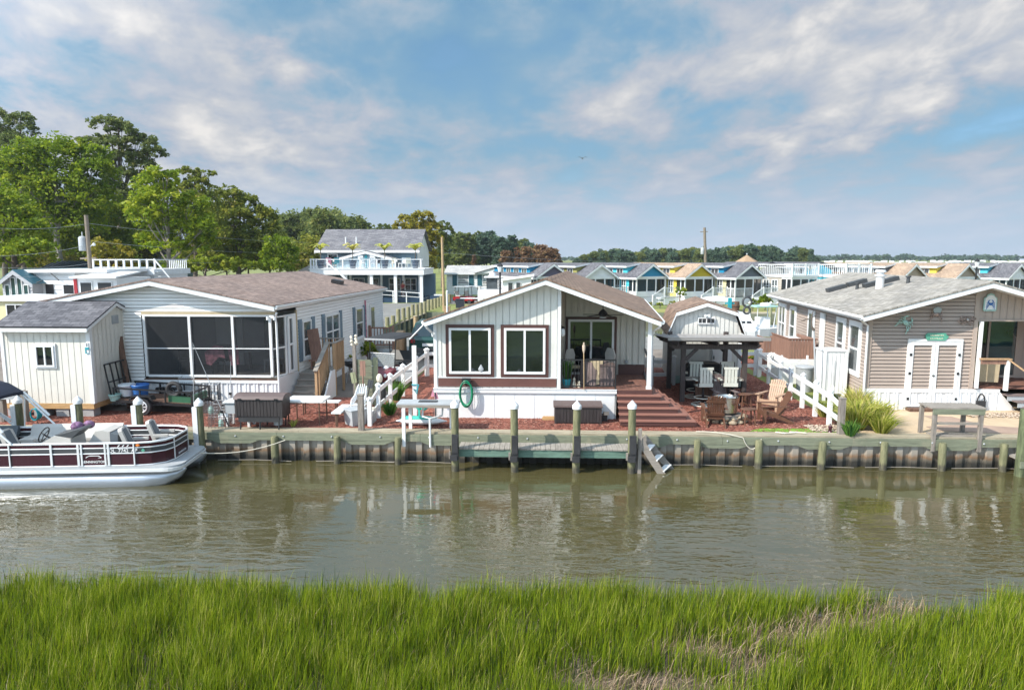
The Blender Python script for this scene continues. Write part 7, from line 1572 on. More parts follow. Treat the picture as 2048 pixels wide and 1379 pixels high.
# gabled entrance on the deck
gx0, gx1, gxa = DX(668,77.5)-cx0, DX(796,77.5)-cx0, DX(733,77.5)-cx0; gza = D(733,502,77.5)[1]; gze = D(680,518,77.5)[1]
mb = MB(); boards(mb, [(gx0+.4,3.7),(gx1-.4,3.7),(gx1-.4,gze+.1),(gxa,gza-.2),(gx0+.4,gze+.1)], lambda u,z,d:(u,4.5-d,z), .45, .04, .03); mb.build('entrance_wall', M['club_pale'], CL)
mb = MB()
for a in (gx0,gx1): mb.ext([(a,4.2,gze-.05),(gxa,4.2,gza),(gxa,6.1,gza),(a,6.1,gze-.05)],(0,0,.08))
mb.build('entrance_roof', M['shingle_slate'], CL); mb = MB()
for a in (gx0,gx1): mb.ext([(a,4.15,gze-.06),(gxa,4.15,gza-.01),(gxa,4.15,gza-.28),(a,4.15,gze-.30)],(0,.06,0))
mb.build('entrance_fascia', M['white'], CL)
for px in (722,746): x = DX(px,77.4)-cx0; mb = MB(); mb.b(x-.28,x+.28,4.25,4.45,gze+.02,gze+.45); mb.build('wall_unit', M['plastic_white'], CL)
mb = MB(); mb.lathe([(.17,0),(.17,.04)], n=12); mb.v = [(x+gxa,4.44-z,y+gza-.62) for x,y,z in mb.v]; mb.build('round_badge', M['aqua'], CL)
# deck rail
mb = MB(); mb.b(0,W_,-.03,.03,4.62,4.70); mb.b(0,W_,-.02,.02,3.80,3.84)
for k in range(3): mb.b(0,W_,-.008,.008,4.0+.18*k,4.015+.18*k)
mb.build('top_rail', M['alu_white'], CL)
for px in (622,628,633,655,686,721,740,754,791,842): x = DX(px,cY)-cx0; mb = MB(); mb.b(x-.07,x+.07,-.07,.07,3.7,4.72); mb.build('rail_post', M['white'], CL)
mb = MB(); mb.pxz([(-2.6,2.95),(-.1,3.1),(-.1,4.0),(-.4,4.0)], .5, 6.4); mb.build('side_roof', M['metal_roof'], CL)
mb = MB(); mb.beam((DX(672,cY)-cx0,-.3,1.0+2.7),(DX(705,cY)-cx0,-.3,1.9),.10,.22); mb.beam((DX(655,cY)-cx0,-.3,4.4),(DX(678,cY)-cx0,-.3,3.3),.08,.16); mb.build('outer_stair', M['white'], CL)
def palm(px, label):
    Y = cY+.9; t = thing('potted_palm', label, 'potted palm', (DX(px,Y),Y,3.702)); mb = MB(); mb.lathe([(.28,0),(.42,.85),(.44,.88),(.38,.86)], n=14); mb.build('planter', M['navy_pot'], t, True)
    mb = MB(); mb.tube([(0,0,.8),(.03,0,1.5),(.0,0,2.0)], [.06,.05,.04], 6); mb.build('stem', M['bark'], t, True)
    vs = []; fs = []; tt = []
    for k in range(16):
        a = 2*pi*k/16+RN.uniform(-.2,.2); L_ = RN.uniform(.7,1.1); up = RN.uniform(.8,1.9); pts = []
        for s in range(7): f = s/6; pts.append(Vector((cos(a)*L_*f,sin(a)*L_*f,1.95+up*f*(1.25-f*.9))))
        sd = Vector((-sin(a),cos(a),0))
        for s in range(6):
            w0 = .17*sin(pi*(s+.4)/7); w1 = .17*sin(pi*(s+1.4)/7)
            for sg in (-1,1):
                i = len(vs); vs += [pts[s],pts[s+1],pts[s+1]+sd*sg*w1-Vector((0,0,.07)),pts[s]+sd*sg*w0-Vector((0,0,.07))]; fs.append((i,i+1,i+2,i+3)); tt += [.4+.5*RN.random()]*4
    me = bpy.data.meshes.new('fronds'); me.from_pydata([tuple(v) for v in vs],[],fs); at = me.attributes.new('tint','FLOAT','POINT'); at.data.foreach_set('value',tt); me.materials.append(M['blade_gold']); o = bpy.data.objects.new('fronds',me); C.objects.link(o); o.parent = t; return t
for px, lb in ((642,'potted palm at the left corner of the clubhouse roof deck'),(706,'potted palm left of the clubhouse gable'),(770,'potted palm right of the clubhouse gable'),(831,'potted palm at the right end of the clubhouse roof deck')): palm(px, lb)
def deck_chair(px, Y, mat, label):
    t = simple_chair('deck_chair', (DX(px,Y),Y,3.702), RN.uniform(-.6,.6), label, mat, 'chairs on the clubhouse roof deck'); t.scale = (1.15,1.15,1.2)
for px, Y, m_, lb in ((658,74.2,'pink','pink backed chair near the left of the clubhouse deck'),(672,74.6,'aqua','turquoise chair near the left of the clubhouse deck'),(722,74.3,'plastic_white','white chair left of the turquoise high table'),(746,74.3,'white','white chair right of the turquoise high table'),(757,74.8,'navy_letter','navy chair before the clubhouse gable'),(785,74.2,'ivory','ivory chair at the right of the clubhouse deck'),(804,74.3,'plastic_white','white chair in the right group on the clubhouse deck'),(818,74.0,'stool','cream chair beside the last potted palm')): deck_chair(px, Y, m_, lb)
t = thing('high_table', 'turquoise pedestal table on the clubhouse roof deck', 'table', (DX(733,74.4),74.4,3.702)); mb = MB(); mb.lathe([(.32,1.0),(.32,1.05)], n=14); mb.build('tabletop', M['aqua'], t); mb = MB(); mb.lathe([(.22,0),(.05,.08),(.05,.998)], n=10); mb.build('pedestal', M['aqua'], t)
def person(loc, rz, label, shirt, legs='navy_letter'):
    J = {'p':(0,0,.93),'s1':(0,0,1.12),'s2':(0,-.01,1.38),'n':(0,0,1.50),'h1':(0,-.01,1.60),'h2':(0,-.02,1.74),
         'sl':(-.18,0,1.42),'el':(-.25,.02,1.14),'wl':(-.22,-.12,.92),'sr':(.18,0,1.42),'er':(.26,.02,1.16),'wr':(.18,-.20,1.05),
         'hl':(-.10,0,.88),'kl':(-.11,-.03,.48),'al':(-.11,.02,.08),'tl':(-.12,-.13,.03),'hr':(.10,0,.88),'kr':(.11,-.02,.48),'ar':(.12,.03,.08),'tr':(.13,-.12,.03)}
    Rr = {'p':.15,'s1':.14,'s2':.16,'n':.06,'h1':.085,'h2':.09,'sl':.07,'el':.045,'wl':.032,'sr':.07,'er':.045,'wr':.032,'hl':.10,'kl':.065,'al':.045,'tl':.035,'hr':.10,'kr':.065,'ar':.045,'tr':.035}
    E = [('p','s1'),('s1','s2'),('s2','n'),('n','h1'),('h1','h2'),('s2','sl'),('sl','el'),('el','wl'),('s2','sr'),('sr','er'),('er','wr'),('p','hl'),('hl','kl'),('kl','al'),('al','tl'),('p','hr'),('hr','kr'),('kr','ar'),('ar','tr')]
    def skin(keys, edges, grow, name, m, par=None):
        idx = {k:i for i,k in enumerate(keys)}; me = bpy.data.meshes.new(name); me.from_pydata([J[k] for k in keys],[(idx[a],idx[b]) for a,b in edges],[]); o = bpy.data.objects.new(name, me); C.objects.link(o); me.materials.append(m); o.modifiers.new('s','SKIN')
        for k,i in idx.items(): r = Rr[k]*grow; me.skin_vertices[0].data[i].radius = (r, r*(.75 if k in ('p','s1','s2') else 1))
        me.skin_vertices[0].data[0].use_root = True
        sd = o.modifiers.new('d','SUBSURF'); sd.levels = sd.render_levels = 1
        if par: o.parent = par
        return o
    b_ = skin(list(J), E, 1.0, 'person', M['skin']); b_.location = loc; b_.rotation_euler = (0,0,rz); tag(b_, label, 'person')
    skin(['p','s1','s2','sl','sr'],[('p','s1'),('s1','s2'),('s2','sl'),('s2','sr')],1.14,'shirt',shirt,b_)
    skin(['hl','kl','hr','kr','p'],[('p','hl'),('hl','kl'),('p','hr'),('hr','kr')],1.14,'shorts',M[legs],b_)
    mb = MB(); mb.ball((0,.005,1.70), .112, 8); mb.build('hair', M['bark'], b_, True)
person((DX(805,74.8),74.8,.52), .3, 'person in a red shirt standing under the clubhouse porch', M['red'])

# ------------------------------------------------------------------ dock yard between clubhouse and cottages
mY = 90.0; m0, m1 = DX(893,mY), DX(1075,mY)
t = thing('mobile_home', 'white single storey home with dark teal shutters behind the dock yard', 'house', (m0,mY,0)); W_ = m1-m0; ze = 2.85; zr2 = 3.75
mb = MB(); lap(mb, [(0,.5),(W_,.5),(W_,ze),(0,ze)], lambda u,z,d:(u,-d,z), .22, .05); mb.build('front_wall', M['lap_white'], t); mb = MB(); mb.b(0,W_,-.02,.05,0,.49); mb.build('skirting', M['skirt'], t)
mb = MB(); mb.ext([(0,0,0),(0,6,0),(0,6,ze),(0,3,zr2-.1),(0,0,ze)],(.05,0,0)); mb.ext([(W_-.05,0,0),(W_-.05,6,0),(W_-.05,6,ze),(W_-.05,3,zr2-.1),(W_-.05,0,ze)],(.05,0,0)); mb.build('end_wall', M['lap_white'], t)
mb = MB()
for a in (-.4,6.4): mb.ext([(-.3,a,ze-.05),(W_+.3,a,ze-.05),(W_+.3,3,zr2),(-.3,3,zr2)],(0,0,.06))
mb.build('roof', shingle('pale_shingles',[(.42,.42,.41),(.5,.5,.49)],'x'), t); mb = MB(); mb.b(-.3,W_+.3,-.43,-.40,ze-.2,ze); mb.build('fascia', M['white'], t)
for px in (926,976): 
    u = DX(px,mY)-m0; f = window(t, lambda u,z,d:(u,-d,z), u-.75, u+.75, 1.2, 2.6, bars='h', fw=.1, glass='glass_day')
    for s in (-1,1): mb = MB(); mb.b(u+s*1.1-.3,u+s*1.1+.3,-.1,-.05,1.15,2.65); mb.build('shutter', M['teal_shutter'], f)
gx = DX(1000,mY)-m0; mb = MB(); mb.ext([(gx-3,-.6,ze-.0),(gx,-.6,zr2-.1),(gx+3,-.6,ze)],(0,.1,0)); mb.build('cross_gable', M['lap_white'], t); mb = MB()
for a in (-3.3,3.3): mb.ext([(gx+a,-.75,ze-.05),(gx,-.75,zr2+.0),(gx,3,zr2+.0),(gx+a,3,ze-.05)],(0,0,.07))
mb.build('cross_roof', M['metal_roof'], t)
# white annexe, picket fence, lamp, carts and clutter
aY = 66.0; a0, a1 = DX(1005,aY), DX(1062,aY)
t = thing('annexe', 'small white lean-to building with two grey windows behind the cottage roof', 'building', (a0,aY,0)); W_ = a1-a0; zl0, zl1 = D(1005,562,aY)[1], D(1060,553,aY)[1]
mb = MB(); mb.ext([(0,0,0),(W_,0,0),(W_,0,zl1),(0,0,zl0)],(0,4,0)); mb.build('wall', M['lap_white'], t); mb = MB(); mb.ext([(-.3,-.3,zl0-.02),(W_+.3,-.3,zl1+.04),(W_+.3,-.3,zl1+.16),(-.3,-.3,zl0+.10)],(0,4.6,0)); mb.build('roof', M['white'], t)
for px in (1021,1037): u = DX(px,aY)-a0; window(t, lambda u,z,d:(u,-d,z), u-.26, u+.26, 1.2, 2.5, bars='', fw=.05, glass='glass_day')
t = thing('picket_fence', 'tall white picket fence panel in the dock yard', 'fence', (DX(955,70),70,0)); mb = MB(); W_ = DX(995,70)-DX(955,70)
for i in range(14): mb.b(i*W_/14,(i+.82)*W_/14,0,.03,.1,1.55)
mb.build('picket_panel', M['vinyl'], t); mb = MB(); mb.b(0,W_,.031,.08,.4,.5); mb.b(0,W_,.031,.08,1.2,1.3); mb.build('rail', M['vinyl'], t)
def lamp_post(px, pyt, Y, label):
    x, zt_ = D(px, pyt, Y); t = thing('street_lamp', label, 'street lamp', (x,Y,0)); mb = MB(); mb.lathe([(.13,0),(.10,.6),(.075,1),(.07,zt_-.75)], n=10); mb.build('post', M['black'], t, True)
    mb = MB(); mb.lathe([(.12,zt_-.74),(.22,zt_-.32)], n=6); mb.build('lamp_glass', M['plastic_white'], t); mb = MB(); mb.lathe([(.26,zt_-.315),(.16,zt_-.16),(.06,zt_-.08),(.02,zt_)], n=6); mb.build('lamp_hood', M['black'], t)
lamp_post(1000,524,52,'black lantern street lamp rising above the front cottage roof'); lamp_post(1955,516,62,'black lantern street lamp behind the beige house roof')
def small_cart(px, Y, label, mat):
    t = thing('golf_cart', label, 'golf cart', (DX(px,Y),Y,.015), 1.3); mb = MB(); mb.pyz([(-1.1,.3),(-1.1,.65),(-.4,.75),(-.3,.45),(.3,.45),(.4,.75),(1.1,.7),(1.1,.3)],-.5,.5); mb.build('body', mat, t); mb = MB(); mb.b(-.55,.55,-.8,1.0,1.75,1.82); mb.build('canopy', M['plastic_grey'], t)
    for s in (-1,1):
        for y in (-.7,.9): mb = MB(); mb.tube([(s*.5,y,.7),(s*.5,y*.9,1.75)], .03, 5); mb.build('roof_strut', M['black'], t)
        for y in (-.75,.7): mb = MB(); mb.lathe([(.2,-.08),(.22,0),(.2,.08)], n=12); mb.v = [(z+s*.45,x+y,yy+.22) for x,yy,z in mb.v]; mb.build('wheel', M['rubber'], t)
    mb = MB(); mb.pyz([(.3,.76),(.8,.78),(1.0,1.25),(.9,1.27),(.7,.85),(.3,.85)],-.45,.45); mb.build('seat', M['boat_seat'], t)
small_cart(928,72.5,'bright red golf cart in the dock yard','' or M['red']); small_cart(947,73.5,'darker red golf cart parked beside the bright red one', M['dark_red'])
for px, py, Y, m_, lb, w_ in ((868,598,69,'navy_pot','dark blue bin at the left of the dock yard',.9),(919,600,66,'navy_letter','navy bin below the red golf carts',.8),(893,622,60,'new_wood','yellow brown box at the head of the piling row',.5),(876,580,72,'plastic_white','white freezer box behind the dark blue bin',.9)):
    t = thing('dock_box', lb, 'box', (DX(px,Y),Y,.0)); h_ = w_; mb = MB(); mb.b(-w_/2,w_/2,0,w_*.7,0,h_); mb.build('body', M[m_], t); mb = MB(); mb.b(-w_/2-.03,w_/2+.03,-.03,w_*.7+.03,h_+.003,h_+.07); mb.build('lid', M[m_], t)
t = thing('dock_table', 'white work table in front of the red golf carts', 'table', (DX(945,67),67,0)); mb = MB(); mb.b(-1.2,1.2,-.4,.4,.85,.92); mb.build('tabletop', M['plastic_white'], t)
for x in (-1.1,1.1):
    for y in (-.3,.3): mb = MB(); mb.b(x-.05,x+.05,y-.05,y+.05,0,.848); mb.build('leg', M['plastic_grey'], t)
t = thing('dock_cabin_boat', 'white boat wheelhouse standing behind the picket fence', 'boat', (DX(985,74),74,.0)); mb = MB(); mb.pxz([(-1.1,.6),(1.1,.6),(1.4,1.5),(-1.4,1.5)],-2,2); mb.build('hull', M['white_gel'], t); mb = MB(); mb.b(-.6,.6,-.8,.8,1.5,2.7); mb.build('wheelhouse', M['glass_day'], t); mb = MB(); mb.b(-.85,.85,-1.1,1.1,2.72,2.85); mb.lathe([(.35,2.86),(.3,3.2),(.1,3.3)], n=12); mb.build('hardtop', M['white_gel'], t)
def upole(px0, py0, px1, py1, Y, label, m_='pole', trans=None, arm=False, r=.14):
    a = D(px0,py0,Y); b_ = D(px1,py1,Y); t = thing('utility_pole', label, 'utility pole', (a[0],Y,min(0,a[1]))); v = Vector((b_[0]-a[0],0,b_[1]-min(0,a[1])))
    mb = MB(); mb.tube([(0,0,0),v], [r*1.25,r], 10); mb.build('shaft', M[m_], t, True)
    if trans:
        c_ = v*trans; mb = MB(); mb.lathe([(.26,-.55),(.28,-.5),(.28,.4),(.2,.5),(.05,.55)], (c_.x-.42,0,c_.z), 12); mb.build('transformer', M['plastic_grey'], t, True); mb = MB(); mb.lathe([(.04,.55),(.05,.7),(.03,.85)], (c_.x-.42,0,c_.z), 8); mb.b(c_.x-.2,c_.x,-.05,.05,c_.z-.2,c_.z-.1); mb.build('bushing', M['plastic_grey'], t, True)
    if arm: mb = MB(); mb.beam(v*arm+Vector((-.7,0,0)),v*arm+Vector((.5,0,.05)),.1,.12); mb.build('cross_arm', M[m_], t)
    return t, v
t, v = upole(186,600,172,430,50,'grey utility pole with a transformer in front of the left trees',trans=.74,arm=.60); mb = MB(); mb.tube([v*.70,v*.72+Vector((.35,0,.1))], .03, 6); mb.lathe([(.08,0),(.12,.12),(.05,.22)], (v.x*.72+.42,0,v.z*.72-.02), 8); mb.build('street_light', M['plastic_white'], t)
upole(888,615,884,474,62,'pale bare timber pole beside the clubhouse','pale_pole',r=.11); upole(1413,560,1409,455,110,'distant utility pole with a transformer behind the cottages',trans=.62,arm=.93,r=.2)
x, z = D(894,592,60); t = thing('white_post', 'thin white post at the end of the piling row', 'post', (x,60,0)); mb = MB(); mb.lathe([(.08,0),(.08,1.9)], n=8); mb.build('shaft', M['vinyl'], t); mb = MB(); mb.lathe([(.10,1.903),(.02,2.0)], n=8); mb.build('cap', M['vinyl'], t)
def wire(a, b_, sag, label):
    p = (D(a[0],a[1],a[2])[0],a[2],D(a[0],a[1],a[2])[1]); q = (D(b_[0],b_[1],b_[2])[0],b_[2],D(b_[0],b_[1],b_[2])[1]); rope_thing('power_line', label, arc(p,q,sag,10), .011, 'plastic_grey', 'power line')
for i, (a, b_) in enumerate((((172,448,50),(-60,452,40)),((175,490,50),(-60,512,40)),((178,527,50),(-60,530,42)),((180,540,50),(-60,552,42)))): wire(a, b_, .25, 'thin power line leaving the left utility pole leftward, %s from the top' % ORD[i])
for i, (a, b_) in enumerate((((172,446,50),(640,485,88)),((175,482,50),(640,505,88)),((178,520,50),(640,517,88)))): wire(a, b_, .35, 'thin power line from the left pole toward the clubhouse, %s from the top' % ORD[i])
wire((884,505,62),(1400,520,110),.5,'thin power line crossing in front of the pine forest')

# ------------------------------------------------------------------ park model cottages along the basin
PC = {n: paint(n+'_cottage_paint', c, .55, .06, .8) for n, c in dict(cyan=(.07,.50,.62),deep_blue=(.012,.22,.40),yellow=(.72,.58,.08),mustard=(.50,.38,.02),cream=(.66,.60,.36),grey=(.42,.43,.46),beige=(.46,.42,.37),purple=(.10,.09,.14),white=(.72,.73,.75),tan=(.36,.29,.23),slate=(.10,.12,.15),olive=(.30,.29,.09)).items()}
M['porch_dark'] = screen('dark_porch_screen', (.012,.016,.022), .25)
def cottage(apx, apy, label, body, gable, dormer, roof, porch='screen', deck=False, Y=71.5, stairs=True):
    x = D(apx, apy, Y)[0]; t = thing('park_cottage', label, 'cottage', (x,Y,0), radians(30), 'park model cottages along the basin')
    w_ = 1.85; ze = 2.86; za = 4.2; LN = 10.5; F = .85; PD = 1.25
    zs = lambda q: za-(za-ze)/(w_+.35)*abs(q)
    mb = MB(); lap(mb, [(PD,F),(LN,F),(LN,ze),(PD,ze)], lambda u,z,d:(-w_-d,u,z), .2, .045)
    mb.ext([(w_,PD,F),(w_,LN,F),(w_,LN,ze),(w_,PD,ze)],(.04,0,0)); mb.poly([(-w_,LN,F),(w_,LN,F),(w_,LN,ze),(0,LN,za-.2),(-w_,LN,ze)]); mb.poly([(-w_,PD,F),(w_,PD,F),(w_,PD,ze),(-w_,PD,ze)]); mb.build('wall', body, t)
    mb = MB(); mb.b(-w_+.02,w_-.02,.02,LN-.02,0,F-.04); mb.build('skirting', M['skirt'], t); mb = MB(); mb.b(-w_,w_,-.02,PD,F-.037,F); mb.build('porch_floor', M['plastic_grey'], t)
    for a,b_ in ((1.7,2.5),(2.8,3.6),(5.2,6.2),(8,9)): window(t, lambda u,z,d:(-w_-d,u,z), a, b_, F+.35, ze-.25, bars='vh', fw=.08, glass='glass_day', d0=.05)
    # porch frame
    mb = MB()
    for q in (-w_,-.55,.62,w_): mb.b(q-.07,q+.07,-.04,.06,F,ze)
    for y in (.62,): mb.b(-w_-.04,-w_+.06,y-.06,y+.06,F,ze); mb.b(w_-.06,w_+.04,y-.06,y+.06,F,ze)
    mb.b(-w_,w_,-.05,.05,ze-.22,ze+.0); mb.b(-w_-.05,-w_+.05,.06,PD,ze-.2,ze); 
    kn = F+(.55 if porch == 'screen' else .9)
    if porch == 'screen': mb.b(-w_+.07,.55,-.035,.035,F,kn); mb.b(-w_-.035,-w_+.035,.07,PD,F,kn); mb.b(.69,w_-.07,-.03,.03,F,F+.35)
    else:
        mb.b(-w_+.07,.55,-.03,.03,kn-.07,kn); mb.b(-w_-.03,-w_+.03,.07,PD,kn-.07,kn)
        for i in range(14): q = -w_+.15+i*.17; mb.b(q,q+.05,-.015,.015,F+.08,kn-.07)
        for i in range(6): y = .15+i*.18; mb.b(-w_-.015,-w_+.015,y,y+.05,F+.08,kn-.07)
    mb.build('porch_frame', M['white'], t)
    mb = MB(); mb.poly([(-w_,.0,F),(w_,.0,F),(w_,0,ze-.2),(-w_,0,ze-.2)]); mb.poly([(-w_,0,F),(-w_,PD,F),(-w_,PD,ze-.2),(-w_,0,ze-.2)]); mb.build('porch_screen', M['porch_dark'], t)
    if not deck:
        mb = MB(); mb.poly([(-w_-.05,-.06,ze+.0),(w_+.05,-.06,ze+.0),(.0,-.06,za-.14)]); mb.build('gable_panel', gable, t)
        mb = MB()
        for s in (-1,1): mb.ext([(s*(w_+.35),-.35,ze-.06),(0,-.35,za),(0,LN+.3,za),(s*(w_+.35),LN+.3,ze-.06)],(0,0,.06))
        mb.build('roof', roof, t)
        mb = MB()
        for s in (-1,1): mb.ext([(s*(w_+.35),-.38,ze-.07),(0,-.38,za-.005),(0,-.38,za-.24),(s*(w_+.35),-.38,ze-.26)],(0,.04,0)); mb.b(s*(w_+.33)-.04,s*(w_+.33)+.04,-.33,LN+.3,ze-.24,ze-.05)
        mb.b(-w_-.1,w_+.1,-.10,-.065,ze-.12,ze+.06); mb.build('fascia', M['white'], t)
        y0 = 2.0
        mb = MB(); mb.ext([(-1.55,y0,2.95),(-1.55,LN,2.95),(-1.55,LN,3.92),(-1.55,y0,3.92)],(.05,0,0)); mb.ext([(-1.5,y0,3.05),(-1.5,y0,3.95),(-.2,y0,4.1)],(0,.05,0)); mb.build('dormer_wall', dormer, t)
        mb = MB(); mb.ext([(-1.85,y0-.2,3.92),(0,y0-.2,4.24),(0,LN+.2,4.24),(-1.85,LN+.2,3.92)],(0,0,.06)); mb.build('dormer_roof', roof, t); mb = MB(); mb.b(-1.9,-1.855,y0-.2,LN+.2,3.80,3.97); mb.ext([(-1.85,y0-.23,3.80),(0,y0-.23,4.12),(0,y0-.23,4.29),(-1.85,y0-.23,3.97)],(0,.03,0)); mb.build('dormer_fascia', M['white'], t)
        for k in range(4): y = 2.7+k*1.8; window(t, lambda u,z,d:(-1.55-d,u,z), y, y+1.1, 3.15, 3.7, bars='v', fw=.06, glass='glass_day', d0=.01)
    else:
        mb = MB(); mb.b(-w_-.15,w_+.15,-.15,4.4,ze,ze+.22); mb.build('roof_deck', M['white'], t); mb = MB()
        for (p,q) in (((-w_-.1,-.1),(w_+.1,-.1)),((-w_-.1,-.1),(-w_-.1,4.3)),((w_+.1,-.1),(w_+.1,4.3))):
            d = Vector((q[0]-p[0],q[1]-p[1],0)); n = int(d.length/.24)
            for i in range(n+1): c_ = Vector((p[0],p[1],0))+d*i/n; mb.cb((c_.x,c_.y,ze+.74),(.035,.035,1.0))
            mb.beam((p[0],p[1],ze+1.28),(q[0],q[1],ze+1.28),.1,.08)
        for q in (-w_-.1,0,w_+.1): mb.cb((q,-.1,ze+.78),(.16,.16,1.2))
        mb.build('deck_railing', M['vinyl'], t)
        mb = MB(); mb.poly([(-w_,4.4,ze),(w_,4.4,ze),(w_,4.4,ze+.6),(0,4.4,za-.1),(-w_,4.4,ze+.6)]); mb.ext([(-w_,4.4,ze-.1),(-w_,LN,ze-.1),(-w_,LN,3.9),(-w_,4.4,3.9)],(.05,0,0)); mb.build('upper_wall', dormer, t)
        mb = MB()
        for s in (-1,1): mb.ext([(s*(w_+.3),4.2,3.85),(0,4.2,za+.12),(0,LN+.3,za+.12),(s*(w_+.3),LN+.3,3.85)],(0,0,.06))
        mb.build('roof', roof, t); mb = MB(); mb.b(-w_-.36,-w_-.3,4.2,LN+.3,3.76,3.92); mb.b(-w_-.36,-w_-.3,4.4,LN,ze-.1,ze+.05); mb.build('fascia', M['white'], t)
        for k in range(3): y = 5.0+k*1.8; window(t, lambda u,z,d:(-w_-d,u,z), y, y+1.2, 3.1, 3.7, bars='v', fw=.06, glass='glass_day', d0=.01)
    if stairs:
        mb = MB(); mb.b(.55,2.6,-1.5,-.06,.05,F-.06); mb.build('landing_base', M['skirt'], t); mb = MB(); mb.b(.5,2.65,-1.55,-.06,F-.057,F-.01); mb.build('landing', M['plastic_grey'], t)
        mb = MB()
        for q in (.62,2.58): mb.b(q-.06,q+.06,-1.5,-1.38,F,F+1.05)
        mb.b(-.95,-.83,-1.5,-1.38,0,1.1); mb.b(.68,2.52,-1.47,-1.41,F+.88,F+.95); mb.beam((-.88,-1.44,1.05),(.6,-1.44,F+.98),.06,.09); mb.beam((-.88,-1.44,.15),(.6,-1.44,F+.02),.06,.16)
        for i in range(11): q = .78+i*.165; mb.b(q,q+.04,-1.455,-1.425,F+.02,F+.88)
        for i in range(8): q = -.7+i*.165; z = .2+(q+.88)*.47; mb.b(q,q+.04,-1.455,-1.425,z,z+.85)
        mb.build('landing_railing', M['vinyl'], t); mb = MB()
        for i in range(4): q = .30-.28*i; z = F-.2-.18*i; mb.b(q-.05,q+.26,-1.38,-.1,z-.04,z)
        mb.build('stair_tread', M['plastic_grey'], t)
    return t
SG, ST = M['shingle_dark_y'], M['shingle_tan']
cottage(1105,531,'white cottage with a dark purple gable farthest left in the row', PC['white'], PC['purple'], PC['deep_blue'], SG)
cottage(1200,530,'cream cottage with a plain pale grey gable', PC['cream'], PC['white'], PC['olive'], SG)
cottage(1303,530,'cyan cottage with a bright blue gable and dark porch screens', PC['cyan'], PC['deep_blue'], PC['cyan'], SG)
cottage(1399,529,'yellow cottage with a mustard gable and tan roof', PC['yellow'], PC['mustard'], PC['yellow'], ST)
cottage(1499,529,'pale cottage with a dark open gable and railed screened porch', PC['cream'], PC['slate'], PC['deep_blue'], SG, 'rail')
cottage(1610,540,'beige cottage with a white railed deck on its porch roof', PC['beige'], None, PC['beige'], SG, deck=True)
cottage(1716,540,'cyan cottage with a white railed deck on its porch roof', PC['cyan'], None, PC['cyan'], SG, deck=True)
cottage(1827,528,'tan roofed cottage behind the chimney pipe of the beige house', PC['slate'], PC['tan'], PC['slate'], ST)
cottage(1932,528,'yellow cottage with a tan roof and gable left of the far street lamp', PC['yellow'], PC['tan'], PC['yellow'], ST)
cottage(2036,529,'cyan cottage with a dark roof and white gable at the right frame edge', PC['cyan'], PC['white'], PC['cyan'], SG)
cottage(2140,529,'grey cottage mostly outside the right frame edge', PC['grey'], PC['white'], PC['grey'], SG)
x, zt_ = D(1494,507,100); t = thing('gazebo', 'tan hexagonal gazebo roof rising behind the cottages', 'gazebo', (x,100,0)); zb_ = D(1494,524,100)[1]
mb = MB(); mb.lathe([(1.65,zb_),(1.6,zb_+.08),(.12,zt_-.25),(.08,zt_-.2)], n=6); mb.build('roof', paint('tan_gazebo_roof',(.36,.24,.15)), t); mb = MB(); mb.ball((0,0,zt_-.08), .13, 6); mb.build('finial', M['plastic_grey'], t)
for k in range(6): a = 2*pi*k/6; mb = MB(); mb.b(1.4*cos(a)-.08,1.4*cos(a)+.08,1.4*sin(a)-.08,1.4*sin(a)+.08,0,zb_); mb.build('post', M['new_wood'], t)

# ------------------------------------------------------------------ basin: boat, umbrella, lawn things, car
bY = 51.0; x = DX(1532,bY); t = thing('centre_console_boat', 'white fishing boat with a T top moored in the basin', 'boat', (x,bY,-.85), .15)
mb = MB(); st_ = []
for f, hw, dp in ((-2.6,.95,.42),(-1.5,1.1,.44),(0,1.1,.45),(1.2,.85,.50),(2.1,.42,.58),(2.6,.05,.66)): st_.append([(f,-hw,dp+.15),(f,-hw*.75,-.05),(f,0,-.18),(f,hw*.75,-.05),(f,hw,dp+.15),(f,0,dp+.12)])
vs = [p for s in st_ for p in s]; mb.add(vs, [(i*6+j,i*6+(j+1)%6,(i+1)*6+(j+1)%6,(i+1)*6+j) for i in range(5) for j in range(6)]+[tuple(range(6)),tuple(30+j for j in range(6))]); mb.build('hull', M['white_gel'], t)
mb = MB(); mb.b(-.5,.3,-.4,.4,.5,1.35); mb.b(-1.3,-.75,-.45,.45,.5,1.05); mb.build('console', M['white_gel'], t); mb = MB(); mb.b(-1.0,.9,-.85,.85,2.12,2.20); mb.build('hardtop', M['mint'], t)
mb = MB(); mb.lathe([(.36,2.203),(.33,2.36),(.05,2.42)], (0.1,0,0), 12, 1.2); mb.build('radar_dome', M['white_gel'], t, True)
mb = MB()
for a in (-.75,.55):
    for s in (-.7,.7): mb.tube([(a,s*.6,.5),(a*1.1,s,2.12)], .035, 6)
mb.build('frame_tube', M['alu_white'], t); mb = MB(); mb.b(-3.0,-2.62,-.2,.2,.3,1.15); mb.build('outboard', M['charcoal'], t)
for px in (1503,1545,1560): 
    xx = DX(px,56); tt_ = thing('dock_piling', 'basin dock piling near the fishing boat, %s from the left' % {1503:'first',1545:'second',1560:'third'}[px], 'piling', (xx,56,-1.4), 0, 'basin dock pilings'); mb = MB(); mb.lathe([(.14,0),(.13,2.6)], n=10); mb.build('shaft', M['treated_v'], tt_, True); mb = MB(); mb.lathe([(.15,2.603),(.02,2.75)], n=10); mb.build('cap', M['plastic_white'], tt_)
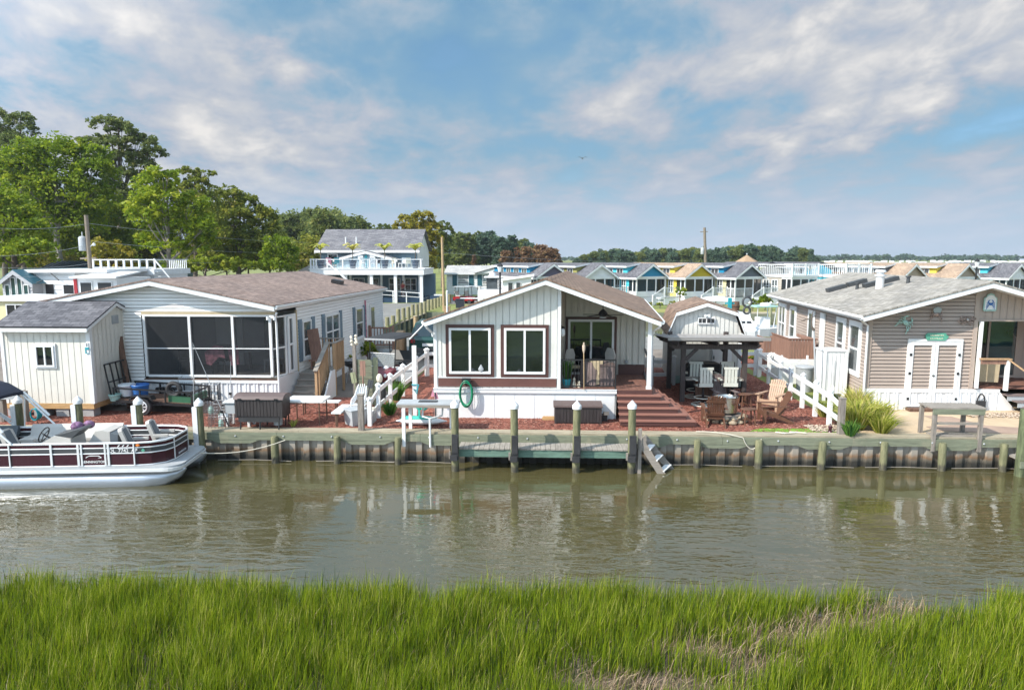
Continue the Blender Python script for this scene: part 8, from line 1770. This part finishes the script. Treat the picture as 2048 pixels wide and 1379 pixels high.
t = thing('basin_dock', 'low timber dock along the far bank of the basin', 'dock', (DX(1490,58),58.5,-.85)); mb = MB(); mb.b(-3,7.5,-.2,1.5,.95,1.02); mb.build('deck_boards', M['treated_cap'], t); mb = MB(); mb.b(-3,7.5,-.24,-.205,.55,1.0); mb.build('rim_beam', M['treated'], t)
for k in range(6): mb = MB(); mb.b(-2.8+k*1.95,-2.6+k*1.95,-.1,.1,-.6,.948); mb.build('post', M['grey_wood_v'], t)
t = thing('patio_umbrella', 'white patio umbrella on the far basin lawn', 'umbrella', (DX(1434,64),64,.01)); zt_ = D(1434,594,64)[1]; mb = MB(); mb.lathe([(1.75,zt_-.25),(1.7,zt_-.18),(.8,zt_),(.05,zt_+.1)], n=16); mb.build('canopy', M['umber'], t); mb = MB(); mb.lathe([(.04,0),(.04,zt_-.1)], n=8); mb.build('pole', M['pale_pole'], t)
t = thing('painted_post', 'turquoise painted post on the far basin bank', 'post', (DX(1468,60.5),61.4,0)); mb = MB(); mb.b(-.15,.15,-.15,.15,0,1.3); mb.build('shaft', M['aqua'], t); mb = MB(); mb.b(-.4,.4,-.06,.06,.75,.9); mb.build('cross_piece', M['aqua'], t)
t = thing('brown_barrel', 'brown barrel planter on the far basin bank', 'barrel', (DX(1478,62),62.6,.01)); mb = MB(); mb.lathe([(.3,0),(.38,.45),(.32,.9)], n=12); mb.build('barrel_body', M['dark_wood_v'], t, True); mb = MB(); mb.lathe([(.39,.42),(.39,.48)], n=12); mb.build('hoop', M['black'], t)
cY2 = 39.3; car((DX(1484,cY2),cY2+1.5,.012), 0, 'white car parked on the road behind the gambrel shed', 'car_white', H_=1.62)
x = DX(1497,38); t = thing('wind_spinner', 'thin white pole with two dark rings behind the pergola', 'garden ornament', (x,38,0)); za_ = D(1497,598,38)[1]; mb = MB(); mb.lathe([(.045,0),(.04,za_-.9)], n=8); mb.build('pole', M['vinyl'], t); mb = MB()
for zc, r in ((za_-.15,.24),(za_-.62,.17)): mb.tube([(r*cos(a),0,zc+r*1.1*sin(a)) for a in [2*pi*i/16 for i in range(17)]], .06, 6, False)
mb.build('ring', M['charcoal'], t, True)
for px, pyb, pyt, Y, lb in ((1516,715,683,34.0,'short pale timber post on the mulch beside the road'),): x, z = D(px,pyt,Y); t = thing('timber_post', lb, 'post', (x,Y,0)); mb = MB(); mb.b(-.08,.08,-.08,.08,0,z); mb.build('shaft', M['new_wood'], t); mb = MB(); mb.b(-.09,.09,-.09,.09,z+.003,z+.03); mb.build('cap', M['new_wood'], t)

# ------------------------------------------------------------------ trailers at the left
M['teal_metal'] = paint('teal_metal_roof', (.03,.12,.16), .4, .1); M['black_metal_roof'] = paint('black_metal_roofing', (.02,.03,.045), .35, .15, .5)
vY = 46.0
g0 = DX(2,vY); gA = D(37,540,vY); g1 = DX(62,vY)
t = thing('chalet_trailer', 'grey chalet style trailer with a tall gabled window wall at the left edge', 'trailer', (g0,vY,0)); hw = (g1-g0)/2
mb = MB(); lap(mb, [(0,.6),(2*hw,.6),(2*hw,3.2),(hw,gA[1]-.2),(0,3.2)], lambda u,z,d:(u,-d,z), .2, .03); mb.b(0,2*hw,.05,9,.6,3.1); mb.build('wall', PC['grey'], t)
mb = MB()
for a in (-.25,2*hw+.25): mb.ext([(a,-.3,3.05),(hw,-.3,gA[1]),(hw,9,gA[1]),(a,9,3.05)],(0,0,.06))
mb.build('roof', M['teal_metal'], t); mb = MB()
for a in (-.25,2*hw+.25): mb.ext([(a,-.34,3.04),(hw,-.34,gA[1]-.01),(hw,-.34,gA[1]-.30),(a,-.34,2.78)],(0,.04,0))
mb.build('fascia', PC['grey'], t)
for k in range(4): u = .18+k*(2*hw-.36)/4; h_ = 3.0+(.5 if k in (1,2) else 0); window(t, lambda u,z,d:(u,-d,z), u, u+(2*hw-.36)/4-.06, .9, h_, bars='h', fw=.05, glass='glass_teal', d0=.035)
t0 = DX(62,vY+1); t1 = DX(150,vY+1)
t = thing('white_trailer', 'long white trailer with black awning arms behind the shed', 'trailer', (t0,vY+1,0)); W_ = t1-t0; zt_ = D(100,545,vY+1)[1]
mb = MB(); lap(mb, [(0,.5),(W_,.5),(W_,zt_),(0,zt_)], lambda u,z,d:(u,-d,z), .35, .02); mb.b(0,W_,.05,5,.5,zt_-.05); mb.build('body', M['white_gel'], t); mb = MB(); mb.b(-.3,W_+2.5,-.35,5.2,zt_,zt_+.22); mb.build('roof', M['plastic_white'], t)
u = DX(97,vY+1)-t0; mb = MB(); mb.b(u-.28,u+.28,-.06,-.024,1.0,3.0); mb.build('door', M['black'], t); window(t, lambda u,z,d:(u,-d,z), W_-.95, W_-.1, 1.6, 3.0, bars='h', fw=.06, glass='black'); window(t, lambda u,z,d:(u,-d,z), .1, .5, 1.9, 2.9, bars='', fw=.07)
mb = MB(); mb.tube([(.2,-.05,3.6),(.8,-.8,3.1),(1.4,-.9,3.25)], .04, 6); mb.tube([(1.3,-.05,3.9),(2.6,-.9,3.3)], .04, 6); mb.tube([(.6,-.05,1.9),(1.8,-.9,1.5)], .04, 6); mb.build('awning_arm', M['black'], t)
t0 = DX(150,vY-1); t1 = DX(232,vY-1)
t = thing('red_trim_trailer', 'white trailer with a red pillar and two wide black windows', 'trailer', (t0,vY-1,0)); W_ = t1-t0; zt_ = D(200,556,vY-1)[1]
mb = MB(); mb.b(0,W_,0,4,.4,zt_); mb.build('body', M['white_gel'], t); mb = MB(); mb.ext([(-.2,-.4,zt_),(W_+.2,-.4,zt_),(W_-.1,3,zt_+.30),(.3,3,zt_+.30)],(0,0,.10)); mb.build('roof', M['plastic_white'], t)
mb = MB(); mb.b(-.12,.10,-.08,-.01,.4,zt_-.05); mb.build('pillar', M['red'], t)
for a,b_ in ((DX(158,vY-1)-t0,DX(183,vY-1)-t0),(DX(193,vY-1)-t0,DX(223,vY-1)-t0)): window(t, lambda u,z,d:(u,-d,z), a, b_, 1.6, zt_-.25, bars='h', fw=.05, glass='black')
dY = 52.0; d0_, d1_ = DX(188,dY), DX(322,dY); zd = D(250,538,dY)[1]
t = thing('deck_trailer', 'flat roofed white trailer carrying a white railed roof deck', 'trailer', (d0_,dY,0)); W_ = d1_-d0_
mb = MB(); mb.b(0,W_*.9,0,5,.5,zd-.45); mb.build('body', M['white_gel'], t); mb = MB(); mb.b(-.2,W_*.93,-.3,5.2,zd-.44,zd); mb.build('roof_deck', M['plastic_white'], t)
zh = D(250,518,dY)[1]
for i in range(9): mb = MB(); u = i*W_*.92/8; mb.b(u-.06,u+.06,-.1,.02,zd,zh); mb.build('rail_post', M['vinyl'], t)
mb = MB(); mb.b(0,W_*.92,-.08,.0,zh-.08,zh-.01); mb.b(0,W_*.92,-.06,-.02,zd+.1,zd+.16); mb.b(-.02,.02,.1,5,zh-.08,zh-.01); mb.b(W_*.92-.02,W_*.92+.02,.1,5,zh-.08,zh-.01)
for i in range(10): u = W_*.62+i*.16; mb.b(u,u+.05,4.9,4.96,zd,zh-.1)
mb.build('rail', M['vinyl'], t); window(t, lambda u,z,d:(u,-d,z), 3.5, 4.4, 1.8, 2.8, bars='', fw=.06)
mb = MB()
for i in range(6): mb.beam((W_*.93+.1+i*.22,-.2,zd-.2-i*.35),(W_*.93+.1+i*.22,1.0,zd-.2-i*.35),.24,.05)
mb.beam((W_*.93,-.25,zd+.8),(W_*.93+1.5,-.25,zd-1.1),.06,.1); mb.build('stair', M['vinyl'], t)
rY = 64.0; t = thing('black_roof_house', 'low building with a black ribbed metal roof behind the trailers', 'building', (DX(70,rY),rY,0)); W_ = DX(188,rY)-DX(70,rY); zt_ = D(120,523,rY+3)[1]; ze = D(120,543,rY)[1]
mb = MB(); mb.b(.2,W_-.2,.2,6,0,ze); mb.build('wall', PC['slate'], t); mb = MB(); mb.ext([(0,0,ze),(W_,0,ze),(W_,3,zt_),(0,3,zt_)],(0,0,.06)); mb.ext([(0,6.2,ze),(W_,6.2,ze),(W_,3,zt_),(0,3,zt_)],(0,0,.06))
for i in range(14): u = i*W_/13; mb.ext([(u-.03,0,ze+.06),(u+.03,0,ze+.06),(u+.03,3,zt_+.06),(u-.03,3,zt_+.06)],(0,0,.06))
mb.build('roof', M['black_metal_roof'], t)
fY = 41.0; x0, z0 = D(-20,597,fY); x1 = DX(108,fY); t = thing('flat_roof_trailer', 'flat white roofed trailer directly behind the cream shed', 'trailer', (x0,fY,0)); W_ = x1-x0; mb = MB(); mb.b(0,W_,0,3.6,.4,z0-.15); mb.build('body', PC['cream'], t); mb = MB(); mb.ext([(-.1,-.2,z0-.147),(W_-.3,-.2,z0-.147),(W_-.3,-.2,z0-.02),(-.1,-.2,z0+.12)],(0,4,0)); mb.build('roof', M['plastic_white'], t); window(t, lambda u,z,d:(u,-d,z), 1, 2.2, 1.2, 2.0, fw=.06)
hY = 96.0; x0 = DX(256,hY); t = thing('grey_roof_house', 'blue gabled house with a grey roof half hidden by the trees', 'house', (x0,hY,0)); W_ = DX(330,hY)-x0; zr2 = D(270,474,hY+4)[1]; ze = D(300,520,hY)[1]
mb = MB(); mb.b(.3,W_,.3,8,0,ze); mb.ext([(.3,.3,ze),(.3,8,ze),(.3,4.2,zr2-.2)],(.05,0,0)); mb.build('wall', M['club_blue'], t); mb = MB(); mb.ext([(0,0,ze),(W_,0,ze),(W_,4.2,zr2),(0,4.2,zr2)],(0,0,.1)); mb.ext([(0,8.4,ze),(W_,8.4,ze),(W_,4.2,zr2),(0,4.2,zr2)],(0,0,.1)); mb.build('roof', M['shingle_slate'], t); mb = MB(); mb.ext([(-.04,0,ze),(-.04,4.2,zr2),(-.04,4.2,zr2-.3),(-.04,0,ze-.3)],(.08,0,0)); mb.b(-.04,W_,-.04,.0,ze-.2,ze+.05); mb.build('fascia', M['white'], t)
# far trailer park: small white roofs at the horizon
first = None
for i in range(40):
    Y = RN.uniform(470,760); px = 1650+i*11+RN.uniform(-6,6); x = DX(px,Y)
    if first is None:
        mb = MB(); mb.b(-4.5,4.5,-1.8,1.8,0,2.7); mb.ext([(-4.8,-2.1,2.65),(-4.8,2.1,2.65),(-4.8,0,3.7)],(9.6,0,0)); first = mb.build('distant_trailer', M['lap_white']); o = first
    else: o = dup(first)
    o.location = (x,Y,0); s = RN.uniform(.5,.8); o.scale = (s*RN.uniform(.6,1.1),s,s*.85); o.rotation_euler = (0,0,RN.uniform(-.6,.6)); tag(o, 'tiny white trailer among many at the foot of the far trees', 'trailer', 'distant trailers at the horizon')
# a bird in the sky
x, z = D(1165,317,90); t = thing('flying_bird', 'small dark bird flying alone in the middle of the sky', 'bird', (x,90,z)); mb = MB(); mb.tube([(0,-.35,0),(0,-.1,.02),(0,.2,.02),(0,.4,0)], [.02,.09,.08,.02], 8)
for s in (-1,1): mb.add([(s*.05,-.12,.03),(s*.35,-.05,.22),(s*.75,.1,.12),(s*.35,.15,.2),(s*.05,.15,.03)],[(0,1,3,4),(1,2,3)])
mb.build('bird_body', M['charcoal'], t, True)
# ================================================================== trees
LM = {
 'oak': leafmat('oak_leaves', [(0,(.09,.15,.018)),(.45,(.21,.275,.025)),(.8,(.35,.40,.035)),(1,(.46,.47,.06))], .5),
 'bright': leafmat('bright_leaves', [(0,(.08,.135,.012)),(.4,(.19,.275,.016)),(.75,(.34,.395,.024)),(1,(.48,.48,.05))], .48),
 'olive': leafmat('olive_tipped_leaves', [(0,(.10,.135,.022)),(.4,(.20,.24,.035)),(.72,(.36,.36,.06)),(1,(.56,.46,.15))], .5),
 'pine': leafmat('pine_needles', [(0,(.08,.115,.035)),(.5,(.17,.21,.06)),(.85,(.28,.30,.08)),(1,(.38,.36,.11))], .45),
 'gold': leafmat('golden_pine_needles', [(0,(.12,.12,.018)),(.45,(.24,.225,.025)),(.8,(.38,.32,.04)),(1,(.46,.36,.07))], .4),
 'far': leafmat('haze_tinted_foliage', [(0,(.05,.095,.065)),(.5,(.09,.15,.095)),(1,(.17,.22,.115))], .3),  # leaf tones shifted to blue, distance haze put into the colour
 'rust': leafmat('rusty_foliage', [(0,(.11,.065,.04)),(.5,(.22,.12,.065)),(1,(.32,.22,.10))], .3)}
def crown(name, lobes, dens, leaf, mat, par, seed, clump=.28, flat=.75):
    """leaf faces gathered in clumps over and inside each lobe (cx, cy, cz, rx, ry, rz)"""
    r = np.random.default_rng(seed); P, T = [], []
    for (cx,cy,cz,rx,ry,rz) in lobes:
        area = (rx*ry+rx*rz+ry*rz)*4.2; nc = max(4, int(area*dens*1.45/22))
        d = r.normal(size=(nc,3)); d /= np.linalg.norm(d,axis=1)[:,None]; d[:,2] = np.where(d[:,2] < -.45, -d[:,2]*.6, d[:,2])
        rad = r.uniform(.45,1.04,nc)**.55
        cc = np.array([cx,cy,cz])+d*np.array([rx,ry,rz])*rad[:,None]
        cr = clump*min(rx,rz)*r.uniform(.6,1.35,nc); ct = np.clip(r.normal(.48,.17,nc),0,1)
        nl = r.poisson(22,nc)+3
        idx = np.repeat(np.arange(nc),nl); m = len(idx)
        q = r.normal(size=(m,3)); q *= (r.random(m)**.4/np.linalg.norm(q,axis=1))[:,None]; q[:,2] *= flat
        pos = cc[idx]+q*cr[idx][:,None]
        P.append(pos); T.append(np.clip(ct[idx]+r.normal(0,.10,m),0,1))
    P = np.concatenate(P); T = np.concatenate(T); n = len(P)
    a = r.normal(size=(n,3)); a[:,2] *= .6; a /= np.linalg.norm(a,axis=1)[:,None]
    b_ = np.cross(a, r.normal(size=(n,3))); b_ /= np.linalg.norm(b_,axis=1)[:,None]
    sz = leaf*r.uniform(.55,1.35,n)[:,None]
    V = np.zeros((n,4,3)); V[:,0] = P-a*sz; V[:,1] = P-b_*sz*.55; V[:,2] = P+a*sz; V[:,3] = P+b_*sz*.55
    me = bpy.data.meshes.new(name); me.vertices.add(n*4); me.vertices.foreach_set('co', V.ravel()); me.loops.add(n*4); me.loops.foreach_set('vertex_index', np.arange(n*4,dtype=np.int32))
    me.polygons.add(n); me.polygons.foreach_set('loop_start', np.arange(n,dtype=np.int32)*4); me.polygons.foreach_set('loop_total', np.full(n,4,np.int32)); me.update(calc_edges=True)
    at = me.attributes.new('tint','FLOAT','POINT'); at.data.foreach_set('value', np.repeat(T,4).astype(np.float32)); me.materials.append(mat)
    o = bpy.data.objects.new(name, me); C.objects.link(o)
    if par is not None: o.parent = par
    return o
def tree(label, Y, base_px, lobes_px, kind, leaf=.2, dens=26, trunk_r=.28, bark='bark', clump=.30, seed=0, name='broadleaf_tree', group='trees behind the left houses', depth=.85, lean=0):
    s = Y/F_PX; bx = DX(base_px, Y); t = thing(name, label, 'tree', (bx,Y,0), 0, group); r = random.Random(seed+7); lobes = []
    for (px,py,rx,rz) in lobes_px:
        x, z = D(px,py,Y); lobes.append((x-bx, r.uniform(-.5,.5)*rx*s, z, rx*s, rx*s*depth, rz*s))
    crown('crown', lobes, dens, leaf, LM[kind], t, seed, clump)
    mb = MB(); zs = [l[2] for l in lobes]; zm = min(zs); cx = sum(l[0] for l in lobes)/len(lobes); top = max(zs)
    mid = Vector((cx*.5+lean, 0, max(1.5, zm*.75))); tp = Vector((cx, 0, top))
    mb.tube([(0,0,-.1),(mid.x*.5,0,mid.z*.5),mid,mid.lerp(tp,.55),tp], [trunk_r*1.25,trunk_r,trunk_r*.8,trunk_r*.5,trunk_r*.15], 9)
    for l in lobes:
        c = Vector(l[:3]); f = r.uniform(.0,.6); p = mid.lerp(tp, f*.8) if c.z > mid.z else mid*.8
        if p.z > c.z: p = mid*.85
        m_ = p.lerp(c,.5)+Vector((0,0,-.12*l[5])); mb.tube([p,m_,c], [trunk_r*.42,trunk_r*.28,trunk_r*.08], 6)
        for k in range(3):
            d = Vector((r.uniform(-1,1),r.uniform(-1,1),r.uniform(-.2,1))); mb.tube([m_.lerp(c,.5),c+Vector((d.x*l[3],d.y*l[4],d.z*l[5]))*.75], [trunk_r*.16,trunk_r*.04], 5)
    mb.build('trunk', M[bark], t, True); return t
# the big group at the left
tree('dark pine at the far left edge rising over the bright trees', 88, 8, [(5,240,28,22),(-10,270,40,24),(20,295,26,24),(-20,330,40,30),(15,350,26,26)], 'pine', .17, 26, .3, seed=1, name='pine_tree', clump=.34)
tree('slim dark pine second from the left edge', 86, 45, [(42,240,26,16),(58,262,20,16),(38,285,28,18),(66,255,12,8),(28,315,22,20),(30,345,20,20)], 'pine', .17, 26, .28, seed=2, name='pine_tree', clump=.36)
tree('tall open crowned pine, highest of the left group', 84, 232, [(215,248,38,16),(245,262,30,16),(180,285,30,14),(225,290,40,18),(275,285,38,20),(300,305,26,16),(255,315,44,18),(210,325,26,14),(285,335,30,16),(250,355,40,20),(235,390,40,24),(228,425,30,22)], 'pine', .18, 24, .38, seed=3, name='pine_tree', clump=.34)
tree('large bright yellow green tree filling the left of the group', 70, 130, [(60,320,50,42),(110,312,55,42),(160,308,45,34),(185,350,45,40),(60,375,55,45),(125,375,60,48),(30,340,30,34),(190,400,40,42),(85,430,55,45),(150,440,50,45)], 'bright', .19, 20, .34, 'bark_pale', seed=4, clump=.32, lean=-.6)
tree('bright low spreading tree at the left frame edge', 62, 20, [(15,440,60,48),(55,470,48,42),(-15,400,45,45),(20,510,70,40),(85,505,42,36)], 'bright', .18, 22, .3, seed=5, clump=.32)
tree('dark green oak behind the utility pole', 76, 185, [(170,450,50,45),(215,440,42,48),(150,490,55,40),(215,490,45,40),(100,480,45,42)], 'oak', .2, 22, .3, seed=6, clump=.3)
tree('yellow shrub tree at the foot of the utility pole', 60, 222, [(218,495,32,24),(240,508,28,22),(195,512,26,22),(222,525,40,20)], 'gold', .15, 24, .15, seed=7, clump=.34)
tree('bright green tree in front, with a pale crooked trunk above the screened porch house', 60, 333, [(300,370,38,36),(335,358,36,24),(285,405,34,36),(330,405,50,36),(375,420,40,38),(300,440,42,36),(360,460,50,36),(405,455,30,34),(300,480,40,26),(390,490,40,26),(340,495,45,20)], 'bright', .17, 22, .24, 'bark_pale', seed=8, clump=.32)
tree('brown tipped tree with a wispy top behind the bright green one', 72, 385, [(380,350,32,14),(410,348,20,12),(395,372,36,18),(350,380,30,20),(405,405,40,30),(375,440,48,40),(420,455,40,40),(400,505,48,30)], 'olive', .17, 21, .26, seed=9, clump=.34)
tree('broad olive tree with golden tips at the right end of the group', 78, 470, [(455,395,32,22),(490,410,34,24),(435,425,34,30),(470,440,50,36),(520,440,36,30),(545,462,20,20),(440,475,40,36),(500,485,50,36),(450,515,42,26),(525,510,34,28)], 'olive', .19, 21, .34, seed=10, clump=.32)
tree('round bright yellow green bush tree left of the clubhouse', 72, 560, [(558,492,30,24),(540,515,24,26),(578,512,24,26),(560,530,34,22)], 'bright', .15, 26, .16, seed=11, clump=.3)
tree('olive bush tree half hidden behind the clubhouse corner', 86, 612, [(610,495,34,28),(632,510,28,26),(598,525,34,22),(625,530,34,20)], 'olive', .17, 22, .2, seed=12, clump=.3)
tree('low green thicket tree between the trailers and the porch house roof', 66, 400, [(395,530,40,18),(435,528,34,20),(360,535,28,16),(470,532,36,18)], 'oak', .17, 22, .16, seed=13, clump=.3)
tree('shadowy oak filling in behind the left trees', 96, 330, [(290,440,60,50),(360,470,60,45),(430,490,60,40),(250,480,60,40),(510,510,50,30)], 'oak', .24, 18, .3, seed=14, clump=.3)
tree('dense oak at the back of the far left', 98, 60, [(40,420,70,55),(110,440,60,50),(0,480,70,50),(90,490,70,40),(170,420,50,45)], 'oak', .25, 17, .3, seed=15, clump=.3)
for i in range(15):
    px = -20+i*43; Y = 92+(i%3)*5; tree('low green thicket tree in the shade under the tall left trees' , Y, px, [(px-14,528,34,26),(px+14,522,30,30),(px,505+(i%2)*10,26,22)], ('oak','bright','oak','gold')[i%4], .2, 18, .14, seed=200+i, name='thicket_tree', group='thicket under the tall left trees', clump=.34)
# golden pines right of the clubhouse
G2 = 'golden pines beside the clubhouse'
tree('golden pine directly behind the clubhouse roof end', 104, 815, [(812,440,18,12),(800,455,16,12),(818,462,20,14),(810,485,22,18)], 'gold', .2, 24, .22, seed=21, name='pine_tree', group=G2, clump=.38)
tree('tallest golden pine right of the clubhouse', 100, 848, [(845,434,24,13),(830,450,20,12),(862,452,20,12),(848,468,28,16),(835,490,24,18),(865,485,22,18),(850,510,28,18),(845,530,26,14)], 'gold', .2, 24, .26, seed=22, name='pine_tree', group=G2, clump=.38)
tree('dark tipped pine at the right of the golden pines', 112, 884, [(884,452,16,10),(895,462,14,10),(876,472,18,12),(890,490,18,18),(880,515,22,20)], 'pine', .2, 24, .22, seed=23, name='pine_tree', group=G2, clump=.38)
tree('small dark pine peeking over the clubhouse ridge', 125, 768, [(770,455,12,8),(755,462,14,8),(780,462,12,8)], 'pine', .2, 24, .2, seed=24, name='pine_tree', group=G2, clump=.38)
# forest prototypes
def proto(kind, H_, W_, seed, pine=True, name='pine_tree', cat='tree', label='', leaf=.42, dens=9):
    r = random.Random(seed); t = thing(name, label, cat); lobes = []
    if pine:
        n = 9
        for i in range(n):
            f = i/(n-1); z = H_*(.34+.60*f); ww = W_*(.55-.30*f)*r.uniform(.75,1.2); lobes.append((r.uniform(-.25,.25)*W_*(1-f), r.uniform(-.25,.25)*W_*(1-f), z, ww, ww, H_*.085))
    else:
        for i in range(9):
            a = r.uniform(0,2*pi); rr = W_*.28*r.random(); z = H_*r.uniform(.35,.82); lobes.append((rr*cos(a),rr*sin(a),z,W_*r.uniform(.26,.38),W_*r.uniform(.26,.38),H_*r.uniform(.13,.2)))
        lobes.append((0,0,H_*.84,W_*.26,W_*.26,H_*.14))
    crown('crown', lobes, dens, leaf, LM[kind], t, seed, .42); mb = MB(); mb.tube([(0,0,-.2),(r.uniform(-.2,.2),0,H_*.5),(0,0,H_*.93)], [.24,.18,.04], 7)
    for l in lobes[::2]: mb.tube([(0,0,l[2]-.1*H_),(l[0]+l[3]*.5,l[1],l[2])], [.08,.03], 5)
    mb.build('trunk', M['bark'], t); return t
def forest(protos, spots, label, group):
    used = set()
    for i, (px, Y, pyt) in enumerate(spots):
        k = RN.randrange(len(protos)); p, H_ = protos[k]
        zt_ = max(2.5, D(px, pyt, Y)[1]); s = zt_/H_; w_ = s*RN.uniform(.85,1.25)
        if k not in used: used.add(k); o = p
        else: o = dup(p)
        o.location = (DX(px,Y),Y,0); o.rotation_euler = (0,0,RN.uniform(0,6.28)); o.scale = (w_,w_,s); o['label'] = label; o['group'] = group; o['category'] = 'tree'
def prof(pts, px):
    for (a,ya),(b_,yb) in zip(pts,pts[1:]):
        if a <= px <= b_: return ya+(yb-ya)*(px-a)/(b_-a)
    return pts[-1][1]
pa = [(proto('pine',14,6.5,31,False,leaf=.34),14),(proto('pine',14,5.5,32,leaf=.34),14),(proto('pine',14,7,33,False,leaf=.34),14)]
PR = [(560,425),(585,432),(600,420),(640,412),(680,428),(700,430),(718,428),(730,455)]
forest(pa, [(560+i*10.5+RN.uniform(-4,4), RN.uniform(125,150), prof(PR,560+i*10.5)+RN.uniform(-4,10)) for i in range(16)], 'dark pine in the group rising behind the clubhouse', 'dark pines behind the clubhouse')
pb = [(proto('far',13,5,41),13),(proto('pine',13,5.5,42),13),(proto('far',13,6,43,False),13)]
PR = [(890,478),(905,468),(940,470),(985,462),(1000,470),(1030,474),(1060,486),(1100,494),(1130,508)]
forest(pb, [(880+i*6.4+RN.uniform(-3,3), RN.uniform(175,230), prof(PR,880+i*6.4)+RN.uniform(-3,9)) for i in range(36)], 'green pine in the forest edge right of the clubhouse', 'pine forest right of the clubhouse')
pc = [(proto('rust',11,5,51,False),11),(proto('rust',12,4,52),12)]
forest(pc, [(x+RN.uniform(-4,4), RN.uniform(168,176), y) for x, y in ((1035,496),(1052,492),(1066,497),(1078,488),(1090,498),(1101,494),(1112,505),(945,510),(1010,500))], 'rusty brown tree at the thin end of the pine forest', 'rusty trees at the forest end')
pd = [(proto('far',12,8,61,False),12),(proto('far',12,9,62,False),12),(proto('pine',13,7,63,False),13),(proto('far',13,6,64),13)]
PR = [(1150,515),(1180,505),(1210,497),(1240,499),(1260,503),(1300,496),(1340,499),(1370,494),(1430,496),(1470,493),(1500,487),(1540,491),(1570,500),(1597,492),(1612,496),(1640,512)]
forest(pd, [(1150+i*6.0+RN.uniform(-4,4), RN.uniform(240,300), prof(PR,1150+i*6.0)+RN.uniform(-2,7)) for i in range(82)], 'dark green tree in the distant wood behind the cottages', 'distant wood behind the cottages')
# the far treeline as one mass, all round the horizon
lob = []; r = random.Random(77)
for i in range(520):
    px = r.uniform(-900,3200); Y = r.uniform(800,1050); h_ = r.uniform(4.5,8.5); x = DX(px,Y)
    if 1080 < px < 1170: h_ *= .8
    lob.append((x,Y,h_*.52,r.uniform(7,15),r.uniform(5,10),h_*.5))
lob2 = [(l[0],l[1],l[2],l[3],l[4],l[5]) for l in lob]
tl = crown('far_treeline', lob2, .55, 1.1, LM['far'], None, 78, .5); tag(tl, 'low blue green line of trees along the far horizon', 'treeline', kind='stuff')
# planting around the basin and yards
def bush(px, py, r_px, Y, kind, label, leaf=.09, seed=0, zr=.8):
    s = Y/F_PX; x, z = D(px, py, Y); rr = r_px*s; t = thing('shrub', label, 'shrub', (x,Y,0)); zc = max(z, rr*.5)
    lo = [(0,0,zc,rr,rr,rr*zr),(-rr*.4,.1,zc*.85,rr*.6,rr*.6,rr*.6),(rr*.4,-.1,zc*.9,rr*.6,rr*.6,rr*.55)]
    crown('foliage', lo, 90, leaf, LM[kind], t, seed, .35); mb = MB(); mb.tube([(0,0,-.05),(0,0,zc)], [.05,.02], 6); mb.tube([(0,0,.1),(rr*.4,0,zc)], [.03,.01], 5); mb.build('stem', M['bark'], t)
bush(1531,600,13,63.5,'bright','round green bush on the far basin lawn',.12,91); bush(1506,604,8,63,'oak','smaller dark bush beside the round green one',.1,92)
bush(1530,716,20,32.5,'bright','yellow green bush beside the brown enclosures',.07,93,.7); bush(1506,720,10,32.8,'oak','dark green bush behind the right end of the pergola',.06,94)
bush(735,700,24,30.5,'oak','dark green shrub against the white house wall behind the cart',.07,95,.7); bush(698,716,16,28.8,'oak','low dark green shrub behind the kettle grill',.06,96,.5)
bush(1320,607,6,66,'bright','small green plant by the stairs of the cyan cottage',.08,97,.6); bush(1300,607,5,66,'olive','tiny tan plant left of the cyan cottage stairs',.08,98,.6); bush(1345,605,7,66.5,'olive','low tan shrub right of the cyan cottage stairs',.08,99,.6)
tree('small round topped tree before the yellow cottage', 63, 1361, [(1361,581,9,8),(1355,588,7,6),(1367,588,7,6)], 'bright', .09, 70, .07, seed=101, name='small_tree', group='small trees by the basin', clump=.4)

# thin sea air between here and the far trees
mb = MB(); mb.b(-1500,1500,-150,1400,-4,27); hz = mb.build('haze', M['white'], kind='stuff'); hm = bpy.data.materials.new('haze_air'); hm.use_nodes = True; hn = hm.node_tree
for n_ in list(hn.nodes):
    if n_.type == 'BSDF_PRINCIPLED': hn.nodes.remove(n_)
pv = hn.nodes.new('ShaderNodeVolumePrincipled'); pv.inputs['Color'].default_value = (.80,.88,1,1); pv.inputs['Density'].default_value = HAZE; pv.inputs['Anisotropy'].default_value = .2
hn.links.new(pv.outputs[0], hn.nodes['Material Output'].inputs['Volume']); hz.data.materials.clear(); hz.data.materials.append(hm)
